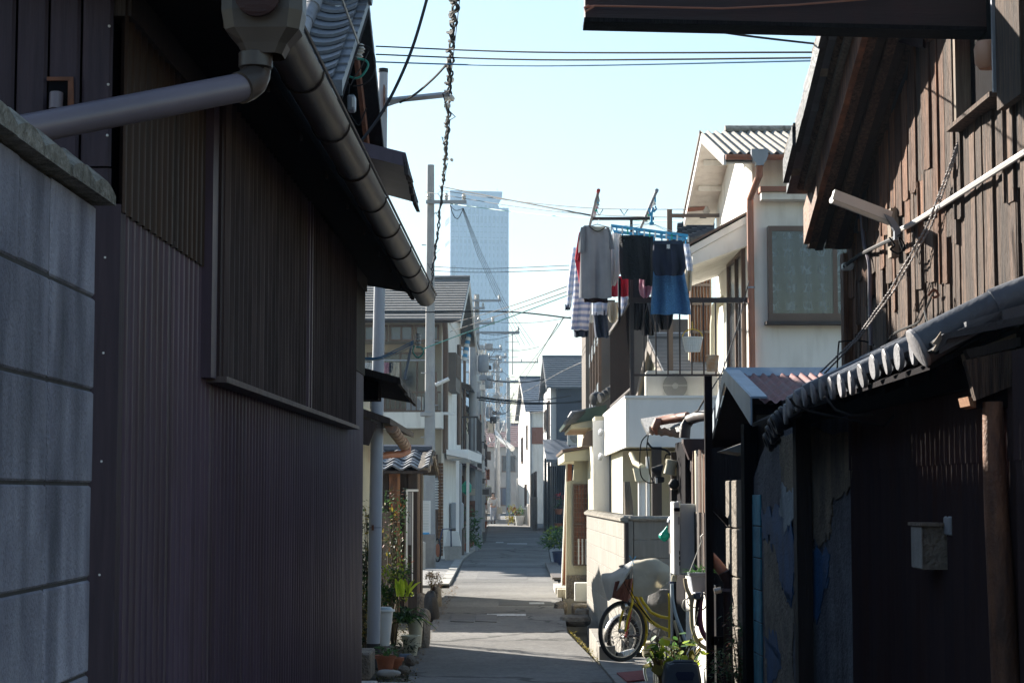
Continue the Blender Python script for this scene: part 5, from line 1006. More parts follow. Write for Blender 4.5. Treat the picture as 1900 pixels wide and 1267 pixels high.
m = MB(R4); m.box((L5(1411, 21.95), 21.75, hz(358, 21.9)), (4.6, 21.995, hz(349, 21.9))); m.build('ledge_cap', 'copper', R4)
m = MB(R4); m.box((L5(1414, 21.95), 21.80, hz(372, 21.9)), (4.6, 21.994, hz(358.5, 21.9))); m.build('ledge', 'white_wall', R4)
# window with curtain
wx0, wx1, wz0, wz1 = L5(1428, 21.93), L5(1700, 21.93), hz(596, 21.93), hz(420, 21.93)
m = MB(R4); f = .045
m.box((wx0, 21.87, wz0), (wx0+f, 22, wz1)); m.box((wx1-f, 21.87, wz0), (wx1, 22, wz1)); m.box((wx0+f, 21.871, wz0), (wx1-f, 22, wz0+.09)); m.box((wx0+f, 21.871, wz1-.06), (wx1-f, 22, wz1)); xm = L5(1548, 21.93); m.box((xm, 21.875, wz0+.09), (xm+.05, 22, wz1-.06)); wf_ = m.build('window', 'brown_alu', R4)
m = MB(R4); m.box((wx0-.04, 21.82, wz0-.04), (wx1, 22, wz0-.002)); m.build('sill', 'iron_brown', wf_)
for a, b in ((wx0+f, xm), (xm+.05, wx1-f)):
    m = MB(R4); m.box((a, 21.885, wz0+.09), (b, 21.889, wz1-.06)); m.build('pane', 'glass', wf_)
    m = MB(R4); rows = [[(a+(b-a)*k/60, 21.938+.022*math.sin(k*.62)+.016*math.sin(k*.27+2), z) for k in range(61)] for z in (wz0+.1, wz0+.5, wz1-.07)]; m.grid(rows); m.sm = True; m.build('lace_curtain', 'lace', wf_)
m = MB(R4); m.box((wx0+.01, 21.992, wz0+.05), (wx1-.01, 21.9985, wz1-.03)); m.build('dark_room_sheet', 'black', wf_)  # black sheet on the wall, painting in the unlit room's darkness
# side porch canopy and sliding door on the lit side wall
m = MB(R4); A_ = [(xw, 22.6, hz(392, 22.6)), (xw, 25.8, hz(392, 22.6)), (L5(1290, 25.8), 25.8, hz(462, 23.5)-.05), (L5(1283, 23), 23.0, hz(462, 23.5)-.05)]
m.prism([(xw, 22.5, 4.98), (L5(1278, 22.8), 22.5, 4.60), (L5(1278, 22.8), 25.8, 4.60), (xw, 25.8, 4.98)], (0, 0, -.09)); cp4 = m.build('porch_canopy', 'white_wall', R4)
m = MB(R4); m.prism([(xw, 22.47, 5.0), (L5(1278, 22.8)-.03, 22.47, 4.61), (L5(1278, 22.8)-.03, 25.8, 4.61), (xw, 25.8, 5.0)], (0, 0, .03)); m.build('canopy_cap', 'brown_alu', cp4)
m = MB(R4); m.prism([(xw, 22.52, 4.89), (L5(1278, 22.8)+.03, 22.52, 4.52), (L5(1278, 22.8)+.03, 22.52, 4.38), (xw, 22.52, 4.62)], (0, 3.2, 0)); m.build('canopy_soffit', 'white_wall', cp4)
window(R4, 'side', 22.7, 24.3, b1, hz(462, 23), xw, gl='window_dark', mull=1, sill=False, fw=.07)
m = MB(R4); m.tube([(xw-.12, 25.3, b1), (xw-.12, 25.2, 3.9), (xw-.10, 25.15, 4.15), (xw+.02, 25.1, 4.25)], .055, 10); m.build('duct', 'cream_plastic', R4)
m = MB(R4); m.box((L5(1283, 26.3), 26.6, b1-.6), (xw, 26.7, 4.9)); m.build('rear_wall', 'cream_wall', R4)
m = MB(R4); gutter(R4, at(1276, 386, 25.9), at(1312, 383, 25.9), .05, 'copper')
# blue-black tiles on the roof behind the laundry
RB = thing('tile_heap_roof', 'dark glossy tiled roof corner behind the blue peg hanger', 'roof', at(1270, 440, 27.5))
for r in range(4):
    for c in range(7):
        m = MB(); p = at(1318-9*c, 402+9*r+3.0*c, 27.5-.1*r); m.lathe(p, [(.05, -.06), (.06, 0), (.055, .06)], 8, (.9, -.1, -.1)); m.build('tile', 'tile_black', RB)
m = MB(); a = at(1240, 440, 27.7); b = at(1325, 412, 27.7); m.prism([a, at(1325, 440, 27.7), at(1325, 396, 27.7), at(1300, 400, 27.7)], (0, 1.5, 0)); m.build('deck', 'timber_black', RB)
m = MB(); m.prism([at(1238, 455, 27.8), at(1285, 455, 27.8), at(1285, 560, 27.8), at(1238, 560, 27.8)], (0, .2, 0)); m.build('wall', 'cream_wall', RB)
IS = thing('insulator_post', 'white porcelain insulator bolted below the white gable', 'insulator', at(1311, 395, 25.6))
m = MB(); m.lathe(at(1311, 402, 25.6), [(.02, 0), (.06, .02), (.035, .05), (.055, .08), (.03, .11), (.02, .14)], 12); m.build('body', 'ceramic', IS)


# unseen house added behind the viewpoint to hold back frontal sky light
H = thing('rear_light_block', 'unseen dark plank house added behind the viewpoint to block frontal light', 'house', (0, -18, 0)); m = MB(); m.box((-6, -24, -.4), (7, -13, 4.6)); m.build('wall', 'timber_dark', H)
m = MB(); m.prism([(-6.3, -24, 4.5), (.5, -24, 5.8), (7.3, -24, 4.5), (7.3, -24, 4.62), (.5, -24, 5.95), (-6.3, -24, 4.62)], (0, 11, 0)); m.build('roof', 'tile_grey', H)
# ---------------------------------------------------------------- right near: charred plank house
R1 = frame('charred_plank_house', 'old house clad in charred timber boards with a tiled gable, filling the right side', 'house', 880)
xw1 = 1.9; yw1 = 9.45
rk = lambda y: 3.0+(9.4-y)*.47          # soffit line against the wall
m = MB(R1); m.prism([(1.93, 5.0, 0), (1.93, yw1, 0), (1.93, yw1, 2.85), (1.93, 5.0, 5.2)], (4, 0, 0)); m.build('core', 'timber_black', R1)
y = 5.3
while y < yw1-.02:
    wd = R.uniform(.06, .13); wd = min(wd, yw1-y)
    top = rk(y+wd)+.03; segs = []
    mid = 3.0+R.uniform(-.05, .05)+(.45 if y < 7.6 else 0)+.12*math.sin(y*2)
    inrec = 6.64 < y+wd/2 < 7.2
    if inrec: segs = [(1.7, hz(205, 6.95)-.02)]
    else:
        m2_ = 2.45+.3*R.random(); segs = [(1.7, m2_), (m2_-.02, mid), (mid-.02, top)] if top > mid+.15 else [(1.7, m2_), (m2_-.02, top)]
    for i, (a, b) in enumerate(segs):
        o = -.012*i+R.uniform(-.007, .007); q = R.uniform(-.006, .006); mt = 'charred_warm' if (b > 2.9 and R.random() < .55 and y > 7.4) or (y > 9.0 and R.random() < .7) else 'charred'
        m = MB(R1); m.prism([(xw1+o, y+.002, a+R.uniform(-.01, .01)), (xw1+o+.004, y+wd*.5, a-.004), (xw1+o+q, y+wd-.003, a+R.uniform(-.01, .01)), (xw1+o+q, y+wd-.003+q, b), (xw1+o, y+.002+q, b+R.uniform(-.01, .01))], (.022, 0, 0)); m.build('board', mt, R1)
        if R.random() < .28: m = MB(R1); m.box((xw1+o-.008, y+wd-.008, a), (xw1+o+.002, y+wd+.004, b-.02)); m.build('batten', mt, R1)
    y += wd
m = MB(R1); m.box((1.86, 9.42, 1.6), (1.93, 9.50, 2.86)); m.build('corner_board', 'charred_warm', R1)
# recess, sill strip and trims
m = MB(R1); m.box((1.86, 6.62, hz(180, 6.8)), (1.94, 6.65, 4.3)); m.box((1.87, 7.2, hz(228, 7.2)), (1.93, 7.23, 4.3)); m.build('recess_frame', 'wood_pale', R1)
m = MB(R1); m.prism([(1.84, 6.62, hz(178, 6.65)), (1.84, 7.24, hz(238, 7.2)), (1.84, 7.24, hz(230, 7.2)), (1.84, 6.62, hz(169, 6.65))], (.1, 0, 0)); m.build('recess_sill', 'charred', R1)
m = MB(R1); m.box((1.85, 6.27, hz(195, 6.5)), (1.88, 6.56, 4.4)); m.build('trim_board', 'charred', R1)
m = MB(R1); m.box((1.84, 6.565, hz(170, 6.6)), (1.87, 6.58, 4.4)); m.build('trim_edge', 'zinc', R1)
m = MB(); c = at(1832, 100, 6.75); rows = [(.001, -.058), (.03, -.055), (.045, -.035), (.048, .02), (.038, .045), (.001, .05)]; m.lathe(c, rows, 18); m.build('clay_cap', 'clay_cap', label='round pale orange clay cap in the dark recess of the charred wall', cat='cap')
# roof with rake
xo1 = 1.64
m = MB(R1); m.prism([(xo1+.03, 9.35, rk(9.35)-.12), (xo1+.03, 5.4, rk(5.4)-.12), (xo1+.03, 5.4, rk(5.4)-.09), (xo1+.03, 9.35, rk(9.35)-.09)], (.28, 0, 0)); m.build('soffit', 'timber_dark', R1)
for k in range(6):
    m = MB(R1); x = xo1+.03+.044*k; m.prism([(x, 9.42-R.uniform(0, .1), rk(9.4)-.13), (x, 5.4, rk(5.4)-.13), (x, 5.4, rk(5.4)-.122), (x, 9.4, rk(9.4)-.122)], (.041, 0, 0)); m.build('soffit_board', 'timber_dark' if k % 2 else 'charred', R1)
m = MB(R1); m.prism([(xo1, 9.30, rk(9.3)-.16), (xo1, 5.4, rk(5.4)-.16), (xo1, 5.4, rk(5.4)+.02), (xo1, 9.30, rk(9.3)+.02)], (.028, 0, 0)); m.build('bargeboard', 'log', R1)
m = MB(R1); m.prism([(xo1-.03, 9.1, rk(9.1)-.02), (xo1-.03, 5.4, rk(5.4)-.02), (xo1-.03, 5.4, rk(5.4)+.055), (xo1-.03, 9.1, rk(9.1)+.055)], (.03, 0, 0)); m.build('rake_strip', 'wood_pale', R1)
m = MB(R1); m.tube([(xo1-.035, 9.15, rk(9.15)+.03), (xo1-.035, 5.4, rk(5.4)+.03)], .02, 8); m.build('rake_pole', 'charred', R1)
k = 0; y = 9.05
while y > 5.5:
    m = MB(R1); L_ = .27; j = R.uniform(-.012, .012); z = rk(y)+.06
    m.prism([(xo1-.05+j, y, z-.035), (xo1-.05+j, y-L_, z+L_*.47-.005), (xo1-.05+j, y-L_, z+L_*.47+.045), (xo1-.05+j, y, z+.085)], (-.075, 0, 0)); m.build('verge_tile', 'tile_grey' if k % 3 else 'stone', R1)
    m = MB(R1); m.prism([(xo1-.10+j, y+.01, z-.07), (xo1-.10+j, y-L_, z+L_*.47-.06), (xo1-.10+j, y-L_, z+L_*.47+.03), (xo1-.10+j, y+.01, z+.04)], (-.03, 0, 0)); m.build('verge_lip', 'tile_black', R1)
    y -= .235; k += 1
m = MB(R1); m.prism([(xo1-.1, 9.2, rk(9.2)+.03), (xo1-.1, 5.4, rk(5.4)+.03), (xo1-.1, 5.4, rk(5.4)+.07), (xo1-.1, 9.2, rk(9.2)+.07)], (4.5, 0, 0)); m.build('roof_deck', 'tile_grey', R1)
m = MB(); m.prism([at(1590, 62, 8.3), at(1712, 88, 7.7), at(1712, 72, 7.7), at(1600, 52, 8.3)], (.03, .04, 0)); m.build('strut', 'beam_red', R1)
# cables on the charred wall
def cable_thing(name, label, cat, runs):
    E = thing(name, label, cat, at(*runs[0][0][0], runs[0][1][0] if isinstance(runs[0][1], list) else runs[0][1]))
    for pts, d, r, mt in runs:
        P = [at(x, y, dd) for (x, y), dd in zip(pts, d if isinstance(d, (list, tuple)) else [d]*len(pts))]
        S_ = []
        for i in range(len(P)-1):
            p0, p1, p2, p3 = P[max(i-1, 0)], P[i], P[i+1], P[min(i+2, len(P)-1)]
            for k in range(6): t = k/6; S_.append(.5*((2*p1)+(p2-p0)*t+(2*p0-5*p1+4*p2-p3)*t*t+(3*p1-p0-3*p2+p3)*t**3))
        S_.append(P[-1]); m = MB(); m.tube(S_, r, 6); m.build('strand', mt, E)
    return E
dw = lambda px: 3500*1.86/(px-880)       # depth of the charred wall at a pixel column
def wl(pts, off=0): return [dw(x)-off for x, y in pts]
p_ = [(1692, 100), (1690, 125), (1668, 180), (1650, 225), (1632, 275), (1615, 330), (1604, 370), (1590, 430)]
CB = cable_thing('cable_bundle', 'two grey cables snaking down the edge of the charred wall', 'cable', [(p_, wl(p_), .012, 'wire_grey'), ([(a-4, b) for a, b in p_], wl(p_), .008, 'wire_grey')])
p2_ = [(1598, 392), (1603, 450), (1613, 490), (1614, 560), (1616, 640)]
cable_thing('wall_conduit', 'slim grey conduit running down the left edge of the charred wall', 'conduit', [(p2_, wl(p2_), .010, 'pvc_gray')])
p3_ = [(1672, 425), (1700, 410), (1780, 360), (1850, 315), (1960, 245)]
cable_thing('white_conduit', 'white conduit pipe rising to the right across the charred boards', 'conduit', [(p3_, wl(p3_, .02), .011, 'lamp_white')])
p4_ = [(1566, 494), (1585, 480), (1600, 470), (1640, 450), (1668, 438)]
CW = cable_thing('frayed_cable', 'frayed dark cable sagging from the wall corner to the lamp bracket', 'cable', [(p4_, [9.3, 9.2, 9.0, 8.4, 8.1], .009, 'wire_grey'), ([(1650, 440), (1660, 455), (1652, 462), (1668, 470), (1678, 455), (1668, 440), (1676, 465), (1684, 450)], 8.05, .004, 'wire_black'), ([(1566, 488), (1574, 500), (1584, 492), (1578, 482)], 9.25, .004, 'wire_pale')])
m = MB(); m.bbox(at(1564, 500, 9.3)-Vector((0, 0, 0)), at(1584, 486, 9.3)+Vector((0, .05, 0)), .008); tag(m.build('cable_box', 'white_plastic'), 'small white cable clamp at the corner of the charred wall', 'clamp')
for k, (pa, pb) in enumerate((((1740, 395), (1522, 690)), ((1745, 400), (1530, 692)))):
    top = (1798, 205+6*k); P = [at(top[0], top[1], 7.25), at(1765+4*k, 300, 7.3), at(1722+8*k, 415, 7.6), at(1650+8*k, 540, 8.1), at(1590+5*k, 625, 8.6), at(*pb, 9.2)]
    m = MB(); m.tube(twist(P, .006, .0016, 90, 500), .0042, 5); m.build('stay_rope', 'rope', label=('upper' if k == 0 else 'lower')+' of two pale twisted stay ropes slanting down the charred wall', cat='rope')
p5_ = [(1733, 540), (1712, 585), (1700, 600), (1660, 618), (1640, 645), (1620, 690)]
cable_thing('slack_wire', 'thin dark wire drooping from a rusty hook down to the tile row', 'cable', [(p5_, wl(p5_, .05), .005, 'wire_black'), ([(1722, 548), (1733, 537), (1741, 548), (1730, 552)], 7.5, .006, 'rust'), ([(1715, 575), (1722, 598), (1731, 605), (1728, 618)], 7.6, .004, 'wire_pale'), ([(1553, 695), (1556, 640), (1562, 633), (1600, 632), (1622, 640)], 8.9, .004, 'wire_black')])
# tube lamp
TL = thing('tube_lamp', 'white fluorescent tube lamp on a grey bracket fixed to the charred boards', 'lamp', at(1660, 420, 8.1))
m = MB(); a, b = at(1545, 362, 8.0), at(1652, 403, 8.15); d = (b-a).normalized(); s_ = Vector((0, 1, 0)); u_ = d.cross(s_).normalized()
m.prism([a+u_*.022-s_*.03, a-u_*.018-s_*.022, a-u_*.018+s_*.022, a+u_*.022+s_*.03], b-a); m.build('housing', 'lamp_white', TL)
m = MB(); m.tube([a-u_*.02, b-u_*.02], .016, 10); m.build('tube', 'ceramic', TL)
m = MB(); m.prism([at(1640, 396, 8.1), at(1658, 404, 8.1), at(1672, 425, 8.1), at(1668, 444, 8.1), at(1660, 444, 8.1), at(1660, 428, 8.1), at(1650, 410, 8.1)], (0, .03, 0)); m.build('arm', 'zinc', TL)
m = MB(R1); yb = 8.28; m.box((1.85, yb, hz(470, 8.2)), (1.885, yb+.07, hz(378, 8.2))); m.build('back_board', 'wood_pale', TL)
# projecting beam at the top
BM = thing('projecting_beam', 'dark red-brown boxed beam jutting over the alley at the top of the picture', 'beam', at(1850, 20, 7))
a, b, c_, d_ = at(1085, -70, 7.0), at(1086, 38, 7.0), at(1848, 56, 7.0), at(1900, -60, 7.0)
m = MB(); m.prism([a, b, c_, d_], (0, .12, 0)); m.build('face', 'beam_red', BM)
m = MB(); m.prism([at(1084, 32, 6.995), at(1084, 40, 6.995), at(1848, 58, 6.995), at(1848, 50, 6.995)], (0, .14, 0)); m.build('bottom_edge', 'timber_black', BM)
m = MB(); m.tube([at(1086, 13, 6.97), at(1103, 11, 6.97), at(1160, 12, 6.97), at(1340, 16, 6.97), at(1480, 9, 6.97), at(1640, -4, 6.97)], .004, 5); m.tube([at(1102, 12, 6.96), at(1086, 22, 6.96), at(1084, 14, 6.96), at(1092, 10, 6.96)], .004, 5); m.build('tie_wire', 'copper', label='thin copper wire tied along the projecting beam', cat='wire')
m = MB(); m.box((at(1847, 60, 6.9).x, 6.9, hz(60, 6.9)-.2), (at(1860, 60, 6.9).x, 7.02, 4)); m.build('edge_post', 'timber_black', BM)
# ---------------------------------------------------------------- pent roof with round eave tiles
PR = frame('pent_roof', 'low pent roof with a row of round-ended grey eave tiles over the dark wall', 'roof', 880)
xe = 1.53; ys = 6.5; sl = .49
tb = MB(); n = 12
rows = [[(math.cos(math.pi*k/n)*.044, 0, math.sin(math.pi*k/n)*.044) for k in range(n+1)], [(math.cos(math.pi*k/n)*.040, .30, math.sin(math.pi*k/n)*.04) for k in range(n+1)]]
tb.grid(rows); tb.grid([[(p[0]*.82, p[1], p[2]*.82) for p in r] for r in rows]); tb.sm = True; tbm = mesh_of(tb, 'tile_grey')
dk = MB(); dk.lathe((0, -.012, -.012), [(.046, 0), (.05, .004), (.05, .014), (.044, .018)], 20, (0, 1, 0)); dkm = mesh_of(dk, 'tile_pale')
fl = MB(); fl.prism([(-.1, 0, -.03), (-.05, 0, -.045), (0, 0, -.05), (.05, 0, -.045), (.1, 0, -.03), (.1, 0, -.012), (.05, 0, -.028), (0, 0, -.033), (-.05, 0, -.028), (-.1, 0, -.012)], (0, .34, 0)); flm = mesh_of(fl, 'tile_grey')
upm = Matrix(((0, 1, 0, 0), (-1, 0, 0, 0), (0, 0, 1, 0), (0, 0, 0, 1)))   # local +y (up slope) -> +x
for k in range(18):
    y = ys+.217*k+R.uniform(-.008, .008); z0 = 2.15-.005*k+R.uniform(-.006, .006)+(.012*math.sin(k*.9)); dr_ = 0 if k < 13 else .02*(k-12)
    for j in range(2):
        piece('cover_tile', tbm, PR, mtx(PR) @ TRS((xe+dr_+.27*j, y, z0+.27*j*sl-dr_)) @ Matrix.Rotation(-math.atan(sl), 4, 'Y') @ upm)
        piece('pan_tile', flm, PR, mtx(PR) @ TRS((xe+dr_+.01+.27*j, y+.108, z0+.27*j*sl)) @ Matrix.Rotation(-math.atan(sl), 4, 'Y') @ upm)
    if k < 14: piece('end_disc', dkm, PR, mtx(PR) @ TRS((xe+dr_-.004, y, z0-dr_), rz=-.04+R.uniform(-.07, .07), ry=R.uniform(-.08, .08)) @ Matrix.Rotation(-math.atan(sl)*.3, 4, 'Y') @ upm)
    else:
        m = MB(PR)
        for q in range(3): m.torus((xe+dr_-.02*q, y, z0-dr_-.02*q), (1, 0, .4), .04, .016, 14, 6)
        m.build('worn_tile_end', 'tile_black', PR)
m = MB(PR); m.prism([(xe+.02, 6.38, 2.09), (xe+.02, 10.5, 2.04), (xe+.55, 10.5, 2.30), (xe+.55, 6.38, 2.35)], (0, 0, -.02)); m.build('roof_board', 'timber_black', PR)
m = MB(PR); m.prism([(xe+.47, 6.6, 2.39), (xe+.47, 9.3, 2.33), (xe+.36, 9.3, 2.28), (xe+.28, 6.6, 2.30)], (0, 0, .03)); m.build('mortar_fillet', 'stone', PR)
m = MB(PR); m.box((xe+.2, 6.5, 2.02), (xe+.25, 10.4, 2.12)); m.build('eave_beam', 'timber_black', PR)
for k in range(9): y = 6.7+.42*k; m = MB(PR); m.prism([(xe+.12, y, 2.10), (xe+.5, y, 2.27), (xe+.5, y, 2.2), (xe+.12, y, 2.05)], (0, .05, 0)); m.build('rafter', 'timber_black', PR)
# verge roll at the near end
z0 = 2.165
d0 = at(1706, 644, 6.42); d1 = at(1845, 568, 6.42); d2 = at(1960, 520, 6.40)
m = MB(); m.tube([d0, d1+(d1-d0)*.08], [.068, .055], 20); m.build('verge_roll', 'tile_grey', PR)
m = MB(); m.tube([d1, d2], [.062, .055], 20); m.build('verge_roll', 'tile_grey', PR)
m = MB(); dd = (d0-d1).normalized(); m.lathe(d0-dd*.006, [(.066, 0), (.071, .004), (.071, .016), (.064, .02)], 28, dd+Vector((0, .0, 0))); m.build('end_disc', 'tile_pale', PR)
for (a0, a1, off) in (((1742, 628), (1860, 576), 0), ((1793, 596), (1960, 545), .0)):
    a, b = at(*a0, 6.30), at(*a1, 6.30); m = MB(); m.prism([a, b, b-Vector((0, 0, .035)), a-Vector((0, 0, .05))], (0, .1, 0)); m.build('verge_tile', 'tile_grey', PR)
m = MB(); m.prism([at(1735, 632, 6.25), at(1752, 618, 6.25), at(1900, 585, 6.25), at(1900, 600, 6.25), at(1758, 628, 6.25), at(1752, 640, 6.25), at(1738, 652, 6.25), at(1731, 648, 6.25), at(1740, 640, 6.25)], (0, .1, 0)); m.build('curl_tile', 'tile_black', PR)
m = MB(); m.prism([at(1736, 630, 6.24), at(1746, 615, 6.24), at(1748, 628, 6.24), at(1736, 652, 6.24), at(1731, 650, 6.24), at(1738, 638, 6.24), at(1731, 636, 6.24)], (0, .012, 0)); m.build('curl_end', 'wood_pale', PR)
m = MB(); m.prism([at(1790, 655, 6.35), at(1900, 612, 6.35), at(1960, 595, 6.35), at(1960, 640, 6.35), at(1900, 640, 6.35), at(1795, 676, 6.35)], (0, .06, 0)); m.build('clay_bed', 'mud', PR)
m = MB(); m.prism([at(1792, 648, 6.3), at(1800, 665, 6.3), at(1970, 622, 6.3), at(1970, 606, 6.3)], (0, .05, 0)); m.build('rake_batten', 'timber_dark', PR)
m = MB(); m.prism([at(1792, 668, 6.25), at(1811, 742, 6.25), at(1905, 705, 6.25), at(1970, 690, 6.25), at(1970, 628, 6.25)], (0, .045, 0)); m.build('bargeboard', 'charred', PR)
m = MB(); m.prism([at(1796, 735, 6.3), at(1800, 752, 6.3), at(1811, 756, 6.3), at(1811, 738, 6.3)], (0, .14, 0)); m.build('beam_end', 'wood_orange', PR)
m = MB(); m.box(at(1811, 756, 6.3), at(1970, 715, 6.3)+Vector((0, .12, 0))); m.build('cross_beam', 'timber_black', PR)
# log post
LP = thing('log_post', 'round peeled log post holding up the near end of the pent roof', 'post', at(1850, 1267, 6.3))
m = MB(); P = [at(1875, 1500, 6.3), at(1866, 1267, 6.3), at(1858, 1100, 6.3), at(1849, 950, 6.3), at(1845, 850, 6.3), at(1842, 745, 6.3)]; m.tube(P, [.05, .047, .045, .041, .038, .034], 16)
q0 = Vector((P[0].x, 6.3, 0)); m.tube([q0, P[0]], .05, 16); m.build('log', 'log', LP)
# ---------------------------------------------------------------- dark wall under the pent roof
DW = frame('dark_wall', 'dark wall of rusted corrugated sheet and flaking blue painted clay under the pent roof', 'wall', 880)
xd = 1.8
m = MB(DW); m.box((xd+.03, 5.2, 0), (xd+.3, 12.2, 2.2)); m.build('core', 'timber_black', DW)
for i in range(6):
    m = MB(DW); m.grid(corr_rows((xd+.002*(i % 2), 5.3+.6096*i, 0), (0, 1, 0), .6096, (1, 0, 0), 0, 1.78, .0762, .012, True)); m.sm = True; m.build('corrugated_sheet', 'shutter_metal', DW)
    m = MB(DW); m.grid(corr_rows((xd-.006+.002*(i % 2), 5.3+.6096*i, 0), (0, 1, 0), .6096, (1, 0, 0), 1.76, 2.12, .0762, .012, True)); m.sm = True; m.build('corrugated_sheet', 'shutter_metal', DW)
def ragged(E, x, pts, th, name, mat, n=4, j=.02):
    o = []
    for i in range(len(pts)):
        a, b = pts[i], pts[(i+1) % len(pts)]
        for k in range(n): t = k/n; o.append((x, a[0]+(b[0]-a[0])*t+(R.uniform(-j, j) if k else 0), a[1]+(b[1]-a[1])*t+(R.uniform(-j, j) if k else 0)))
    m = MB(E); m.prism(o, (th, 0, 0)); return m.build(name, mat, E)
ty = lambda px: 3500*xd/(px-880)
zz = lambda px, py: hz(py, ty(px))
ragged(DW, xd-.005, [(ty(1585), 0), (ty(1585), 2.1), (ty(1440), 2.1), (ty(1400), 1.75), (ty(1400), 0)], .03, 'clay_plaster', 'plaster_dark', 6, .01)
def patch(pix, x, mat, th=.004, j=.045, name='paint_patch'): ragged(DW, x, [(ty(px), zz(px, py)) for px, py in pix], th, name, mat, 9, j)
patch([(1449, 800), (1585, 800), (1585, 900), (1548, 930), (1544, 990), (1520, 1010), (1490, 985), (1478, 940), (1455, 930)], xd-.012, 'mud', .007, .03, 'clay_patch')
patch([(1419, 1000), (1470, 1010), (1476, 1080), (1470, 1200), (1474, 1290), (1419, 1290)], xd-.011, 'stone', .006, .03, 'clay_patch')
patch([(1417, 944), (1452, 948), (1476, 990), (1480, 1060), (1470, 1128), (1452, 1080), (1440, 1010), (1419, 1000)], xd-.016, 'blue_paint', .004, .05)
patch([(1476, 1008), (1510, 1020), (1540, 1030), (1536, 1090), (1515, 1150), (1490, 1178), (1478, 1100)], xd-.010, 'blue_paint', .004, .05)
patch([(1418, 1180), (1440, 1170), (1450, 1240), (1425, 1280)], xd-.013, 'blue_paint', .002, .05)
patch([(1455, 900), (1480, 905), (1478, 960), (1462, 985), (1450, 940)], xd-.018, 'plaster_pale', .004, .04, 'clay_patch')
patch([(1374, 930), (1399, 935), (1399, 1300), (1372, 1300)], xd-.012, 'plaster_pale', .004, .02, 'clay_patch')
for k in range(8):
    m = MB(DW); z = .05+.2*k; yb = ty(1414)
    m.bbox((xd-.016, yb, z), (xd-.004, ty(1400), z+.192), .003); m.build('block', 'teal_block', DW)
m = MB(DW); m.box((xd-.10, 9.95, 0), (xd-.02, 10.05, 2.12)); m.build('post', 'timber_dark', DW)
m = MB(DW); m.box((xd-.06, 12.15, 0), (xd+.05, 12.3, 2.1)); m.build('post', 'timber_black', DW)
for k in range(5):
    x = xd-.02; m = MB(DW); m.bbox((x-.01, 12.4, .1+.33*k), (x+.15, 13.3, .1+.33*k+.32), .006); m.build('block', 'stone', DW)
MT = thing('meter_box', 'small weathered off-white wooden meter box on the dark corrugated sheet', 'meter', at(1730, 1058, 7.25))
m = MB(); a, b = at(1712, 1056, 7.2), at(1764, 975, 7.2); m.box((a.x, 7.2, a.z), (b.x, 7.38, b.z)); m.build('box', 'stone', MT)
m = MB(); m.box((a.x-.012, 7.18, b.z), (b.x+.01, 7.4, b.z+.012)); m.build('lid', 'wood_pale', MT)
m = MB(); m.box((a.x-.006, 7.19, a.z+.005), (a.x-.001, 7.37, b.z-.004)); m.build('side_face', 'concrete_pale', MT)
m = MB(); a, b = at(1756, 993, 7.15), at(1775, 957, 7.15); m.bbox((a.x, 7.1, a.z), (b.x, 7.2, b.z), .006); m.build('switch', 'steel_grey', MT)
m = MB(); m.tube([at(1764, 957, 7.2), at(1764, 900, 7.2), at(1766, 840, 7.3), at(1762, 780, 7.4)], .006, 6); m.build('feed_cable', 'wire_grey', MT)
for k, pts in enumerate(([(1530, 735), (1550, 760), (1580, 770), (1620, 768)], [(1662, 745), (1668, 770), (1675, 775), (1666, 762)], [(1466, 738), (1475, 752), (1500, 762), (1560, 775), (1640, 790), (1660, 768)])):
    wire([at(x, y, 8.0) for x, y in pts], .006, 'wire_grey' if k < 2 else 'wire_black', ['short grey cable looping under the middle of the tile row', 'pale loop of cable hanging under the near tiles', 'long black cable sagging under the pent roof eave'][k])
# ---------------------------------------------------------------- corrugated lean-to beyond
LN = frame('rusty_lean_to', 'small open shed with a rusty red corrugated roof edged in blue-grey flashing', 'shed', 950)
xr = 1.43; yr_, zr_ = 12.6, hz(692, 12.6); yn, zn = 11.25, hz(745, 11.25); yf, zf = 13.7, hz(812, 13.7)
for sg, y1_, z1_ in ((0, yn, zn), (1, yf, zf)):
    for q in range(4):
        rows = []
        for t in (0, 1): rows.append([Vector((xr+.05+.42*q+.44*k/66, yr_+(y1_-yr_)*t, zr_+(z1_-zr_)*t+.011*math.cos(2*math.pi*(.42*q+.44*k/66)/.0635)+.003*(q % 2))) for k in range(67)])
        m = MB(LN); m.grid(rows); m.sm = True; m.build('corrugated_sheet', 'rust_roof', LN)
m = MB(LN); m.prism([(xr-.0, yr_+.02, zr_+.015), (xr-.0, yn-.02, zn+.02), (xr, yn-.02, zn-.08), (xr, yr_, zr_-.09)], (.0, 0, 0.0001)) if 0 else m.prism([(xr, yr_+.02, zr_+.02), (xr+.09, yr_+.02, zr_+.02), (xr+.09, yn-.03, zn+.02), (xr, yn-.03, zn+.02)], (0, 0, .012)); m.build('verge_flashing', 'flash_blue', LN)
m = MB(LN); m.prism([(xr-.012, yr_, zr_+.03), (xr-.012, yn-.04, zn+.03), (xr-.012, yn-.04, zn-.14), (xr-.012, yr_, zr_-.06)], (.01, 0, 0)); m.build('verge_face', 'flash_blue', LN)
m = MB(LN); m.prism([(xr-.012, yr_, zr_+.03), (xr-.012, yf, zf+.02), (xr-.012, yf, zf-.13), (xr-.012, yr_, zr_-.06)], (.01, 0, 0)); m.build('verge_face', 'flash_blue', LN)
m = MB(LN); m.prism([(xr, yr_-.10, zr_-.02), (xr, yr_, zr_+.04), (xr, yr_+.1, zr_-.03), (xr, yr_+.1, zr_-.04), (xr, yr_, zr_+.028), (xr, yr_-.10, zr_-.032)], (1.7, 0, 0)); m.build('ridge_flashing', 'flash_blue', LN)
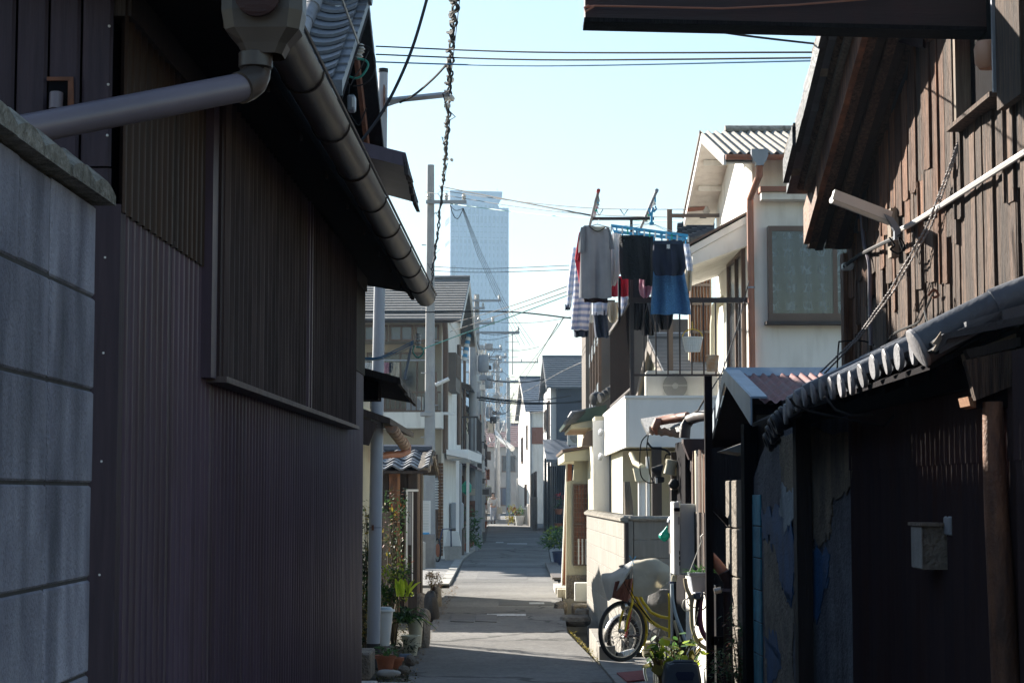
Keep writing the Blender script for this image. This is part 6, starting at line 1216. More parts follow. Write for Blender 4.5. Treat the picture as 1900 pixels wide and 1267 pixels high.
m = MB(LN); m.box((xr+.35, 13.4, 0), (4, 13.5, 2.05)); m.build('back_wall', 'timber_black', LN)
for y_, z_ in ((yn+.05, zn), (yf-.1, zf)): m = MB(LN); m.box((xr+.02, y_, z_-.07), (3.1, y_+.06, z_-.015)); m.build('purlin', 'timber_black', LN)
m = MB(LN); m.prism([(xr+.02, yr_, zr_-.06), (xr+.02, yf, zf-.05), (xr+.02, yf, zf-.02), (xr+.02, yr_, zr_-.03)], (1.7, 0, 0)); m.build('underlay', 'timber_black', LN)
m = MB(LN); m.box((L5(1308, 13.2), 13.2, 0), (L5(1322, 13.2), 13.26, hz(697, 13.2))); m.build('post', 'timber_black', LN)
m = MB(); m.prism([at(1320, 928, 13.2), at(1320, 943, 13.2), at(1362, 988, 13.2), at(1362, 973, 13.2)], (0, .05, 0)); m.build('brace', 'timber_black', LN)
m = MB(); m.prism([at(1320, 1180, 13.2), at(1320, 1196, 13.2), at(1372, 1196, 13.2), at(1372, 1180, 13.2)], (0, .05, 0)); m.build('cross_rail', 'timber_black', LN)
m = MB(LN); m.tube([at(1316, 1030, 13.3), at(1330, 1045, 13.25), at(1348, 1068, 13.2)], .038, 12); m.build('drain_pipe', 'copper', LN)
m = MB(LN); m.tube([at(1344, 1060, 13.15), at(1353, 1078, 13.15), at(1354, 1095, 13.15), at(1356, 1500, 13.15)], .045, 14); m.build('drain_pipe', 'beam_red', LN)
m = MB(LN); m.lathe(at(1354, 1096, 13.15), [(.052, 0), (.052, .02)], 14); m.build('pipe_collar', 'pvc_gray', LN)
m = MB(); m.tube([at(1325, 1096, 13.1), at(1338, 1093, 13.1)], .022, 10); tag(m.build('tap', 'chrome'), 'small metal tap stub on the black post', 'tap')
m = MB(LN); m.prism([at(1345, 835, 12.4), at(1400, 815, 12.4), at(1412, 822, 12.4), at(1385, 842, 12.4)], (0, .5, 0)); m.build('loose_board', 'concrete', LN)
# ---------------------------------------------------------------- shack wall behind the black post, with gutter and rain head
SK = frame('patched_shack', 'patched plank and white board shack wall behind the black post', 'shed', 950)
m = MB(SK); m.box((1.47, 16.05, 0), (3.3, 17.0, 2.1)); m.build('core', 'timber_black', SK)
planks(SK, 'plank', 14.9, 17.0, 1.52, lambda y: 1.5, lambda y: 1.98+R.uniform(-.03, .03), .13, ['wood_pale', 'charred', 'charred_warm', 'timber_dark', 'cream_plastic'])
planks(SK, 'plank', 14.9, 17.0, 1.51, lambda y: .98, lambda y: 1.5, .2, ['wood_pale', 'charred', 'white_panel', 'timber_dark'])
m = MB(SK); m.box((1.38, 13.5, 0), (1.448, 15.1, 1.0)); m.build('white_board', 'white_wall', SK)
xk = L5(1246, 17)
for k, (a, b, t, bt, mt) in enumerate(((1246, 1256, 838, 1000, 'timber_dark'), (1256, 1262, 838, 905, 'charred_warm'), (1262, 1269, 845, 905, 'wood_pale'), (1269, 1274, 845, 885, 'timber_dark'), (1274, 1283, 850, 882, 'cream_plastic'), (1256, 1268, 882, 906, 'stone'), (1268, 1296, 880, 903, 'wood_pale'))):
    m = MB(); p, q = at(a, bt, 16.9+.01*k), at(b, t, 16.9+.01*k); m.box((p.x, p.y, p.z), (q.x, p.y+.04, q.z)); m.build('board', mt, SK)
for a, b in ((1267, 1296), (1298, 1308)): m = MB(); p, q = at(a, 945, 16.6), at(b, 902, 16.6); m.box((p.x, 16.6, 1.0), (q.x, 16.65, q.z)); m.build('white_board', 'white_wall', SK)
m = MB(); p, q = at(1246, 908, 16.8), at(1268, 904, 16.8); m.box((p.x, 16.75, p.z), (q.x, 16.95, q.z)); m.build('shelf', 'wood_pale', SK)
m = MB(); p, q = at(1248, 1200, 17), at(1270, 905, 17); m.box((p.x, 17.05, 0), (q.x+.1, 17.2, q.z)); m.build('dark_panel', 'timber_black', SK)
# crumpled copper gutter
m = MB(SK); rows = []
for k in range(12):
    t = k/11; c = at(1205+60*t, 793+(-2+9*t)+2*math.sin(k*2.1), 17.0-.3*t); r = .05+.006*math.sin(k*1.7); rows.append([c+Vector((0, r*math.cos(q), r*math.sin(q)*1.2)) for q in [math.pi+math.pi*j/8 for j in range(9)]])
m.grid(rows); m.grid([[p+Vector((0, 0, .004)) for p in r] for r in rows]); m.sm = True; m.build('gutter', 'copper_dirty', SK)
m = MB(SK); m.tube([at(1221, 801, 16.95), at(1216, 790, 16.9), at(1220, 782, 16.9), at(1232, 779, 16.9), at(1276, 772, 16.6)], .04, 12); m.build('elbow_pipe', 'copper', SK)
m = MB(SK); m.prism([at(1262, 800, 16.6), at(1264, 790, 16.6), at(1200, 800, 17.4), at(1200, 806, 17.4)], (.0, .8, .15)); m.build('roof', 'tile_black', SK)
m = MB(SK); m.tube([at(1270, 812, 16), at(1272, 790, 16), at(1280, 778, 16), at(1296, 772, 15.8), at(1335, 765, 15)], .046, 12); m.build('black_pipe', 'iron_brown', SK)
p, q = at(1266, 816, 16), at(1310, 816, 16)
rows = [[(p.x+.0, 16-.1, hz(y, 16)), (q.x, 16-.1, hz(y, 16)), (q.x, 16.1, hz(y, 16)), (p.x, 16.1, hz(y, 16))] for y in (812, 818)]
m = MB(); rows = []
for y, a in ((814, 0), (822, 0), (852, .05), (853, .07)): rows.append([(p.x+a, 15.9, hz(y, 16)), (q.x, 15.9, hz(y, 16)), (q.x, 16.08, hz(y, 16)), (p.x+a, 16.08, hz(y, 16))])
m.grid(rows, True); m.f.append([3, 2, 1, 0]); m.f.append([12, 13, 14, 15]); m.build('rain_head', 'shutter_metal', SK)
m = MB(SK); m.tube([at(1291, 852, 15.95), at(1290, 870, 15.95), at(1298, 885, 15.9), at(1315, 898, 15.8)], .045, 12); m.build('elbow_pipe', 'iron_brown', SK)
# rain pipes in cream and dark pillar
RP = thing('rain_pipes', 'pair of cream rain pipes with a box head under the white balcony', 'pipe', (xx(1192, 21.8), 21.8, 0))
m = MB(); a, b = at(1176, 892, 21.7), at(1204, 868, 21.7); m.prism([(a.x+.02, 21.6, a.z), (b.x-.01, 21.6, a.z), (b.x, 21.6, b.z), (a.x-.01, 21.6, b.z)], (0, .16, 0)); m.build('box_head', 'cream_plastic', RP)
m = MB(); m.tube([at(1172, 842, 22.2), at(1178, 858, 22.0), at(1192, 866, 21.75)], .035, 10); m.build('elbow', 'cream_plastic', RP)
m = MB(); m.tube([(xx(1190.5, 21.7), 21.7, 0), (xx(1190.5, 21.7), 21.7, hz(890, 21.7))], .042, 12); m.build('pipe', 'white_panel', RP)
m = MB(); m.tube([(xx(1202, 21.75), 21.75, 0), (xx(1202, 21.75), 21.75, hz(846, 21.7))], .022, 10); m.build('pipe', 'white_panel', RP)
m = MB(); m.box((xx(1210, 21.9), 21.9, 0), (xx(1228, 21.9), 22.0, 2.19)); m.build('pillar', 'timber_dark', label='dark square timber pillar under the balcony right of the cream pipes', cat='pillar')
m = MB(); P = [at(1167, 1060, 20.9), at(1168, 1000, 20.9), at(1166, 930, 20.9), at(1163, 893, 20.9)]; m.tube([Vector((P[0].x, 20.9, 0))]+P, [.06, .058, .055, .05, .035], 9); m.add([], []); m.build('broken_post', 'wood_pale', label='splintered old timber post sticking up behind the block wall', cat='post')
# flood light and camera
FL = thing('flood_light', 'cream cylinder flood light with tangled black cables under the balcony corner', 'lamp', at(1238, 870, 16.9))
m = MB(); m.lathe(at(1241, 880, 16.8), [(.045, 0), (.05, .005), (.046, .09), (.052, .1), (.054, .13), (.04, .135)], 16, (.22, 0, 1)); m.build('housing', 'cream_plastic', FL)
m = MB(); a, b = at(1250, 862, 16.8), at(1256, 853, 16.8); m.box((a.x-.06, 16.8, a.z), (b.x, 16.84, b.z)); a, b = at(1250, 882, 16.85), at(1255, 853, 16.85); m.box((a.x, 16.85, a.z), (b.x, 16.88, b.z)); m.build('bracket', 'cream_plastic', FL)
m = MB(); m.lathe(at(1209, 868, 16.7), [(.01, 0), (.06, .07), (.062, .09)], 12, (1, 0, -.3)); m.build('horn', 'rubber', FL)
m = MB(); c = at(1222, 888, 16.7); m.bbox(c-Vector((.04, .03, .03)), c+Vector((.05, .03, .02)), .01); m.build('junction', 'rubber', FL)
m = MB(); m.box(at(1216, 896, 16.65), at(1220, 886, 16.65)+Vector((0, .02, 0))); m.build('plug', 'white_plastic', FL)
m = MB(); m.lathe(at(1250, 898, 16.7), [(.02, -.04), (.045, -.02), (.045, .03), (.02, .05)], 12, (.4, 0, .7)); m.build('camera', 'rubber', FL)
for pts, r in (([(1201, 806), (1190, 820), (1187, 850), (1189, 880), (1199, 893), (1212, 894), (1219, 883)], .006), ([(1203, 806), (1200, 830), (1202, 850), (1204, 866)], .006), ([(1201, 820), (1210, 830), (1225, 832), (1236, 835), (1245, 843)], .010), ([(1233, 852), (1236, 843), (1243, 843)], .007), ([(1204, 866), (1206, 880), (1214, 897)], .005)):
    loop(pts, 16.75, r, 'wire_black', FL, 'cable')
wire([at(1310, 735, 14.5), at(1296, 760, 15.5), at(1282, 768, 16.2), at(1266, 774, 16.6)], .008, 'wire_black', 'black cable crossing the white balcony face to the copper pipe')
wire([at(1390, 520, 21.6), at(1370, 600, 18.5), at(1340, 690, 15.8), at(1312, 735, 14.5)], .006, 'wire_black', 'thin black cable dropping from the white house past the railing')
# ---------------------------------------------------------------- pale block wall
W2 = thing('pale_block_wall', 'sunlit pale concrete block wall with rounded cap stones beside the yellow bicycle', 'wall', (1.1, 24, 0))
a2, b2 = Vector((xx(1157, 20.6), 20.6, 0)), Vector((xx(1088, 27.4), 27.4, 0)); dv = (b2-a2); L2 = dv.length; du = dv.normalized(); nv = Vector((-du.y, du.x, 0)); zt = hz(966, 20.6)
m = MB(); m.prism([a2-nv*.01+Vector((0, 0, -.35)), b2-nv*.01+Vector((0, 0, -.35)), b2-nv*.09+Vector((0, 0, -.35)), a2-nv*.09+Vector((0, 0, -.35))], (0, 0, zt+.35-.004)); m.build('mortar_core', 'block_pale', W2)
ang = math.atan2(du.y, du.x)
bp_ = mesh_of(MB().bbox((-.1985, -.05, -.0985), (.1985, .05, .0985), .004), 'block_pale')
for r in range(9):
    for c in range(17):
        t = .2+.4*c; 
        if t+.2 > L2+.01: continue
        p = a2+du*t-nv*.052; piece('block', bp_, W2, TRS((p.x, p.y, zt-.1-.2*r), rz=ang))
cs = MB(); rows = [[(x, -.085, 0), (x, .085, 0), (x, .09, .03), (x, .05, .055+.012*math.cos(x*83)), (x, -.05, .055+.012*math.cos(x*83)), (x, -.09, .03)] for x in [-.19+.38*k/16 for k in range(17)]]; cs.grid(rows, True); cs.f += [[5,4,3,2,1,0], [96+i for i in range(6)]]
csm = mesh_of(cs, 'capstone_pale')
for c in range(17): p = a2+du*(.2+.4*c)-nv*.052; piece('cap_stone', csm, W2, TRS((p.x, p.y, zt), rz=ang))
p = a2; q = a2+Vector((.8, .12, 0))
for r in range(7):
    for c in range(2): m = MB(); m.bbox((a2.x+.11+.4*c, 20.62, zt-.2-.2*r+.002), (a2.x+.11+.4*c+.396, 20.72, zt-.2*r-.002), .004); m.build('block', 'block_pale', W2)
m = MB(); m.bbox((a2.x+.05, 20.58, zt), (a2.x+1.1, 20.76, zt+.055), .02); m.build('cap_stone', 'capstone_pale', W2)
m = MB(); m.box((a2.x+.01, 20.55, 0), (a2.x+.05, 20.75, zt-.01)); m.build('dark_joint', 'iron_brown', W2)
ft = thing('wall_footing', 'stepped pale concrete footing at the base of the sunlit block wall', 'footing', (.9, 19, 0))
for (xa, xb, d0, d1, h, mt) in ((.86, 1.02, 18.8, 19.4, .15, 'block_pale'), (.86, 1.04, 19.405, 20.0, .155, 'block_pale'), (.86, 1.06, 20.005, 20.6, .155, 'block_pale'), (.86, 1.08, 20.605, 21.2, .155, 'block_pale')):
    m = MB(); m.bbox((xa, d0, -.4), (xb, d1, h), .004); m.build('block', mt, ft)
for (px, py, d, w_, h, l, lab) in ((1068, 1150, 25, .42, .16, .5, 'long flat pale stone bridging the dark gutter before the block wall'), (1080, 1138, 25.6, .2, .16, .25, 'small rough stone behind the flat gutter stone'), (1040, 1127, 27.6, .2, .2, .3, 'square dark stone at the end of the gutter')):
    m = MB(); n = 10; c = at(px, py, d); rows = []
    for j in range(7):
        t = math.pi*j/6; rows.append([c+Vector((w_*.5*math.copysign(abs(math.sin(t))**.5, 1)*math.copysign(abs(math.cos(q))**.6, math.cos(q))*R.uniform(.92, 1.05), l*.5*math.sin(t)*math.sin(q)*R.uniform(.9, 1.1), -h*.5*math.copysign(abs(math.cos(t))**.7, math.cos(t))*R.uniform(.9, 1.08))) for q in [2*math.pi*k/n for k in range(n)]])
    m.grid(rows, True); m.sm = True; m.build('gutter_stone', 'stone', label=lab, cat='stone')
# ---------------------------------------------------------------- laundry
rr0 = random.Random(11)
GL = 'garments hung out to dry over the balcony'
def ip(rows, y):
    for (y0, a0, b0), (y1, a1, b1) in zip(rows, rows[1:]):
        if y0 <= y <= y1: t = (y-y0)/(y1-y0+1e-9); return a0+(a1-a0)*t, b0+(b1-b0)*t
    return rows[-1][1:]
def cloth(rows, d, th=.05, fold=.035, nf=2, seed=0, n=26, m_=20, E=None, name='garment', mat='cloth_white', skew=0, topth=.3, open_=False):
    """rows: (py, left px, right px) from top to hem; a puffed two-sided bag of cloth hanging at depth d"""
    rr = random.Random(seed); ph = [rr.uniform(0, 6) for _ in range(4)]; y0, y1 = rows[0][0], rows[-1][0]; G = []
    for j in range(m_+1):
        t = j/m_; y = y0+(y1-y0)*t; a, b = ip(rows, y); F = []; B = []
        for k in range(n+1):
            s = k/n; x = a+(b-a)*s; q = math.sqrt(max(0, 1-(2*s-1)**2)); tt = topth+(1-topth)*min(1, t*1.6)
            w_ = fold*tt*(math.sin(s*nf*6.28+ph[0]+t*1.2)+.5*math.sin(s*nf*11+ph[1]-t*2)); h_ = 3.0*th*rr.uniform(-.3, .3) if j == m_ else 0
            yy = y+(.8*math.sin(s*nf*6.28+ph[2]) if j == m_ else 0)
            F.append(at(x, yy, d+skew*s-th*q*tt+w_)); B.append(at(x, yy, d+skew*s+th*q*tt*.8+w_+.004))
        G.append(F+B[::-1])
    m = MB(); m.grid(G, True)
    L_ = n+1; k0 = 0
    for r0 in ((0, m_*2*L_) if not open_ else (0,)):
        for k in range(n): m.f.append([r0+k, r0+k+1, r0+2*L_-2-k, r0+2*L_-1-k])
    m.sm = True; return m.build(name, mat, E)
def garment(label, d, base, parts, cat='garment', **kw):
    E = thing('hanging_garment', label, cat, at(*base, d), group=GL)
    for nm, mt, rows, dd, k in parts: cloth(rows, d+dd, E=E, name=nm, mat=mt, **k)
    return E
def hanger(E, px, py, d, w_=30, h=7, mat='white_plastic'):
    m = MB(); m.tube([at(px-w_, py+h, d), at(px, py, d), at(px+w_, py+h, d)], .006, 5); m.tube([at(px, py, d), at(px, py-6, d), at(px+3, py-9, d), at(px+5, py-6, d)], .004, 5); m.build('hanger', mat, E)
g = garment('grey short-sleeved T-shirt on a hanger, nearest of the washing', 21.2, (1105, 552), [
    ('body', 'cloth_grey', [(418, 1084, 1096), (421, 1080, 1126), (426, 1076, 1131), (440, 1078, 1133), (480, 1077, 1134), (548, 1074, 1135), (553, 1074, 1135)], 0, dict(seed=1, fold=.03, th=.05, n=30)),
    ('sleeve', 'cloth_grey', [(421, 1078, 1086), (440, 1074, 1086), (468, 1073, 1084)], -.02, dict(seed=2, fold=.006, th=.03, n=10)),
    ('sleeve', 'cloth_grey', [(421, 1124, 1130), (440, 1128, 1137), (462, 1130, 1140)], .02, dict(seed=3, fold=.006, th=.03, n=10))])
m = MB(); P = [at(1094+3.0*k, 420+9*math.sin(math.pi*k/10), 21.14) for k in range(11)]; m.tube(P, .006, 5); m.build('neckline', 'cloth_black', g)
m = MB(); m.prism([at(1095, 420, 21.16), at(1124, 420, 21.16), at(1118, 428, 21.16), at(1110, 430, 21.16), at(1101, 428, 21.16)], (0, .01, 0)); m.build('inner_back', 'cloth_beige', g)
hanger(g, 1108, 416, 21.2, 24, 6)
g = garment('crimson top hung behind the grey T-shirt', 21.6, (1098, 560), [('body', 'cloth_red', [(430, 1075, 1120), (480, 1067, 1124), (546, 1078, 1128), (550, 1078, 1128)], 0, dict(seed=4)), ('sleeve', 'cloth_red', [(432, 1074, 1082), (482, 1066, 1078)], 0, dict(seed=5, n=8))])
garment('black top hanging below the hem of the crimson one', 21.9, (1103, 562), [('body', 'cloth_black', [(432, 1074, 1118), (480, 1066, 1120), (561, 1084, 1128)], 0, dict(seed=6))])
garment('pale blue striped shirt with a long sleeve at the far left of the washing', 23.2, (1060, 575), [('sleeve', 'cloth_stripe_pale', [(460, 1062, 1070), (520, 1053, 1064), (570, 1050, 1060)], 0, dict(seed=7, n=10, th=.04)), ('body', 'cloth_stripe_pale', [(458, 1064, 1090), (500, 1062, 1094), (556, 1062, 1094)], .05, dict(seed=8)), ('cuff', 'cloth_denim', [(564, 1048, 1059), (575, 1048, 1058)], 0, dict(seed=9, n=8, th=.05))])
garment('long navy and white striped dress below the grey T-shirt', 22.6, (1078, 612), [('body', 'cloth_stripe', [(470, 1068, 1100), (545, 1064, 1098), (612, 1059, 1092)], 0, dict(seed=10, fold=.02, th=.07)), ('hem', 'cloth_denim', [(610, 1064, 1092), (625, 1065, 1091)], .02, dict(seed=11, th=.06))])
garment('pair of dark denim trousers hanging under striped shorts', 22.2, (1115, 627), [('shorts', 'cloth_stripe_pale', [(545, 1098, 1128), (584, 1098, 1126)], -.02, dict(seed=12, th=.06)), ('leg', 'cloth_denim', [(575, 1100, 1126), (610, 1102, 1129), (626, 1104, 1130)], 0, dict(seed=13, th=.06))])
garment('white long-sleeved blouse right of the grey T-shirt', 21.7, (1138, 530), [('body', 'cloth_white', [(432, 1136, 1146), (470, 1130, 1149), (510, 1128, 1149), (530, 1132, 1142)], 0, dict(seed=14, th=.06, fold=.018)), ('sleeve', 'cloth_whitegrey', [(440, 1128, 1136), (505, 1122, 1130)], .1, dict(seed=15, n=10))])
garment('dark knitted shorts clipped to the blue hanger, left of the navy ones', 21.3, (1175, 520), [('shorts', 'cloth_blackknit', [(436, 1150, 1194), (445, 1149, 1197), (480, 1149, 1201), (503, 1150, 1204), (518, 1154, 1199)], 0, dict(seed=16, th=.05, fold=.05))])
garment('navy shorts clipped to the right side of the blue hanger', 21.3, (1240, 512), [('shorts', 'cloth_navy', [(446, 1213, 1267), (454, 1212, 1268), (480, 1210, 1271), (497, 1210, 1273), (511, 1216, 1266)], 0, dict(seed=17, th=.045, fold=.05)), ('waistband', 'cloth_denim', [(447, 1215, 1266), (453, 1216, 1265)], -.05, dict(seed=31, th=.02, fold=.002)), ('label_tag', 'tag_white', [(453, 1237, 1243), (461, 1237, 1243)], -.09, dict(seed=18, n=4, m_=3, th=.004, fold=0))])
garment('blue pile-knit skirt hanging below the navy shorts', 21.6, (1245, 585), [('skirt', 'cloth_knit', [(470, 1214, 1268), (505, 1212, 1270), (560, 1208, 1280), (583, 1207, 1282)], 0, dict(seed=19, th=.08, fold=.055, nf=2, n=36))])
garment('pink marbled top behind the two pairs of shorts', 21.9, (1198, 552), [('body', 'cloth_pink', [(455, 1200, 1208), (500, 1188, 1210), (535, 1185, 1210), (548, 1188, 1206), (552, 1192, 1202)], 0, dict(seed=20, th=.05))])
garment('white sock-like sleeve top at the right end of the blue hanger', 21.8, (1278, 540), [('sleeve', 'cloth_stripe_pale', [(452, 1268, 1279), (480, 1272, 1284), (502, 1275, 1286)], -.1, dict(seed=21, n=10)), ('body', 'cloth_beige', [(462, 1270, 1282), (500, 1268, 1285), (540, 1266, 1283)], .1, dict(seed=22))])
garment('dark red top hanging between the blouse and the knitted shorts', 22.2, (1150, 552), [('body', 'cloth_red', [(512, 1136, 1166), (550, 1134, 1166)], 0, dict(seed=23))])
garment('long black trousers behind the knitted shorts', 22.5, (1188, 613), [('leg', 'cloth_black', [(500, 1164, 1210), (560, 1166, 1204), (612, 1174, 1190)], 0, dict(seed=24, th=.07)), ('leg', 'cloth_black', [(550, 1190, 1212), (622, 1192, 1214)], .1, dict(seed=25, th=.05))])
garment('slim grey leggings between the black trousers', 22.4, (1210, 618), [('leg', 'cloth_grey', [(560, 1200, 1216), (616, 1214, 1224)], 0, dict(seed=26, th=.03, n=8))])
garment('black trousers showing under the blue skirt', 22.3, (1232, 612), [('leg', 'cloth_black', [(560, 1218, 1252), (596, 1220, 1248), (611, 1226, 1242)], 0, dict(seed=27, th=.06))])
garment('pale pink shirt behind the navy leg', 22.9, (1140, 600), [('body', 'cloth_beige', [(560, 1126, 1148), (590, 1128, 1146), (598, 1132, 1142)], 0, dict(seed=28))])
garment('narrow navy strip of cloth dangling beside the balcony corner', 21.9, (1150, 600), [('body', 'cloth_navy', [(515, 1146, 1152), (590, 1147, 1152), (600, 1148, 1150)], 0, dict(seed=29, n=6, th=.02))])
garment('white and violet scarf pointing down beside the corner post', 22.3, (1156, 585), [('body', 'cloth_stripe_pale', [(530, 1150, 1164), (560, 1152, 1166), (585, 1152, 1154)], 0, dict(seed=30, n=10, th=.03))])
garment('black sleeveless top behind the right end of the knitted shorts', 21.75, (1207, 530), [('body', 'cloth_black', [(438, 1193, 1216), (470, 1198, 1214), (530, 1196, 1216)], 0, dict(seed=40, fold=.03))])
garment('white undershirt hung behind the blouse and the knitted shorts', 22.0, (1160, 500), [('body', 'cloth_white', [(430, 1138, 1152), (470, 1136, 1156), (508, 1138, 1160)], 0, dict(seed=41))])
garment('plain white towel hanging low behind the T-shirt and dress', 23.0, (1085, 590), [('towel', 'cloth_whitegrey', [(545, 1084, 1112), (598, 1086, 1110)], 0, dict(seed=42))])
garment('navy socks bunched behind the black trousers', 22.6, (1222, 560), [('sock', 'cloth_navy', [(515, 1206, 1216), (565, 1208, 1218)], 0, dict(seed=43, n=8, th=.03)), ('sock', 'cloth_navy', [(520, 1270, 1279), (560, 1271, 1278)], 0, dict(seed=44, n=8, th=.03))])
# poles and pegs
for px, lab, mt in ((1103, 'left laundry pole with a dark red end cap pointing at the viewer', 'red_plastic'), (1205, 'right laundry pole with a grey-green end cap pointing at the viewer', 'grey_plastic')):
    X0 = xx(px, 22.1); E = thing('laundry_pole', lab, 'pole', (X0, 20.75, hz(399, 22)), group='laundry poles')
    zt_ = hz(396, 22.1); a_ = Vector((X0-.01, 20.6, zt_+.03)); b_ = Vector((X0, 26.2, zt_-.05)); m = MB(); m.tube([a_, b_], .018, 10); m.build('tube', 'zinc', E)
    m = MB(); m.tube([a_-Vector((0, .03, 0)), a_+Vector((0, .06, 0))], .021, 10); m.build('end_cap', mt, E)
    for k in range(14):
        y = 20.95+.12*k+R.uniform(-.03, .03); m = MB(); p = Vector((X0, y, zt_+.01)); m.prism([p+Vector((-.008, 0, .03)), p+Vector((.008, 0, .03)), p+Vector((.014+R.uniform(-.02, .02), 0, -.05)), p+Vector((-.004, 0, -.05))], (0, .012, 0)); m.build('peg', R.choice(['wire_pale', 'blue_plastic', 'green_bag', 'flower_pink', 'white_plastic']), E)
BH = thing('peg_hanger', 'sky blue plastic square peg hanger holding the right half of the washing', 'hanger', at(1205, 425, 21.5))
cr = [at(1134, 421, 21.2), at(1277, 440, 21.2), at(1272, 446, 21.75), at(1140, 432, 21.75)]
for i in range(4): a, b = cr[i], cr[(i+1) % 4]; m = MB(); m.prism([a, b, b+Vector((0, 0, .034)), a+Vector((0, 0, .034))], (0, .02, 0)); m.build('frame_bar', 'blue_plastic', BH)
for t in (.33, .66): a, b = cr[0].lerp(cr[1], t), cr[3].lerp(cr[2], t); m = MB(); m.tube([a, b], .012, 6); m.build('frame_bar', 'blue_plastic', BH)
m = MB(); m.tube([at(1212, 385, 21.5), at(1209, 395, 21.5), at(1209, 416, 21.5)], .016, 8); m.tube([at(1213, 393, 21.5), at(1218, 388, 21.5), at(1216, 382, 21.5)], .010, 6); m.tube([at(1203, 386, 21.5), at(1206, 398, 21.5), at(1210, 404, 21.5)], .008, 6); m.lathe(at(1209, 417, 21.5), [(.03, 0), (.03, .03)], 10); m.build('hook', 'blue_plastic', BH)
for c in cr: m = MB(); m.tube([at(1209, 414, 21.5), c], .003, 4); m.build('string', 'wire_pale', BH)
for k in range(15): t = k/14; p = cr[0].lerp(cr[1], t); m = MB(); m.box(p-Vector((.008, .012, .055)), p+Vector((.008, 0, .012))); m.build('peg', ['white_plastic', 'blue_plastic', 'white_plastic', 'green_bag'][k % 4] if k % 4 else 'white_plastic', BH)
for k in range(10): t = k/9; p = cr[3].lerp(cr[2], t); m = MB(); m.box(p-Vector((.008, .012, .055)), p+Vector((.008, 0, .012))); m.build('peg', 'blue_plastic', BH)
# ---------------------------------------------------------------- yellow bicycle
BK = thing('yellow_bicycle', 'yellow step-through bicycle leaning with covers over its front basket', 'bicycle', at(1160, 1226, 18.5))
wc = at(1154, 1170, 18.5); rw = .295; wdir = Vector((-.80, -.60, 0)).normalized(); wax = Vector((-wdir.y, wdir.x, 0))
def wheel(E, c, ax, r, tyre=.019, spokes=24, rimm='chrome', tm='rubber'):
    m = MB(); m.torus(c, ax, r-tyre, tyre, 40, 8); w_ = m.build('wheel', tm, E)
    m = MB(); m.torus(c, ax, r-tyre*2.2, .008, 40, 6); m.build('rim', rimm, w_)
    ax = Vector(ax).normalized(); a = ax.orthogonal().normalized(); b = ax.cross(a)
    for k in range(spokes):
        t = 2*math.pi*k/spokes; s = .03 if k % 2 else -.03; d = a*math.cos(t)+b*math.sin(t); d2 = a*math.cos(t+(.5 if k % 4 < 2 else -.5))+b*math.sin(t+(.5 if k % 4 < 2 else -.5))
        m = MB(); m.tube([c+ax*s+d2*.02, c+d*(r-tyre*2.2)], .0016, 4, False); m.build('spoke', 'chrome', w_)
    m = MB(); m.lathe(c-ax*.04, [(.012, 0), (.022, .01), (.016, .03), (.016, .05), (.022, .07), (.012, .08)], 12, ax); m.build('hub', 'chrome', w_)
    return w_
wheel(BK, wc, wax, rw, .020)
hd_ = at(1178, 1108, 18.62); hub = wc
for s in (-1, 1): m = MB(); m.tube([hub+wax*.05*s, hub+wax*.052*s-wdir*.03+Vector((0, 0, .12)), hub+wax*.05*s-wdir*.09+Vector((0, 0, .27)), hub-wdir*.12+Vector((0, 0, .35))+wax*.02*s], [.009, .011, .013, .014], 8); m.build('fork_blade', 'yellow_paint', BK)
m = MB(); m.tube([hub-wdir*.12+Vector((0, 0, .33)), hub-wdir*.17+Vector((0, 0, .50))], .018, 10); m.build('head_tube', 'yellow_paint', BK)
rows = []
for k in range(15):
    t = math.radians(62-105*k/14); d = -wdir*math.cos(t)+Vector((0, 0, math.sin(t))); rows.append([hub+d*(rw+.022-.012*abs(q)**2)+wax*q*.030 for q in (-1, -.6, 0, .6, 1)]+[hub+d*(rw+.017-.012*abs(q)**2)+wax*q*.028 for q in (1, .6, 0, -.6, -1)])
m = MB(); m.grid(rows, True); m.sm = True; m.build('mudguard', 'yellow_paint', BK)
f1 = hub-wdir*.13+Vector((0, 0, .40)); f2 = hub-wdir*.15+Vector((0, 0, .46))
bb_ = at(1246, 1175, 18.2)
m = MB(); m.tube([f1, at(1190, 1127, 18.55), at(1205, 1150, 18.45), at(1225, 1163, 18.35), at(1252, 1172, 18.2)], .018, 10); m.build('down_tube', 'yellow_paint', BK)
m = MB(); m.tube([f2, at(1193, 1116, 18.55), at(1208, 1135, 18.45), at(1226, 1143, 18.35), at(1250, 1147, 18.2)], .016, 10); m.build('top_tube', 'yellow_paint', BK)
m = MB(); m.tube([at(1243, 1100, 18.25), at(1243, 1185, 18.25)], .018, 10); m.tube([at(1243, 1180, 18.25), at(1330, 1180, 18.6)], .01, 8); m.build('seat_tube', 'yellow_paint', BK)
m = MB(); cc = at(1221, 1181, 18.3); m.torus(cc, (.35, -1, 0), .085, .006, 24, 6)
for k in range(5): t = 2*math.pi*k/5; m.tube([cc, cc+Vector((math.cos(t)*.08, .03*math.cos(t), math.sin(t)*.08))], .007, 5)
m.build('chainring', 'chrome', BK)
m = MB(); m.tube([cc, cc+Vector((-.02, -.05, -.14))], .009, 6); m.box(cc+Vector((-.06, -.09, -.155)), cc+Vector((.03, -.04, -.135))); m.build('crank', 'iron_brown', BK)
wheel(BK, at(1330, 1178, 19.2), (.35, -1, 0), .295)
m = MB(); m.tube([f2+Vector((0, 0, .05)), f2+Vector((.02, 0, .2)), at(1150, 1050, 18.3)], .011, 8); m.tube([f2+Vector((.02, 0, .2)), at(1215, 1040, 18.4)], .011, 8); m.build('handlebar', 'chrome', BK)
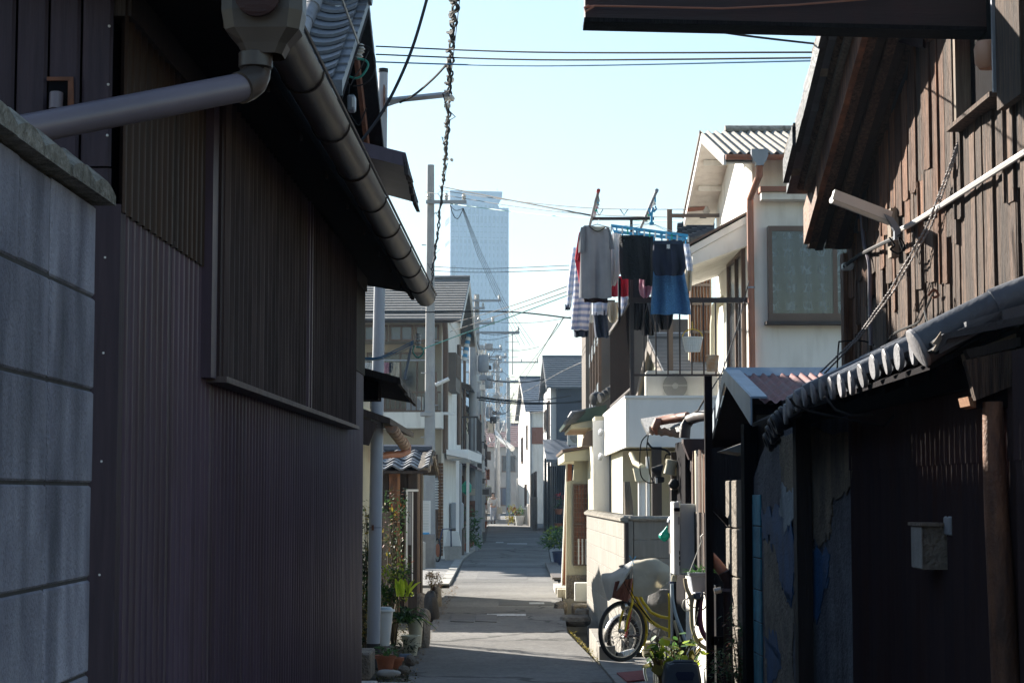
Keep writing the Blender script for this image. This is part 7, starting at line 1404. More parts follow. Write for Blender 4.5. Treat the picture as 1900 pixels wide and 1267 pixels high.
for k, (a_, b_) in enumerate((((1160, 1052), (1176, 1112)), ((1168, 1050), (1184, 1120)))):
    m = MB(); m.tube([at(*a_, 18.2), at((a_[0]+b_[0])/2-9, (a_[1]+b_[1])/2, 18.15), at(*b_, 18.3), at(b_[0]+30, b_[1]+38, 18.35)], .004, 5); m.build('brake_cable', 'wire_black', BK)
m = MB(); m.tube([cc, cc+Vector((.2, .16, .0)), cc+Vector((.5, .42, .01))], .006, 5); m.build('chain', 'iron_brown', BK)
m = MB(); m.lathe(hub-wdir*.10+Vector((-.03, -.03, .24)), [(.02, 0), (.035, .015), (.035, .05), (.02, .06)], 12, (-.8, -.6, 0)); m.build('headlamp', 'chrome', BK)
# basket and covers
FB = thing('front_basket', 'dark red woven front basket hanging over the bicycle wheel', 'basket', at(1158, 1113, 18.45))
m = MB(); top = [at(1142, 1078, 18.2), at(1172, 1072, 18.3), at(1176, 1072, 18.7), at(1150, 1078, 18.6)]; bot = [at(1136, 1108, 18.25), at(1164, 1116, 18.3), at(1170, 1108, 18.6), at(1145, 1106, 18.55)]
m.add(bot+top, [(0,3,2,1), (4,5,6,7), (0,1,5,4), (1,2,6,5), (2,3,7,6), (3,0,4,7)]); m.build('basket_side', 'basket_red', FB)
for k in range(5):
    t = k/4; m = MB(); m.tube([bot[0].lerp(bot[1], t)-Vector((0, .01, 0)), top[0].lerp(top[1], t)-Vector((0, .01, 0))], .004, 5); m.build('rib', 'basket_red', FB)
def drape(Pts, th, name, mat, label, cat, sub=2):
    """thick cloth from a control net, smoothed"""
    me = bpy.data.meshes.new(name); n = len(Pts[0]); vs = [p for r in Pts for p in r]; fs = [(i*n+k, i*n+k+1, (i+1)*n+k+1, (i+1)*n+k) for i in range(len(Pts)-1) for k in range(n-1)]
    c = sum(vs, Vector())/len(vs); c.z = min(v.z for v in vs); me.from_pydata([v-c for v in vs], [], fs); me.materials.append(M(mat)); o = link(bpy.data.objects.new(name, me)); o.location = c
    s = o.modifiers.new('q', 'SUBSURF'); s.subdivision_type = 'SIMPLE'; s.levels = s.render_levels = 1; s = o.modifiers.new('s', 'SUBSURF'); s.levels = s.render_levels = sub+1
    tx = bpy.data.textures.new(name, 'CLOUDS'); tx.noise_scale = .11; dm = o.modifiers.new('d', 'DISPLACE'); dm.texture = tx; dm.strength = .010; dm.texture_coords = 'GLOBAL'; dm.mid_level = .5
    z = o.modifiers.new('t', 'SOLIDIFY'); z.thickness = th
    me.polygons.foreach_set('use_smooth', [True]*len(fs)); return tag(o, label, cat)
A2 = lambda x, y, d: at(x, y, d)
drape([
       [A2(1190, 1037, 18.35), A2(1170, 1040, 18.3), A2(1150, 1053, 18.4), A2(1134, 1062, 18.55), A2(1115, 1063, 18.75)],
       [A2(1178, 1045, 18.2), A2(1165, 1052, 18.12), A2(1148, 1064, 18.25), A2(1132, 1073, 18.45), A2(1117, 1076, 18.7)],
       [A2(1174, 1052, 18.18), A2(1163, 1064, 18.05), A2(1150, 1080, 18.2), A2(1137, 1090, 18.4), A2(1122, 1096, 18.66)],
       [A2(1171, 1058, 18.18), A2(1160, 1074, 18.08), A2(1146, 1092, 18.2), A2(1138, 1104, 18.38), A2(1127, 1116, 18.6)]], .006, 'basket_cover', 'cloth_whitegrey', 'crumpled grey-white cover draped over the front basket of the yellow bicycle', 'cover')
drape([[A2(1176, 1050, 18.36), A2(1198, 1044, 18.38), A2(1222, 1042, 18.4), A2(1240, 1052, 18.4)],
       [A2(1172, 1042, 18.26), A2(1196, 1037, 18.24), A2(1216, 1035, 18.24), A2(1238, 1048, 18.28)],
       [A2(1173, 1045, 18.18), A2(1197, 1039, 18.14), A2(1216, 1037, 18.14), A2(1241, 1051, 18.2)],
       [A2(1175, 1066, 18.12), A2(1199, 1064, 18.10), A2(1222, 1060, 18.04), A2(1243, 1062, 18.12)],
       [A2(1175, 1090, 18.10), A2(1198, 1088, 18.05), A2(1222, 1080, 18.06), A2(1241, 1074, 18.08)],
       [A2(1176, 1105, 18.12), A2(1196, 1107, 18.04), A2(1218, 1096, 18.08), A2(1238, 1082, 18.06)]], .006, 'saddle_cover', 'cloth_cream', 'stiff cream cover hooding the handlebar right of the grey-white one', 'cover')
drape([[A2(1205, 1098, 18.9), A2(1222, 1092, 18.8), A2(1246, 1092, 18.7)], [A2(1200, 1125, 18.9), A2(1224, 1122, 18.75), A2(1248, 1118, 18.7)], [A2(1206, 1155, 18.95), A2(1224, 1160, 18.8), A2(1248, 1158, 18.75)], [A2(1204, 1185, 18.95), A2(1222, 1192, 18.85), A2(1248, 1188, 18.8)]], .006, 'bicycle_sheet', 'concrete', 'rumpled beige sheet hanging behind the yellow frame tubes', 'cover')
m = MB(); c = at(1174, 1040, 17.9); m.tube([c+Vector((-.03, 0, .05)), c, c+Vector((.03, 0, .045))], .005, 5); m.tube([c+Vector((-.012, 0, -.03)), c, c+Vector((.012, 0, -.03))], .005, 5); m.build('tie', 'blue_plastic', label='bright blue tie knotted on top of the bicycle covers', cat='tie')
B2 = thing('small_wheel_bicycle', 'second bicycle with a smaller silver-guarded wheel behind the yellow one', 'bicycle', at(1158, 1219, 19.0))
c2 = at(1156, 1181, 19.0); wheel(B2, c2, wax, .215, .022)
rows = []
for k in range(15):
    t = math.radians(190-150*k/14); d = -wdir*math.cos(t)+Vector((0, 0, math.sin(t))); rows.append([c2+d*(.238-.01*abs(q))+wax*q*.028 for q in (-1, 0, 1)]+[c2+d*(.234-.01*abs(q))+wax*q*.026 for q in (1, 0, -1)])
m = MB(); m.grid(rows, True); m.sm = True; m.build('mudguard', 'chrome', B2)
m = MB(); m.tube([c2+wax*.04, c2+wax*.04+Vector((.06, 0, .30))], .012, 8); m.build('stay', 'red_plastic', B2)
m = MB(); m.tube([c2, c2+Vector((.25, .1, .02)), c2+Vector((.5, .3, .05))], .013, 8); m.build('chain_stay', 'iron_brown', B2)
m = MB(); m.tube([at(1152, 1217, 18.9), at(1162, 1213, 18.95), at(1176, 1210, 19.0)], .045, 12); m.build('white_bottle', 'white_plastic', label='white plastic bottle lying on the slab behind the bicycle wheels', cat='bottle')
m = MB(); m.lathe(at(1214, 1224, 19.2), [(.08, 0), (.12, .05), (.13, .18), (.12, .19)], 16); m.build('bucket', 'cream_plastic', label='pale bucket standing behind the bicycle crank', cat='bucket')
m = MB(); m.prism([at(1147, 1244, 16.6), at(1196, 1239, 17.0), at(1200, 1254, 16.3), at(1163, 1259, 16.1)], (0, 0, .0001)) if 0 else m.prism([(at(1147, 1244, 17.1).x, 17.35, .018), (at(1200, 1240, 17.3).x, 17.6, .018), (at(1202, 1255, 16.6).x, 16.75, .018), (at(1163, 1259, 16.6).x, 16.55, .018)], (0, 0, .012)); m.build('door_mat', 'mat_red', label='worn dull red mat lying on the slab below the bicycle', cat='mat')
# ---------------------------------------------------------------- water heater and its pipes
WH = thing('water_heater', 'grey wall-mounted gas water heater box with a slotted front', 'water heater', at(1280, 1068, 15.9))
a, b = at(1262, 1068, 15.75), at(1309, 934, 15.75)
m = MB(); m.bbox((a.x, 15.75, a.z+.01), (b.x+.02, 15.98, b.z), .006); m.build('casing', 'heater_grey', WH)
fx = at(1250, 1000, 15.7).x
m = MB(); m.bbox((fx, 15.70, hz(1066, 15.7)), (a.x-.002, 16.02, hz(930, 15.7)), .008); fr_ = m.build('front_cover', 'white_plastic', WH)
m = MB(); m.box((fx+.002, 15.69, hz(1062, 15.7)), (fx+.012, 15.699, hz(935, 15.7))); m.build('front_edge', 'white_panel', fr_)
for y in (1024, 1034, 1044): m = MB(); m.box((a.x-.012, 15.695, hz(y+4, 15.7)), (a.x-.004, 15.6995, hz(y-3, 15.7))); m.build('slot', 'black', fr_)
m = MB(); m.bbox((fx+.002, 15.66, hz(948, 15.7)), (a.x-.006, 15.70, hz(941, 15.7)), .004); m.build('exhaust', 'black', fr_)
m = MB(); m.box((fx+.035, 15.694, hz(972, 15.7)), (fx+.05, 15.6995, hz(958, 15.7))); m.build('label_plate', 'grey_wall', fr_)
m = MB(); m.box((at(1283, 1, 15.74).x, 15.744, hz(1037, 15.7)), (at(1294, 1, 15.74).x, 15.749, hz(1030, 15.7))); m.build('sticker', 'window_blue', WH)
m = MB(); m.box((a.x-.01, 15.8, hz(934, 15.7)), (a.x+.02, 15.9, hz(929, 15.7))); m.build('top_clip', 'steel_grey', WH)
MM = thing('gas_meter', 'dark meter with a grey dome beside the water heater', 'meter', at(1246, 1030, 16.5))
m = MB(); m.lathe(at(1249, 968, 16.5), [(.055, 0), (.052, .02), (.035, .05), (.01, .06)], 16); m.build('dome', 'grey_plastic', MM)
m = MB(); p, q = at(1243, 1027, 16.5), at(1252, 968, 16.5); m.box((p.x, 16.45, p.z), (q.x, 16.6, q.z)); m.build('body', 'iron_brown', MM)
m = MB(); p, q = at(1244, 995, 16.44), at(1249, 974, 16.44); m.box((p.x, 16.435, p.z), (q.x, 16.449, q.z)); m.build('dial', 'tag_white', MM)
m = MB(); c = at(1234, 995, 16.4); rows = []
for j in range(9):
    t = j/8; r = [.006, .012, .02, .032, .045, .05, .046, .032, .01][j]; rows.append([c+Vector((.018-.025*math.sin(t*2)+r*math.cos(q)*(1+.15*math.sin(5*q)), r*math.sin(q), .09-.13*t)) for q in [2*math.pi*k/14 for k in range(14)]])
m.grid(rows, True); m.sm = True; m.build('plastic_bag', 'green_bag', label='bright green plastic bag tied beside the gas meter', cat='plastic bag')
HS = thing('hose_set', 'pale blue supply hose dropping from the water heater to the ground', 'hose', at(1250, 1180, 16.2))
m = MB(); m.lathe(at(1251, 1073, 15.8), [(.022, -.02), (.026, .0), (.02, .03)], 12); m.build('fitting', 'cream_plastic', HS)
m = MB(); m.lathe(at(1247, 1080, 15.8), [(.022, -.01), (.022, .01)], 12); m.build('nut', 'navy_plastic', HS)
def sm(pts, d): 
    P = [at(x, y, d) for x, y in pts]; S_ = []
    for i in range(len(P)-1):
        p0, p1, p2, p3 = P[max(i-1, 0)], P[i], P[i+1], P[min(i+2, len(P)-1)]
        for k in range(6): t = k/6; S_.append(.5*((2*p1)+(p2-p0)*t+(2*p0-5*p1+4*p2-p3)*t*t+(3*p1-p0-3*p2+p3)*t**3))
    return S_+[P[-1]]
m = MB(); m.tube(sm([(1247, 1082), (1248, 1110), (1254, 1140), (1265, 1170), (1274, 1192)], 15.75), .014, 8); m.build('hose', 'hose_blue', HS)
m = MB(); m.tube(sm([(1246, 1026), (1246, 1100), (1247, 1196)], 16.3), .012, 8); m.build('white_pipe', 'white_plastic', HS)
m = MB(); m.tube(sm([(1251, 1150), (1256, 1170), (1262, 1190)], 15.8), .013, 8); m.build('tan_hose', 'hose_cream', HS)
CH = thing('coiled_hoses', 'cream and purple garden hoses looped on the bright wall behind the black post', 'hose', at(1300, 1200, 14.4))
for pts, r, mt in (([(1271, 1072), (1274, 1090), (1282, 1110), (1283, 1140), (1285, 1165), (1294, 1190), (1312, 1203)], .016, 'hose_cream'), ([(1288, 1100), (1284, 1118), (1283, 1145), (1288, 1175), (1300, 1195), (1314, 1205)], .014, 'hose_cream'), ([(1302, 1105), (1299, 1120), (1299, 1150), (1304, 1172), (1316, 1190)], .020, 'hose_purple'), ([(1297, 1100), (1293, 1120), (1292, 1150), (1296, 1160)], .012, 'rubber'), ([(1283, 1108), (1270, 1112), (1266, 1125), (1272, 1132), (1282, 1128), (1286, 1115)], .004, 'wire_pale'), ([(1284, 1110), (1277, 1107), (1275, 1115), (1281, 1124), (1290, 1126)], .004, 'wire_grey'), ([(1300, 1096), (1309, 1104), (1311, 1120), (1304, 1130), (1297, 1122)], .005, 'wire_black')):
    m = MB(); m.tube(sm(pts, 13.42), r*.92, 8); m.build('hose', mt, CH)
m = MB(); m.bbox(at(1288, 1112, 13.38), at(1306, 1098, 13.38)+Vector((0, .05, 0)), .01); m.build('spray_gun', 'slate_plastic', CH)
HP = thing('hanging_planter', 'blue-grey plastic planter of grass hanging from two strings before the heater', 'plant pot', at(1296, 1097, 13.6))
rows = []
for z, w_, d_ in ((1097, 11, .05), (1068, 16, .07), (1066, 19, .08), (1061, 19, .08)):
    p = at(1296-w_, z, 13.6); q = at(1296+w_, z, 13.6); rows.append([(p.x, 13.6-d_, p.z), (q.x, 13.6-d_, p.z), (q.x, 13.6+d_, p.z), (p.x, 13.6+d_, p.z)])
m = MB(); m.grid(rows, True); m.f.append([3, 2, 1, 0]); m.f.append([12, 13, 14, 15]); m.build('tub', 'grey_plastic', HP)
m = MB(); m.tube([at(1279, 1061, 13.55), at(1302, 1002, 13.6)], .003, 4); m.tube([at(1303, 1061, 13.55), at(1303, 1002, 13.6)], .003, 4); m.tube([at(1302, 1004, 13.6), at(1300, 995, 13.6), at(1305, 990, 13.6)], .005, 5); m.build('string', 'wire_pale', HP)
m = MB()
for k in range(46):
    c = at(1284+R.uniform(0, 26), 1062, 13.6)+Vector((0, R.uniform(-.05, .05), 0)); leaf(m, c, Vector((R.uniform(-1, 1.2), R.uniform(-.6, .6), R.uniform(.15, .8))), R.uniform(.05, .1), .10, .5)
m.build('grass', 'leaf_green', HP)
# ---------------------------------------------------------------- foreground tub, hydrangea, corrugated box
TB = thing('water_tank', 'blue-grey plastic caddy with a dark oval window at the bottom edge of the picture', 'container', at(1268, 1290, 13.1))
rows = []
for y, a_, b_ in ((1320, 1232, 1304), (1262, 1233, 1303), (1240, 1236, 1299), (1232, 1240, 1296), (1230, 1248, 1288)):
    p, q = at(a_, y, 13.0), at(b_, y, 13.0); rows.append([(p.x+.016, 13.0, p.z), (q.x-.02, 13.0, p.z), (q.x, 13.04, p.z), (q.x, 13.22, p.z), (p.x, 13.22, p.z), (p.x, 13.04, p.z)])
m = MB(); m.grid(rows, True); m.f.append(list(range(24, 30))); m.build('tub', 'slate_plastic', TB)
m = MB(); m.prism([at(1256, 1245, 12.99), at(1286, 1245, 12.99), at(1289, 1250, 12.99), at(1285, 1261, 12.99), at(1258, 1261, 12.99), at(1253, 1250, 12.99)], (0, .02, 0)); m.build('window', 'navy_plastic', TB)
m = MB(); m.tube([at(1242, 1232, 13.05), at(1252, 1226, 13.05), at(1284, 1226, 13.05), at(1292, 1232, 13.05)], .012, 8); m.build('handle', 'slate_plastic', TB)
HY = thing('hydrangea_pot', 'lime and yellow leafed hydrangea in a pale pot behind the blue-grey caddy', 'plant', at(1245, 1262, 13.45))
m = MB(); c = at(1240, 1262, 13.45); m.lathe(Vector((c.x, 13.45, .02)), [(.07, 0), (.1, .16), (.105, .17)], 14); m.build('pot', 'leaf_green', HY)
stems = MB(); yl = []
for k in range(84):
    px, py = R.uniform(1203, 1302), 1236-R.uniform(4, 66)*(1-abs((R.uniform(1203, 1302)-1252))/90); d = R.uniform(13.2, 13.65); p = at(px, py, d)
    stems.tube([Vector((c.x+R.uniform(-.05, .05), 13.45, .15)), (p+Vector((c.x, 13.45, .15)))/2+Vector((0, 0, .05)), p], .004, 4, False); yl.append((p, k))
stems.build('stems', 'stem', HY)
big = [(1222, 1206), (1234, 1204), (1258, 1206), (1213, 1238), (1270, 1200), (1208, 1212), (1285, 1208), (1293, 1222), (1246, 1190), (1228, 1188), (1240, 1224), (1214, 1222)]
for (x, y) in big: yl.append((at(x, y-6, 13.22), 0))
for p, k in yl: m = MB(); leaf(m, p, Vector((R.uniform(-1, 1), R.uniform(-1, .2), R.uniform(-.9, .2))), R.uniform(.05, .085) if k else .10, .85, .12); m.build('leaf', 'leaf_green' if k and R.random() < .3 else ('leaf_gold' if R.random() < .25 else 'leaf_lime'), HY)
m = MB(); a, b = at(1212, 1210, 13.9), at(1254, 1198, 13.9); rows = [[Vector((a.x+(b.x-a.x)*k/48, 13.9+.006*math.sin(k*1.3), z)) for k in range(49)] for z in (.05, b.z)]; m.grid(rows); m.grid([[p+Vector((0, .02, 0)) for p in r] for r in rows]); m.grid([rows[1], [p+Vector((0, .02, 0)) for p in rows[1]]]); m.sm = True; m.build('corrugated_box', 'white_plastic', label='white ribbed plastic box side behind the hydrangea leaves', cat='box')
m = MB(); m.tube(sm([(1200, 1262), (1196, 1245), (1198, 1235), (1206, 1228)], 13.6), .01, 8); m.build('tub_handle', 'hose_blue', label='pale blue curved tube handle left of the hydrangea', cat='handle')
m = MB(); m.tube(sm([(1275, 1232), (1282, 1190), (1292, 1150), (1302, 1100)], 13.35), .004, 5); m.build('thin_cane', 'rubber', label='thin black cane leaning from the caddy up to the hoses', cat='cane')
# nandina shrub in the dark corner
ND = thing('nandina_shrub', 'wispy reddish green nandina shrub growing before the brown pipe', 'shrub', (at(1360, 1267, 12.6).x, 12.6, 0))
stems = MB(); lv_ = MB(); lr = MB()
for k in range(13):
    top = at(R.uniform(1322, 1410), R.uniform(1115, 1240), R.uniform(12.3, 12.8)); b_ = Vector((at(1360, 1, 12.6).x+R.uniform(-.06, .06), 12.6, 0)); mid = b_.lerp(top, .6)+Vector((0, 0, .1)); stems.tube([b_, mid, top], [.006, .004, .002], 5, False)
    for j in range(11):
        p = mid.lerp(top, j/10)+Vector((R.gauss(0, .03), R.gauss(0, .03), R.gauss(0, .02)))
        for i in range(5): leaf(lr if R.random() < .25 else lv_, p+Vector((R.gauss(0, .02), 0, R.gauss(0, .015))), Vector((R.uniform(-1, 1), R.uniform(-1, 1), R.uniform(-.3, .5))), R.uniform(.025, .05), .35)
stems.build('stems', 'stem', ND); lv_.build('leaves', 'leaf_green', ND); lr.build('red_leaves', 'leaf_red', ND)
# ---------------------------------------------------------------- left planting
def bush(name, label, px, py, d, rp, n, size, mats, cat='shrub', stem=5, base=0):
    E = thing(name, label, cat, (xx(px, d), d, base)); c = at(px, py, d); b_ = Vector((xx(px, d), d, base))
    s_ = MB()
    for k in range(stem): s_.tube([b_+Vector((R.uniform(-.05, .05), 0, 0)), b_.lerp(c, .5)+Vector((R.uniform(-.1, .1), R.uniform(-.1, .1), 0)), c+Vector((R.uniform(-1, 1)*rp[0]*.7, R.uniform(-1, 1)*rp[1]*.7, R.uniform(-.3, .8)*rp[2]))], [.012, .008, .004], 5, False)
    s_.build('stems', 'stem', E)
    for mt, fr in mats:
        m = MB(); cl = [c+Vector((R.uniform(-1, 1)*rp[0]*.8, R.uniform(-1, 1)*rp[1]*.8, R.uniform(-1, 1)*rp[2]*.85)) for _ in range(16)]
        leaves(m, c, (rp[0]*.16, rp[1]*.16, rp[2]*.13), int(n*fr), size, pts=cl); m.build('crown', mt, E)
    return E
bush('climbing_shrub', 'tall loose shrub with reddish tips against the plank shed, right of the thick pole', 732, 990, 21.5, (.15, .2, .48), 520, .05, [('leaf_dark', .5), ('leaf_green', .3), ('leaf_red', .15), ('leaf_gold', .1)], stem=9)
bush('wall_shrub', 'dark leaved shrub squeezed between the metal wall and the thick pole', 680, 1030, 19.6, (.10, .15, .62), 620, .06, [('leaf_dark', .6), ('leaf_green', .3), ('leaf_gold', .1)], stem=7)
bush('low_shrub', 'yellowing low foliage at the foot of the thick pole behind it', 680, 1160, 19.0, (.09, .15, .25), 300, .05, [('leaf_gold', .6), ('leaf_dark', .4)])
bush('leafy_shrub', 'green shrub filling the space above the white bucket by the shed', 728, 1085, 20.8, (.20, .2, .24), 620, .06, [('leaf_green', .55), ('leaf_lime', .25), ('leaf_dark', .3)])
bush('dry_flower_bush', 'round tuft of dried pinkish brown flowers on the stones by the road', 806, 1078, 28.5, (.15, .2, .16), 900, .035, [('dry_flower', .8), ('leaf_gold', .15), ('flower_pink', .12)])
SP = thing('strap_leaf_plant', 'long strap-leaved lily plant arching over the green bucket at the road edge', 'plant', (xx(755, 20), 20, 0))
for k in range(95):
    b_ = at(745+R.uniform(-8, 16), 1150+R.uniform(-10, 6), 20+R.uniform(-.3, .3)); dr_ = Vector((R.uniform(-1, 1), R.uniform(-.8, .8), R.uniform(.4, 1.6))).normalized(); L_ = R.uniform(.18, .42); w_ = R.uniform(.010, .018); si = dr_.cross(Vector((0, 0, 1))).normalized()
    P = [b_+dr_*L_*t-Vector((0, 0, 1))*L_*.75*t*t for t in (0, .3, .6, .85, 1)]; W = [.6, 1, .9, .5, .05]
    m = MB(); rows = [[p-si*w_*q, p-Vector((0, 0, w_*.4)), p+si*w_*q] for p, q in zip(P, W)]; m.grid(rows); m.sm = True; m.build('leaf', R.choice(['leaf_green', 'leaf_dark', 'leaf_green', 'leaf_lime' if b_.x > 0 or k % 7 == 0 else 'leaf_dark']), SP)
for k in range(8):
    b_ = at(740+R.uniform(-4, 18), 1105, 20.3); dr_ = Vector((R.uniform(-.3, .8), -.2, 1)).normalized(); P = [b_+dr_*.32*t-Vector((0, 0, .12*t*t)) for t in (0, .35, .7, 1)]
    m = MB(); m.grid([[p-Vector((.018*q, 0, 0)), p-Vector((0, 0, .006)), p+Vector((.018*q, 0, 0))] for p, q in zip(P, (.5, 1, .8, .05))]); m.build('bright_leaf', 'leaf_lime', SP)
# pots, bucket, stones
def pot_px(px, pyb, pyt, rpx, mat, label, **k):
    d = 5775/(pyb-915); return pot((xx(px, d), d, 0), rpx*d/3500, (pyb-pyt)*d/3500, mat, label=label, **k), d
WB = thing('lidded_bucket', 'tall pale mint bucket with a flat rim beside the thick pole', 'bucket', (xx(716, 18.9), 18.9, .12))
c = Vector((xx(714, 18.9), 18.9, .15)); m = MB(); m.lathe(c, [(.055, 0), (.085, .30), (.088, .33), (.108, .335), (.108, .352), (.085, .356)], 24); m.build('body', 'white_plastic', WB)
m = MB(); m.lathe(c+Vector((0, 0, .357)), [(.086, 0), (.07, .02)], 20); m.build('lid', 'hose_blue', WB)
m = MB(); m.lathe((c.x, c.y, 0), [(.1, 0), (.09, .14), (.07, .149)], 10); m.build('block', 'stone', label='rough stone block under the tall pale bucket', cat='stone')
d_ = 17.6
p1 = pot((xx(717, d_), d_, 0), .085, .165, 'terracotta', label='larger terracotta pot nearest the thick pole')
m = MB(); leaves(m, (xx(719, d_), d_, .2), (.09, .07, .05), 50, .06); m.build('foliage', 'leaf_green', p1)
p2 = pot((xx(736, 18.0), 18.0, 0), .065, .11, 'terracotta', label='smaller terracotta pot right of the larger one')
p3 = thing('yellow_green_pot', 'pale yellow-green fluted pot under the strap-leaved plant', 'plant pot', (xx(763, 19.3), 19.3, 0))
c = Vector((xx(763, 19.3), 19.3, .02)); m = MB(); n = 28; rows = []
for r, h in ((.06, 0), (.085, .16), (.1, .19), (.1, .2), (.08, .2), (.075, .17)): rows.append([c+Vector((r*(1+.05*math.cos(7*q))*math.cos(q), r*(1+.05*math.cos(7*q))*math.sin(q), h)) for q in [2*math.pi*k/n for k in range(n)]])
m.grid(rows, True); m.f.append(list(range(len(m.v)-n, len(m.v)))); m.sm = True; m.build('pot_body', 'cream_wall', p3)
m = MB(); leaves(m, (c.x-.05, c.y-.1, .12), (.12, .06, .07), 60, .06); m.build('foliage', 'leaf_dark', p3)
m = MB(); c = Vector((xx(772, 20.3), 20.3, .02)); m.lathe(c, [(.06, 0), (.085, .3), (.09, .31), (.075, .31)], 16); m.build('pale_bucket', 'cream_plastic', label='tall pale yellow bucket behind the brown boulder', cat='bucket')
m = MB(); m.lathe(Vector((xx(742, 18.6), 18.6, .06)), [(.035, 0), (.035, .12)], 14, (1, .2, 0)); m.build('pipe_stub', 'slate_plastic', label='short grey pipe stub lying between the pots', cat='pipe')
def rock(px, py, d, w_, h, l, mat, label, z=None, seed=0, cat='stone', name='boulder'):
    rr = random.Random(seed+int(px*7+py)); n = 14; c = Vector((xx(px, d), d, (h*.4 if z is None else z))); m = MB(); rows = []
    ph = [rr.uniform(0, 6) for _ in range(6)]
    for j in range(9):
        t = math.pi*j/8; ring = []
        for k in range(n):
            q = 2*math.pi*k/n; s = math.sin(t)**.7; f = 1+.13*math.sin(2*q+ph[0]+t)+.09*math.sin(3*q+ph[1]-2*t)+.05*math.sin(5*q+ph[2]+3*t)
            ring.append(c+Vector((w_*.5*s*math.cos(q)*f, l*.5*s*math.sin(q)*f, -h*.6*math.copysign(abs(math.cos(t))**.8, math.cos(t))*(1+.08*math.sin(q*2+ph[3])))))
        rows.append(ring)
    m.grid(rows, True); m.sm = True; o = m.build(name, mat); return tag(o, label, cat)
rock(786, 1170, 20.6, .15, .40, .4, 'stone', 'brown upright boulder between the pots and the sunlit road')
rock(801, 1100, 25.2, .19, .36, .5, 'stone_dark', 'dark upright boulder at the foot of the plank shed')
rock(782, 1100, 26.2, .3, .28, .5, 'stone', 'broad brown boulder left of the dark upright one')
rock(788, 1125, 24.6, .15, .17, .3, 'stone', 'small pointed stone in front of the dark boulder')
rock(811, 1085, 28.0, .16, .3, .4, 'stone', 'stone under the dried flower tuft')
rock(762, 1210, 18.4, .10, .10, .2, 'stone', 'small rounded stone before the fluted pot')
rock(750, 1225, 17.6, .12, .07, .22, 'stone', 'flat stone beside the smaller terracotta pot')
rock(774, 1212, 18.6, .06, .05, .12, 'stone', 'pebble-sized stone near the road edge by the fluted pot')
rock(722, 1240, 17.3, .2, .06, .15, 'concrete_pale', 'flat pale stone in front of the larger terracotta pot')
m = MB(); m.bbox((xx(660, 17.3), 16.9, 0), (xx(695, 17.3), 17.5, .24), .015); m.build('kerb_block', 'stone', label='rough pinkish stone kerb block at the foot of the corrugated wall', cat='stone')
m = MB(); m.bbox((xx(650, 16), 15.5, 0), (xx(697, 16), 16.4, .05), .01); m.bbox((xx(698, 16), 15.6, 0), (xx(760, 16), 16.3, .045), .01); m.build('edging_slab', 'concrete_pale', label='grey concrete edging slab at the bottom left of the road', cat='slab')
m = MB(); 
for _ in range(2600):
    d = R.uniform(16.2, 24.5); x = xx(R.uniform(700, 792 if d > 18 else 775), d); 
    if x > -.86-(.12 if d > 18 else 0): continue
    leaf(m, (x, d, -.02+R.uniform(0, .015)), Vector((R.uniform(-1, 1), R.uniform(-1, 1), R.uniform(.1, .9))), R.uniform(.015, .045), .4)
m.build('ground_weeds', 'moss', kind='stuff')
m = MB()
for _ in range(900):
    d = R.uniform(16.2, 34); x = -.93-.25*abs(R.gauss(0, 1))*.5+(.05 if d < 20 else 0)
    leaf(m, (x, d, .004+R.uniform(0, .012)), Vector((R.uniform(-1, 1), R.uniform(-1, 1), R.uniform(-.1, .3))), R.uniform(.015, .04), .5)
m.build('fallen_leaves', 'dry_flower', kind='stuff')
m = MB()
for _ in range(260):
    t = R.random(); d = 18.4+4.5*t; x = .86-.16*t+R.gauss(0, .015); leaf(m, (x, d, .0), Vector((R.uniform(-1, 1), R.uniform(-1, 1), R.uniform(.3, 1))), R.uniform(.015, .04), .3)
m.build('edge_weeds', 'leaf_gold', kind='stuff')
bush('footing_weed', 'small reddish weeds growing on the footing behind the front wheel', 1130, 1215, 19.0, (.06, .1, .05), 90, .025, [('leaf_red', .6), ('leaf_gold', .5)], stem=2, base=0)
# greenery and oddments far down the lane
bush('pot_tree', 'green potted shrub before the canopy posts on the left', 868, 975, 52, (.38, .4, .5), 420, .14, [('leaf_green', .7), ('leaf_dark', .4)])
bush('far_vine', 'dark leafless vine tangle on the left fronts before the person', 893, 850, 84, (.35, .6, 1.6), 500, .16, [('timber_dark', .5), ('leaf_dark', .3), ('leaf_gold', .15)])
bush('far_orange_bush', 'orange-green roadside bush right of the walking person', 955, 955, 100, (.45, .5, .45), 380, .18, [('leaf_gold', .5), ('leaf_green', .4), ('terracotta', .15)])
bush('far_left_bush', 'small bright bush behind the walking person', 903, 915, 112, (.35, .4, .5), 260, .18, [('leaf_lime', .4), ('leaf_green', .5)])
pot((xx(964, 99), 99, 0), .25, .5, 'white_plastic', label='white planter at the foot of the orange-green bush')
for k, (px, d, r, lab) in enumerate(((866, 53, .12, 'terracotta pot under the green potted shrub'), (874, 58, .1, 'terracotta pot against the narrow grey house'), (898, 90, .16, 'terracotta pot beside the far vine'))): pot((xx(px, d), d, .02), r, r*2, 'terracotta', label=lab)
m = MB(); m.lathe((xx(866, 56), 56, hz(918, 56)), [(.02, 0), (.14, .1), (.15, .3), (.05, .42)], 12); m.build('green_bag', 'green_bag', label='green bag hanging between the canopy posts', cat='bag')
for k, (x, d, w_, h, mt, lab) in enumerate(((976, 100, .6, 1.0, 'steel_grey', 'grey bin at the foot of the white gable house'), (968, 103, .5, .8, 'concrete', 'low concrete box beside the white planter'), (958, 118, 1.2, 2.6, 'white_panel', 'pale shuttered entry box before the blue car'))):
    m = MB(); m.bbox((xx(x, d), d, 0), (xx(x, d)+w_, d+.6, h), .03); m.build('street_box', mt, label=lab, cat='box')
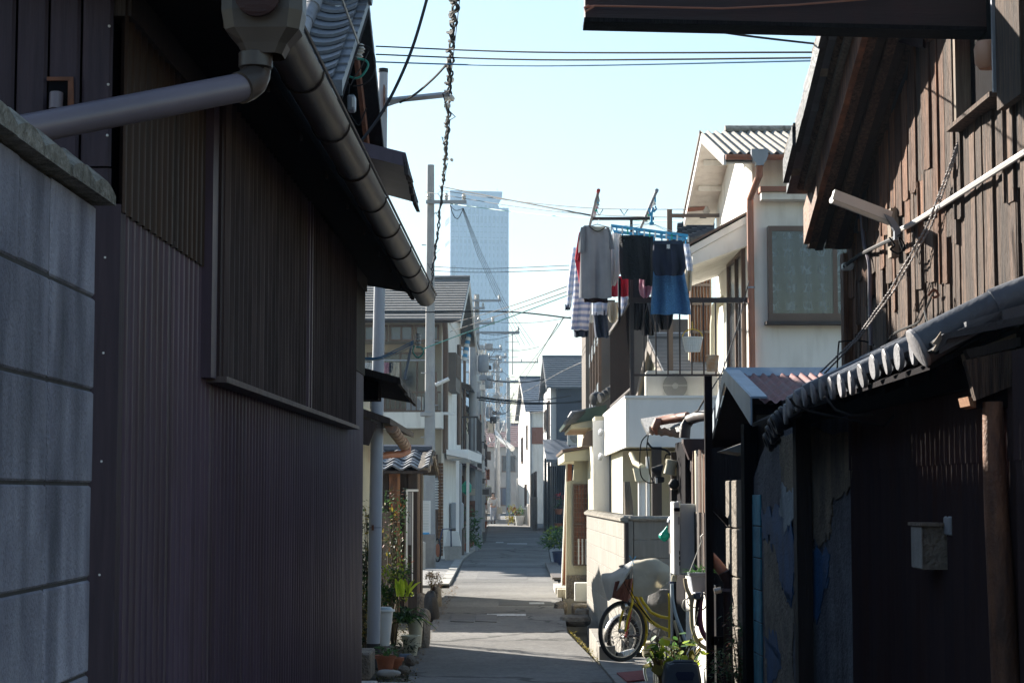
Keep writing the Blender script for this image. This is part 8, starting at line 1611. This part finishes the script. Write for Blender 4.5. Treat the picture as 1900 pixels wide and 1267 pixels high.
for k, (px, d, y0, y1, r, mt) in enumerate(((862, 57, 640, 985, .05, 'brown_alu'), (872, 60, 690, 990, .04, 'steel_grey'), (880, 66, 660, 985, .05, 'steel_grey'), (886, 72, 700, 975, .05, 'brown_alu'), (893, 80, 690, 975, .05, 'ceramic'), (899, 90, 710, 968, .06, 'steel_grey'))):
    m = MB(); m.tube([at(px, y0, d), at(px, y0+20, d), (xx(px, d), d, 0)], r, 6); m.build('down_pipe', mt, label=['brown', 'pale grey', 'slim grey', 'dark brown', 'white', 'grey'][k]+' drain pipe on the far left fronts, %s beyond the beige house' % ['first', 'second', 'third', 'fourth', 'fifth', 'sixth'][k], cat='pipe')
WC = thing('wall_cabinets', 'mixed meter and utility boxes fixed along the far left fronts', 'utility box', (xx(880, 70), 70, 0))
for k in range(22):
    px = 862+rr0.uniform(0, 42); d = 56+(px-862)*.85; z = rr0.uniform(.8, 4.6); w_ = rr0.uniform(.12, .4); h = rr0.uniform(.2, .7); x = xx(px, d); m = MB(); m.bbox((x, d, z), (x+w_, d+.3, z+h), .015); m.build('box', rr0.choice(['steel_grey', 'ac_white', 'beige_wall', 'brown_siding', 'grey_wall', 'white_panel', 'rust']), WC)
# ---------------------------------------------------------------- overhead wires
wires = [
 ('upper of three thin wires crossing the sky from the tiled gable to the charred house', [(698, 86, 12.6), (1000, 97, 11), (1540, 97, 9.0)], .005, 'wire_black'),
 ('middle of three thin wires crossing the sky from the tiled gable', [(698, 101, 12.6), (1000, 111, 11), (1535, 107, 9.0)], .005, 'wire_black'),
 ('lowest, bluish wire of the three crossing the sky from the tiled gable', [(698, 115, 12.6), (1000, 122, 11), (1530, 112, 9.0)], .005, 'wire_blue'),
 ('wire slanting from under the red-brown beam to the charred house eave', [(1236, 43, 7.1), (1380, 66, 7.6), (1545, 85, 8.6)], .005, 'wire_black'),
 ('pale thick cable slanting across the sky to the long gutter', [(800, -30, 9), (770, 75, 9), (740, 150, 9), (705, 215, 9), (664, 270, 9)], .008, 'wire_grey'),
 ('thin stay line running up from the clothes pole bracket past the tile roof', [(628, -20, 9), (648, 35, 9.8), (665, 80, 10.8)], .007, 'wire_pale'),
 ('thin straight wire beside the twisted bundle in the upper sky', [(855, -20, 14), (846, 60, 16), (838, 130, 18)], .004, 'wire_grey'),
 ('sagging cable from the steel pole arm to its foot bracket', [(830, 118, 17), (805, 145, 17.5), (770, 175, 18), (742, 190, 18.2)], .012, 'wire_black'),
 ('black cable running from the concrete pole to behind the grey T-shirt', [(815, 345, 43), (900, 362, 38), (1000, 381, 31), (1100, 400, 24)], .012, 'wire_black'),
 ('thin wire just above the T-shirt, from the concrete pole to the white gable', [(812, 352, 43), (950, 372, 36), (1100, 386, 31), (1276, 388, 26)], .007, 'wire_grey'),
 ('second thin wire from the crossarm to the white gable', [(790, 356, 44), (950, 382, 38), (1100, 398, 31), (1310, 404, 26)], .007, 'wire_grey'),
 ('greenish wire from the crossarm towards the tiled corner', [(835, 378, 44), (1000, 398, 36), (1150, 407, 31), (1290, 412, 27)], .007, 'wire_green'),
 ('high wire across the tower front, upper of the pair', [(800, 494, 60), (900, 498, 60), (1060, 492, 60)], .010, 'wire_grey'),
 ('high wire across the tower front, lower of the pair', [(800, 502, 60), (900, 505, 60), (1060, 500, 60)], .010, 'wire_grey'),
 ('cable rising right from the beige gable towards the washing, upper', [(835, 600, 47), (940, 570, 36), (1060, 528, 24)], .008, 'wire_black'),
 ('cable rising right from the beige gable towards the washing, lower', [(835, 615, 47), (940, 580, 36), (1060, 538, 24)], .008, 'wire_black'),
 ('teal cable climbing from the insulator bracket to the washing', [(782, 648, 13), (850, 622, 15), (940, 590, 18), (1060, 545, 22)], .005, 'wire_green'),
 ('black double cable along the eave of the beige house', [(672, 578, 40), (760, 579, 40), (940, 578, 40), (1060, 590, 40)], .016, 'wire_black'),
 ('long wire over the alley left of the washing to the central pole', [(1045, 590, 30), (1010, 640, 60), (935, 735, 118)], .010, 'wire_grey'),
 ('second long wire over the alley from the navy house to the central pole', [(1035, 600, 40), (975, 700, 90), (928, 770, 119)], .012, 'wire_grey'),
 ('cable from the central pole up to the navy house gable', [(925, 740, 120), (975, 725, 100), (1040, 690, 70), (1088, 668, 50)], .014, 'wire_grey'),
 ('cable from the central pole down to the white gable house', [(925, 752, 120), (960, 740, 112), (985, 742, 106)], .016, 'wire_grey'),
 ('low thin wire fanning from the central pole to the white gable house', [(925, 778, 120), (960, 770, 110), (1010, 762, 95)], .012, 'wire_grey')]
for lab, pts, r, mt in wires:
    P = [at(*p) for p in pts]; S_ = []
    for i in range(len(P)-1):
        p0, p1, p2, p3 = P[max(i-1, 0)], P[i], P[i+1], P[min(i+2, len(P)-1)]
        for k in range(8): t = k/8; S_.append(.5*((2*p1)+(p2-p0)*t+(2*p0-5*p1+4*p2-p3)*t*t+(3*p1-p0-3*p2+p3)*t**3))
    wire(S_+[P[-1]], r, mt, lab)
TWB = thing('twisted_cable', 'lumpy black twisted cable bundle running down the sky to the tall concrete pole', 'cable', at(845, 0, 16))
P = [at(848, -30, 12), at(843, 0, 13), at(838, 60, 15), (at(834, 118, 17)), at(832, 170, 18.1), at(829, 240, 24), at(825, 300, 33), at(821, 345, 42), at(812, 430, 43.3), at(803, 500, 43.5), at(800, 545, 43.6)]
for k in range(3): m = MB(); m.tube(twist(P, .01, [.018, .012, .028][k], [34, -26, 18][k], 420), [.010 if j < 200 else .016 for j in range(421)], 5, False); m.build('strand', ['wire_black', 'wire_grey', 'wire_black'][k], TWB)
for k in range(16): p = P[R.randrange(2, 9)].lerp(P[R.randrange(3, 10)], .5)*1; 
for (x, y, d) in ((830, 122, 17), (833, 150, 18), (834, 185, 18), (827, 296, 32), (836, 298, 33), (823, 335, 41)): m = MB(); m.lathe(at(x, y, d), [(.02, 0), (.04, .02), (.025, .05)], 8, (.6, 0, .5)); m.build('clamp', 'ceramic', TWB)
for k in range(14):
    t = .35+.045*k; j = int(t*10); p = P[min(j, 9)].lerp(P[min(j+1, 10)], t*10-j); m = MB(); m.tube([p, p+Vector((R.uniform(-.15, .15), 0, R.uniform(-.1, .1))), p-Vector((0, 0, R.uniform(.1, .25)))], .006, 4, False); m.build('loose_tie', 'wire_black', TWB)
m = MB(); m.tube([at(830, 228, 24), at(840, 297, 33)], .004, 4); 
HW = thing('bundle_wires', 'sheaf of wires dropping from the crossarm across the tower front', 'cable', at(857, 378, 44))
for k in range(4): m = MB(); m.tube([at(857+k, 386, 44), at(885+3*k, 470, 70), at(925+4*k, 560, 110), at(965+9*k, 640, 150)], [.006, .008, .012, .018], 5); m.build('strand', 'wire_grey', HW)
m = MB(); m.tube(sm([(835, 380), (842, 400), (850, 405), (858, 390)], 43.9), .01, 5); m.tube(sm([(836, 382), (845, 390), (857, 388)], 43.9), .008, 5); m.build('loop', 'wire_black', HW)
for k, (y, x0, x1) in enumerate(((740, 885, 1100), (744, 888, 1090), (700, 880, 1010), (736, 880, 1060), (610, 860, 960), (622, 850, 955), (640, 850, 1000), (590, 860, 1060), (660, 700, 940))):
    d = 60+5*k; a, b = at(x0, y-3, d), at(x1, y+3*((-1)**k), d+2); wire(sag(a, b, .12+.03*k), .012 if k > 3 else .024, 'wire_black' if k < 2 else 'wire_grey', ['thick black cable bundle crossing before the white gable house', 'second black cable just under the thick bundle', 'thin wire from the narrow fronts to the white gable roof', 'wire from the left fronts over to the navy wall', 'upper thin wire linking the second pole to the right', 'thin wire just below the second pole crossarm', 'wire from the beige gable across the tower foot', 'high wire passing right behind the striped washing', 'low wire from the beige balcony across to the tower foot'][k])
rr2 = random.Random(3)
TG = thing('wire_tangle', 'dense tangle of service wires hanging over the far end of the lane', 'cable', at(905, 740, 90))
for k in range(60):
    x0, y0 = rr2.uniform(872, 930), rr2.uniform(650, 820); x1, y1 = x0+rr2.uniform(-40, 50), y0+rr2.uniform(-40, 60); d0, d1 = rr2.uniform(58, 120), rr2.uniform(58, 120)
    x0 = max(868, x0); x1 = min(max(866, x1), 965); m = MB(); m.tube(sag(at(x0, y0, d0), at(x1, y1, d1), rr2.uniform(.05, .5), 8), rr2.uniform(.008, .014), 4, False); m.build('service_wire', rr2.choice(['wire_black', 'wire_grey', 'wire_pale']), TG)
TGB = thing('line_hardware', 'cluster of splice boxes and clamps strung above the far lane', 'cable hardware', at(905, 700, 90))
for k in range(34):
    x, y, d = rr2.uniform(872, 932), rr2.uniform(640, 830), rr2.uniform(62, 115); p = at(x, y, d); s = rr2.uniform(.05, .16); m = MB(); m.bbox(p-Vector((s, s*.5, s*.7)), p+Vector((s, s*.5, s*rr2.uniform(.5, 1.4))), .02); m.build('splice_box', rr2.choice(['steel_grey', 'iron_brown', 'ac_white', 'grey_wall']), TGB)
# tv aerials and little roof things
for px, py, d, lab in ((951, 655, 100, 'slim television aerial right of the tower'), (948, 770, 160, 'dish aerial on the red tile roof')):
    E = thing('aerial', lab, 'aerial', at(px, py, d)); p = at(px, py+40 if py < 700 else py+20, d); q = at(px, py-40 if py < 700 else py-5, d); m = MB(); m.tube([p, q], .03, 5); m.build('mast', 'steel_grey', E)
    for k in range(4): c = p.lerp(q, .4+.18*k); m = MB(); m.tube([c-Vector((.4, 0, 0)), c+Vector((.3, 0, .02))], .015, 4); m.build('element', 'steel_grey', E)
# ---------------------------------------------------------------- air
m = bpy.data.materials.new('haze'); m.use_nodes = True; n = m.node_tree.nodes; n.clear(); o = n.new('ShaderNodeOutputMaterial'); v = n.new('ShaderNodeVolumePrincipled')
v.inputs['Color'].default_value = (.48, .73, 1, 1); v.inputs['Density'].default_value = .0005; v.inputs['Anisotropy'].default_value = .1; m.node_tree.links.new(v.outputs[0], o.inputs['Volume']); MATS['haze'] = m
b = MB(); b.box((-150, -34, -1.9), (150, 860, 146)); hz_o = b.build('haze', m, kind='stuff'); pass
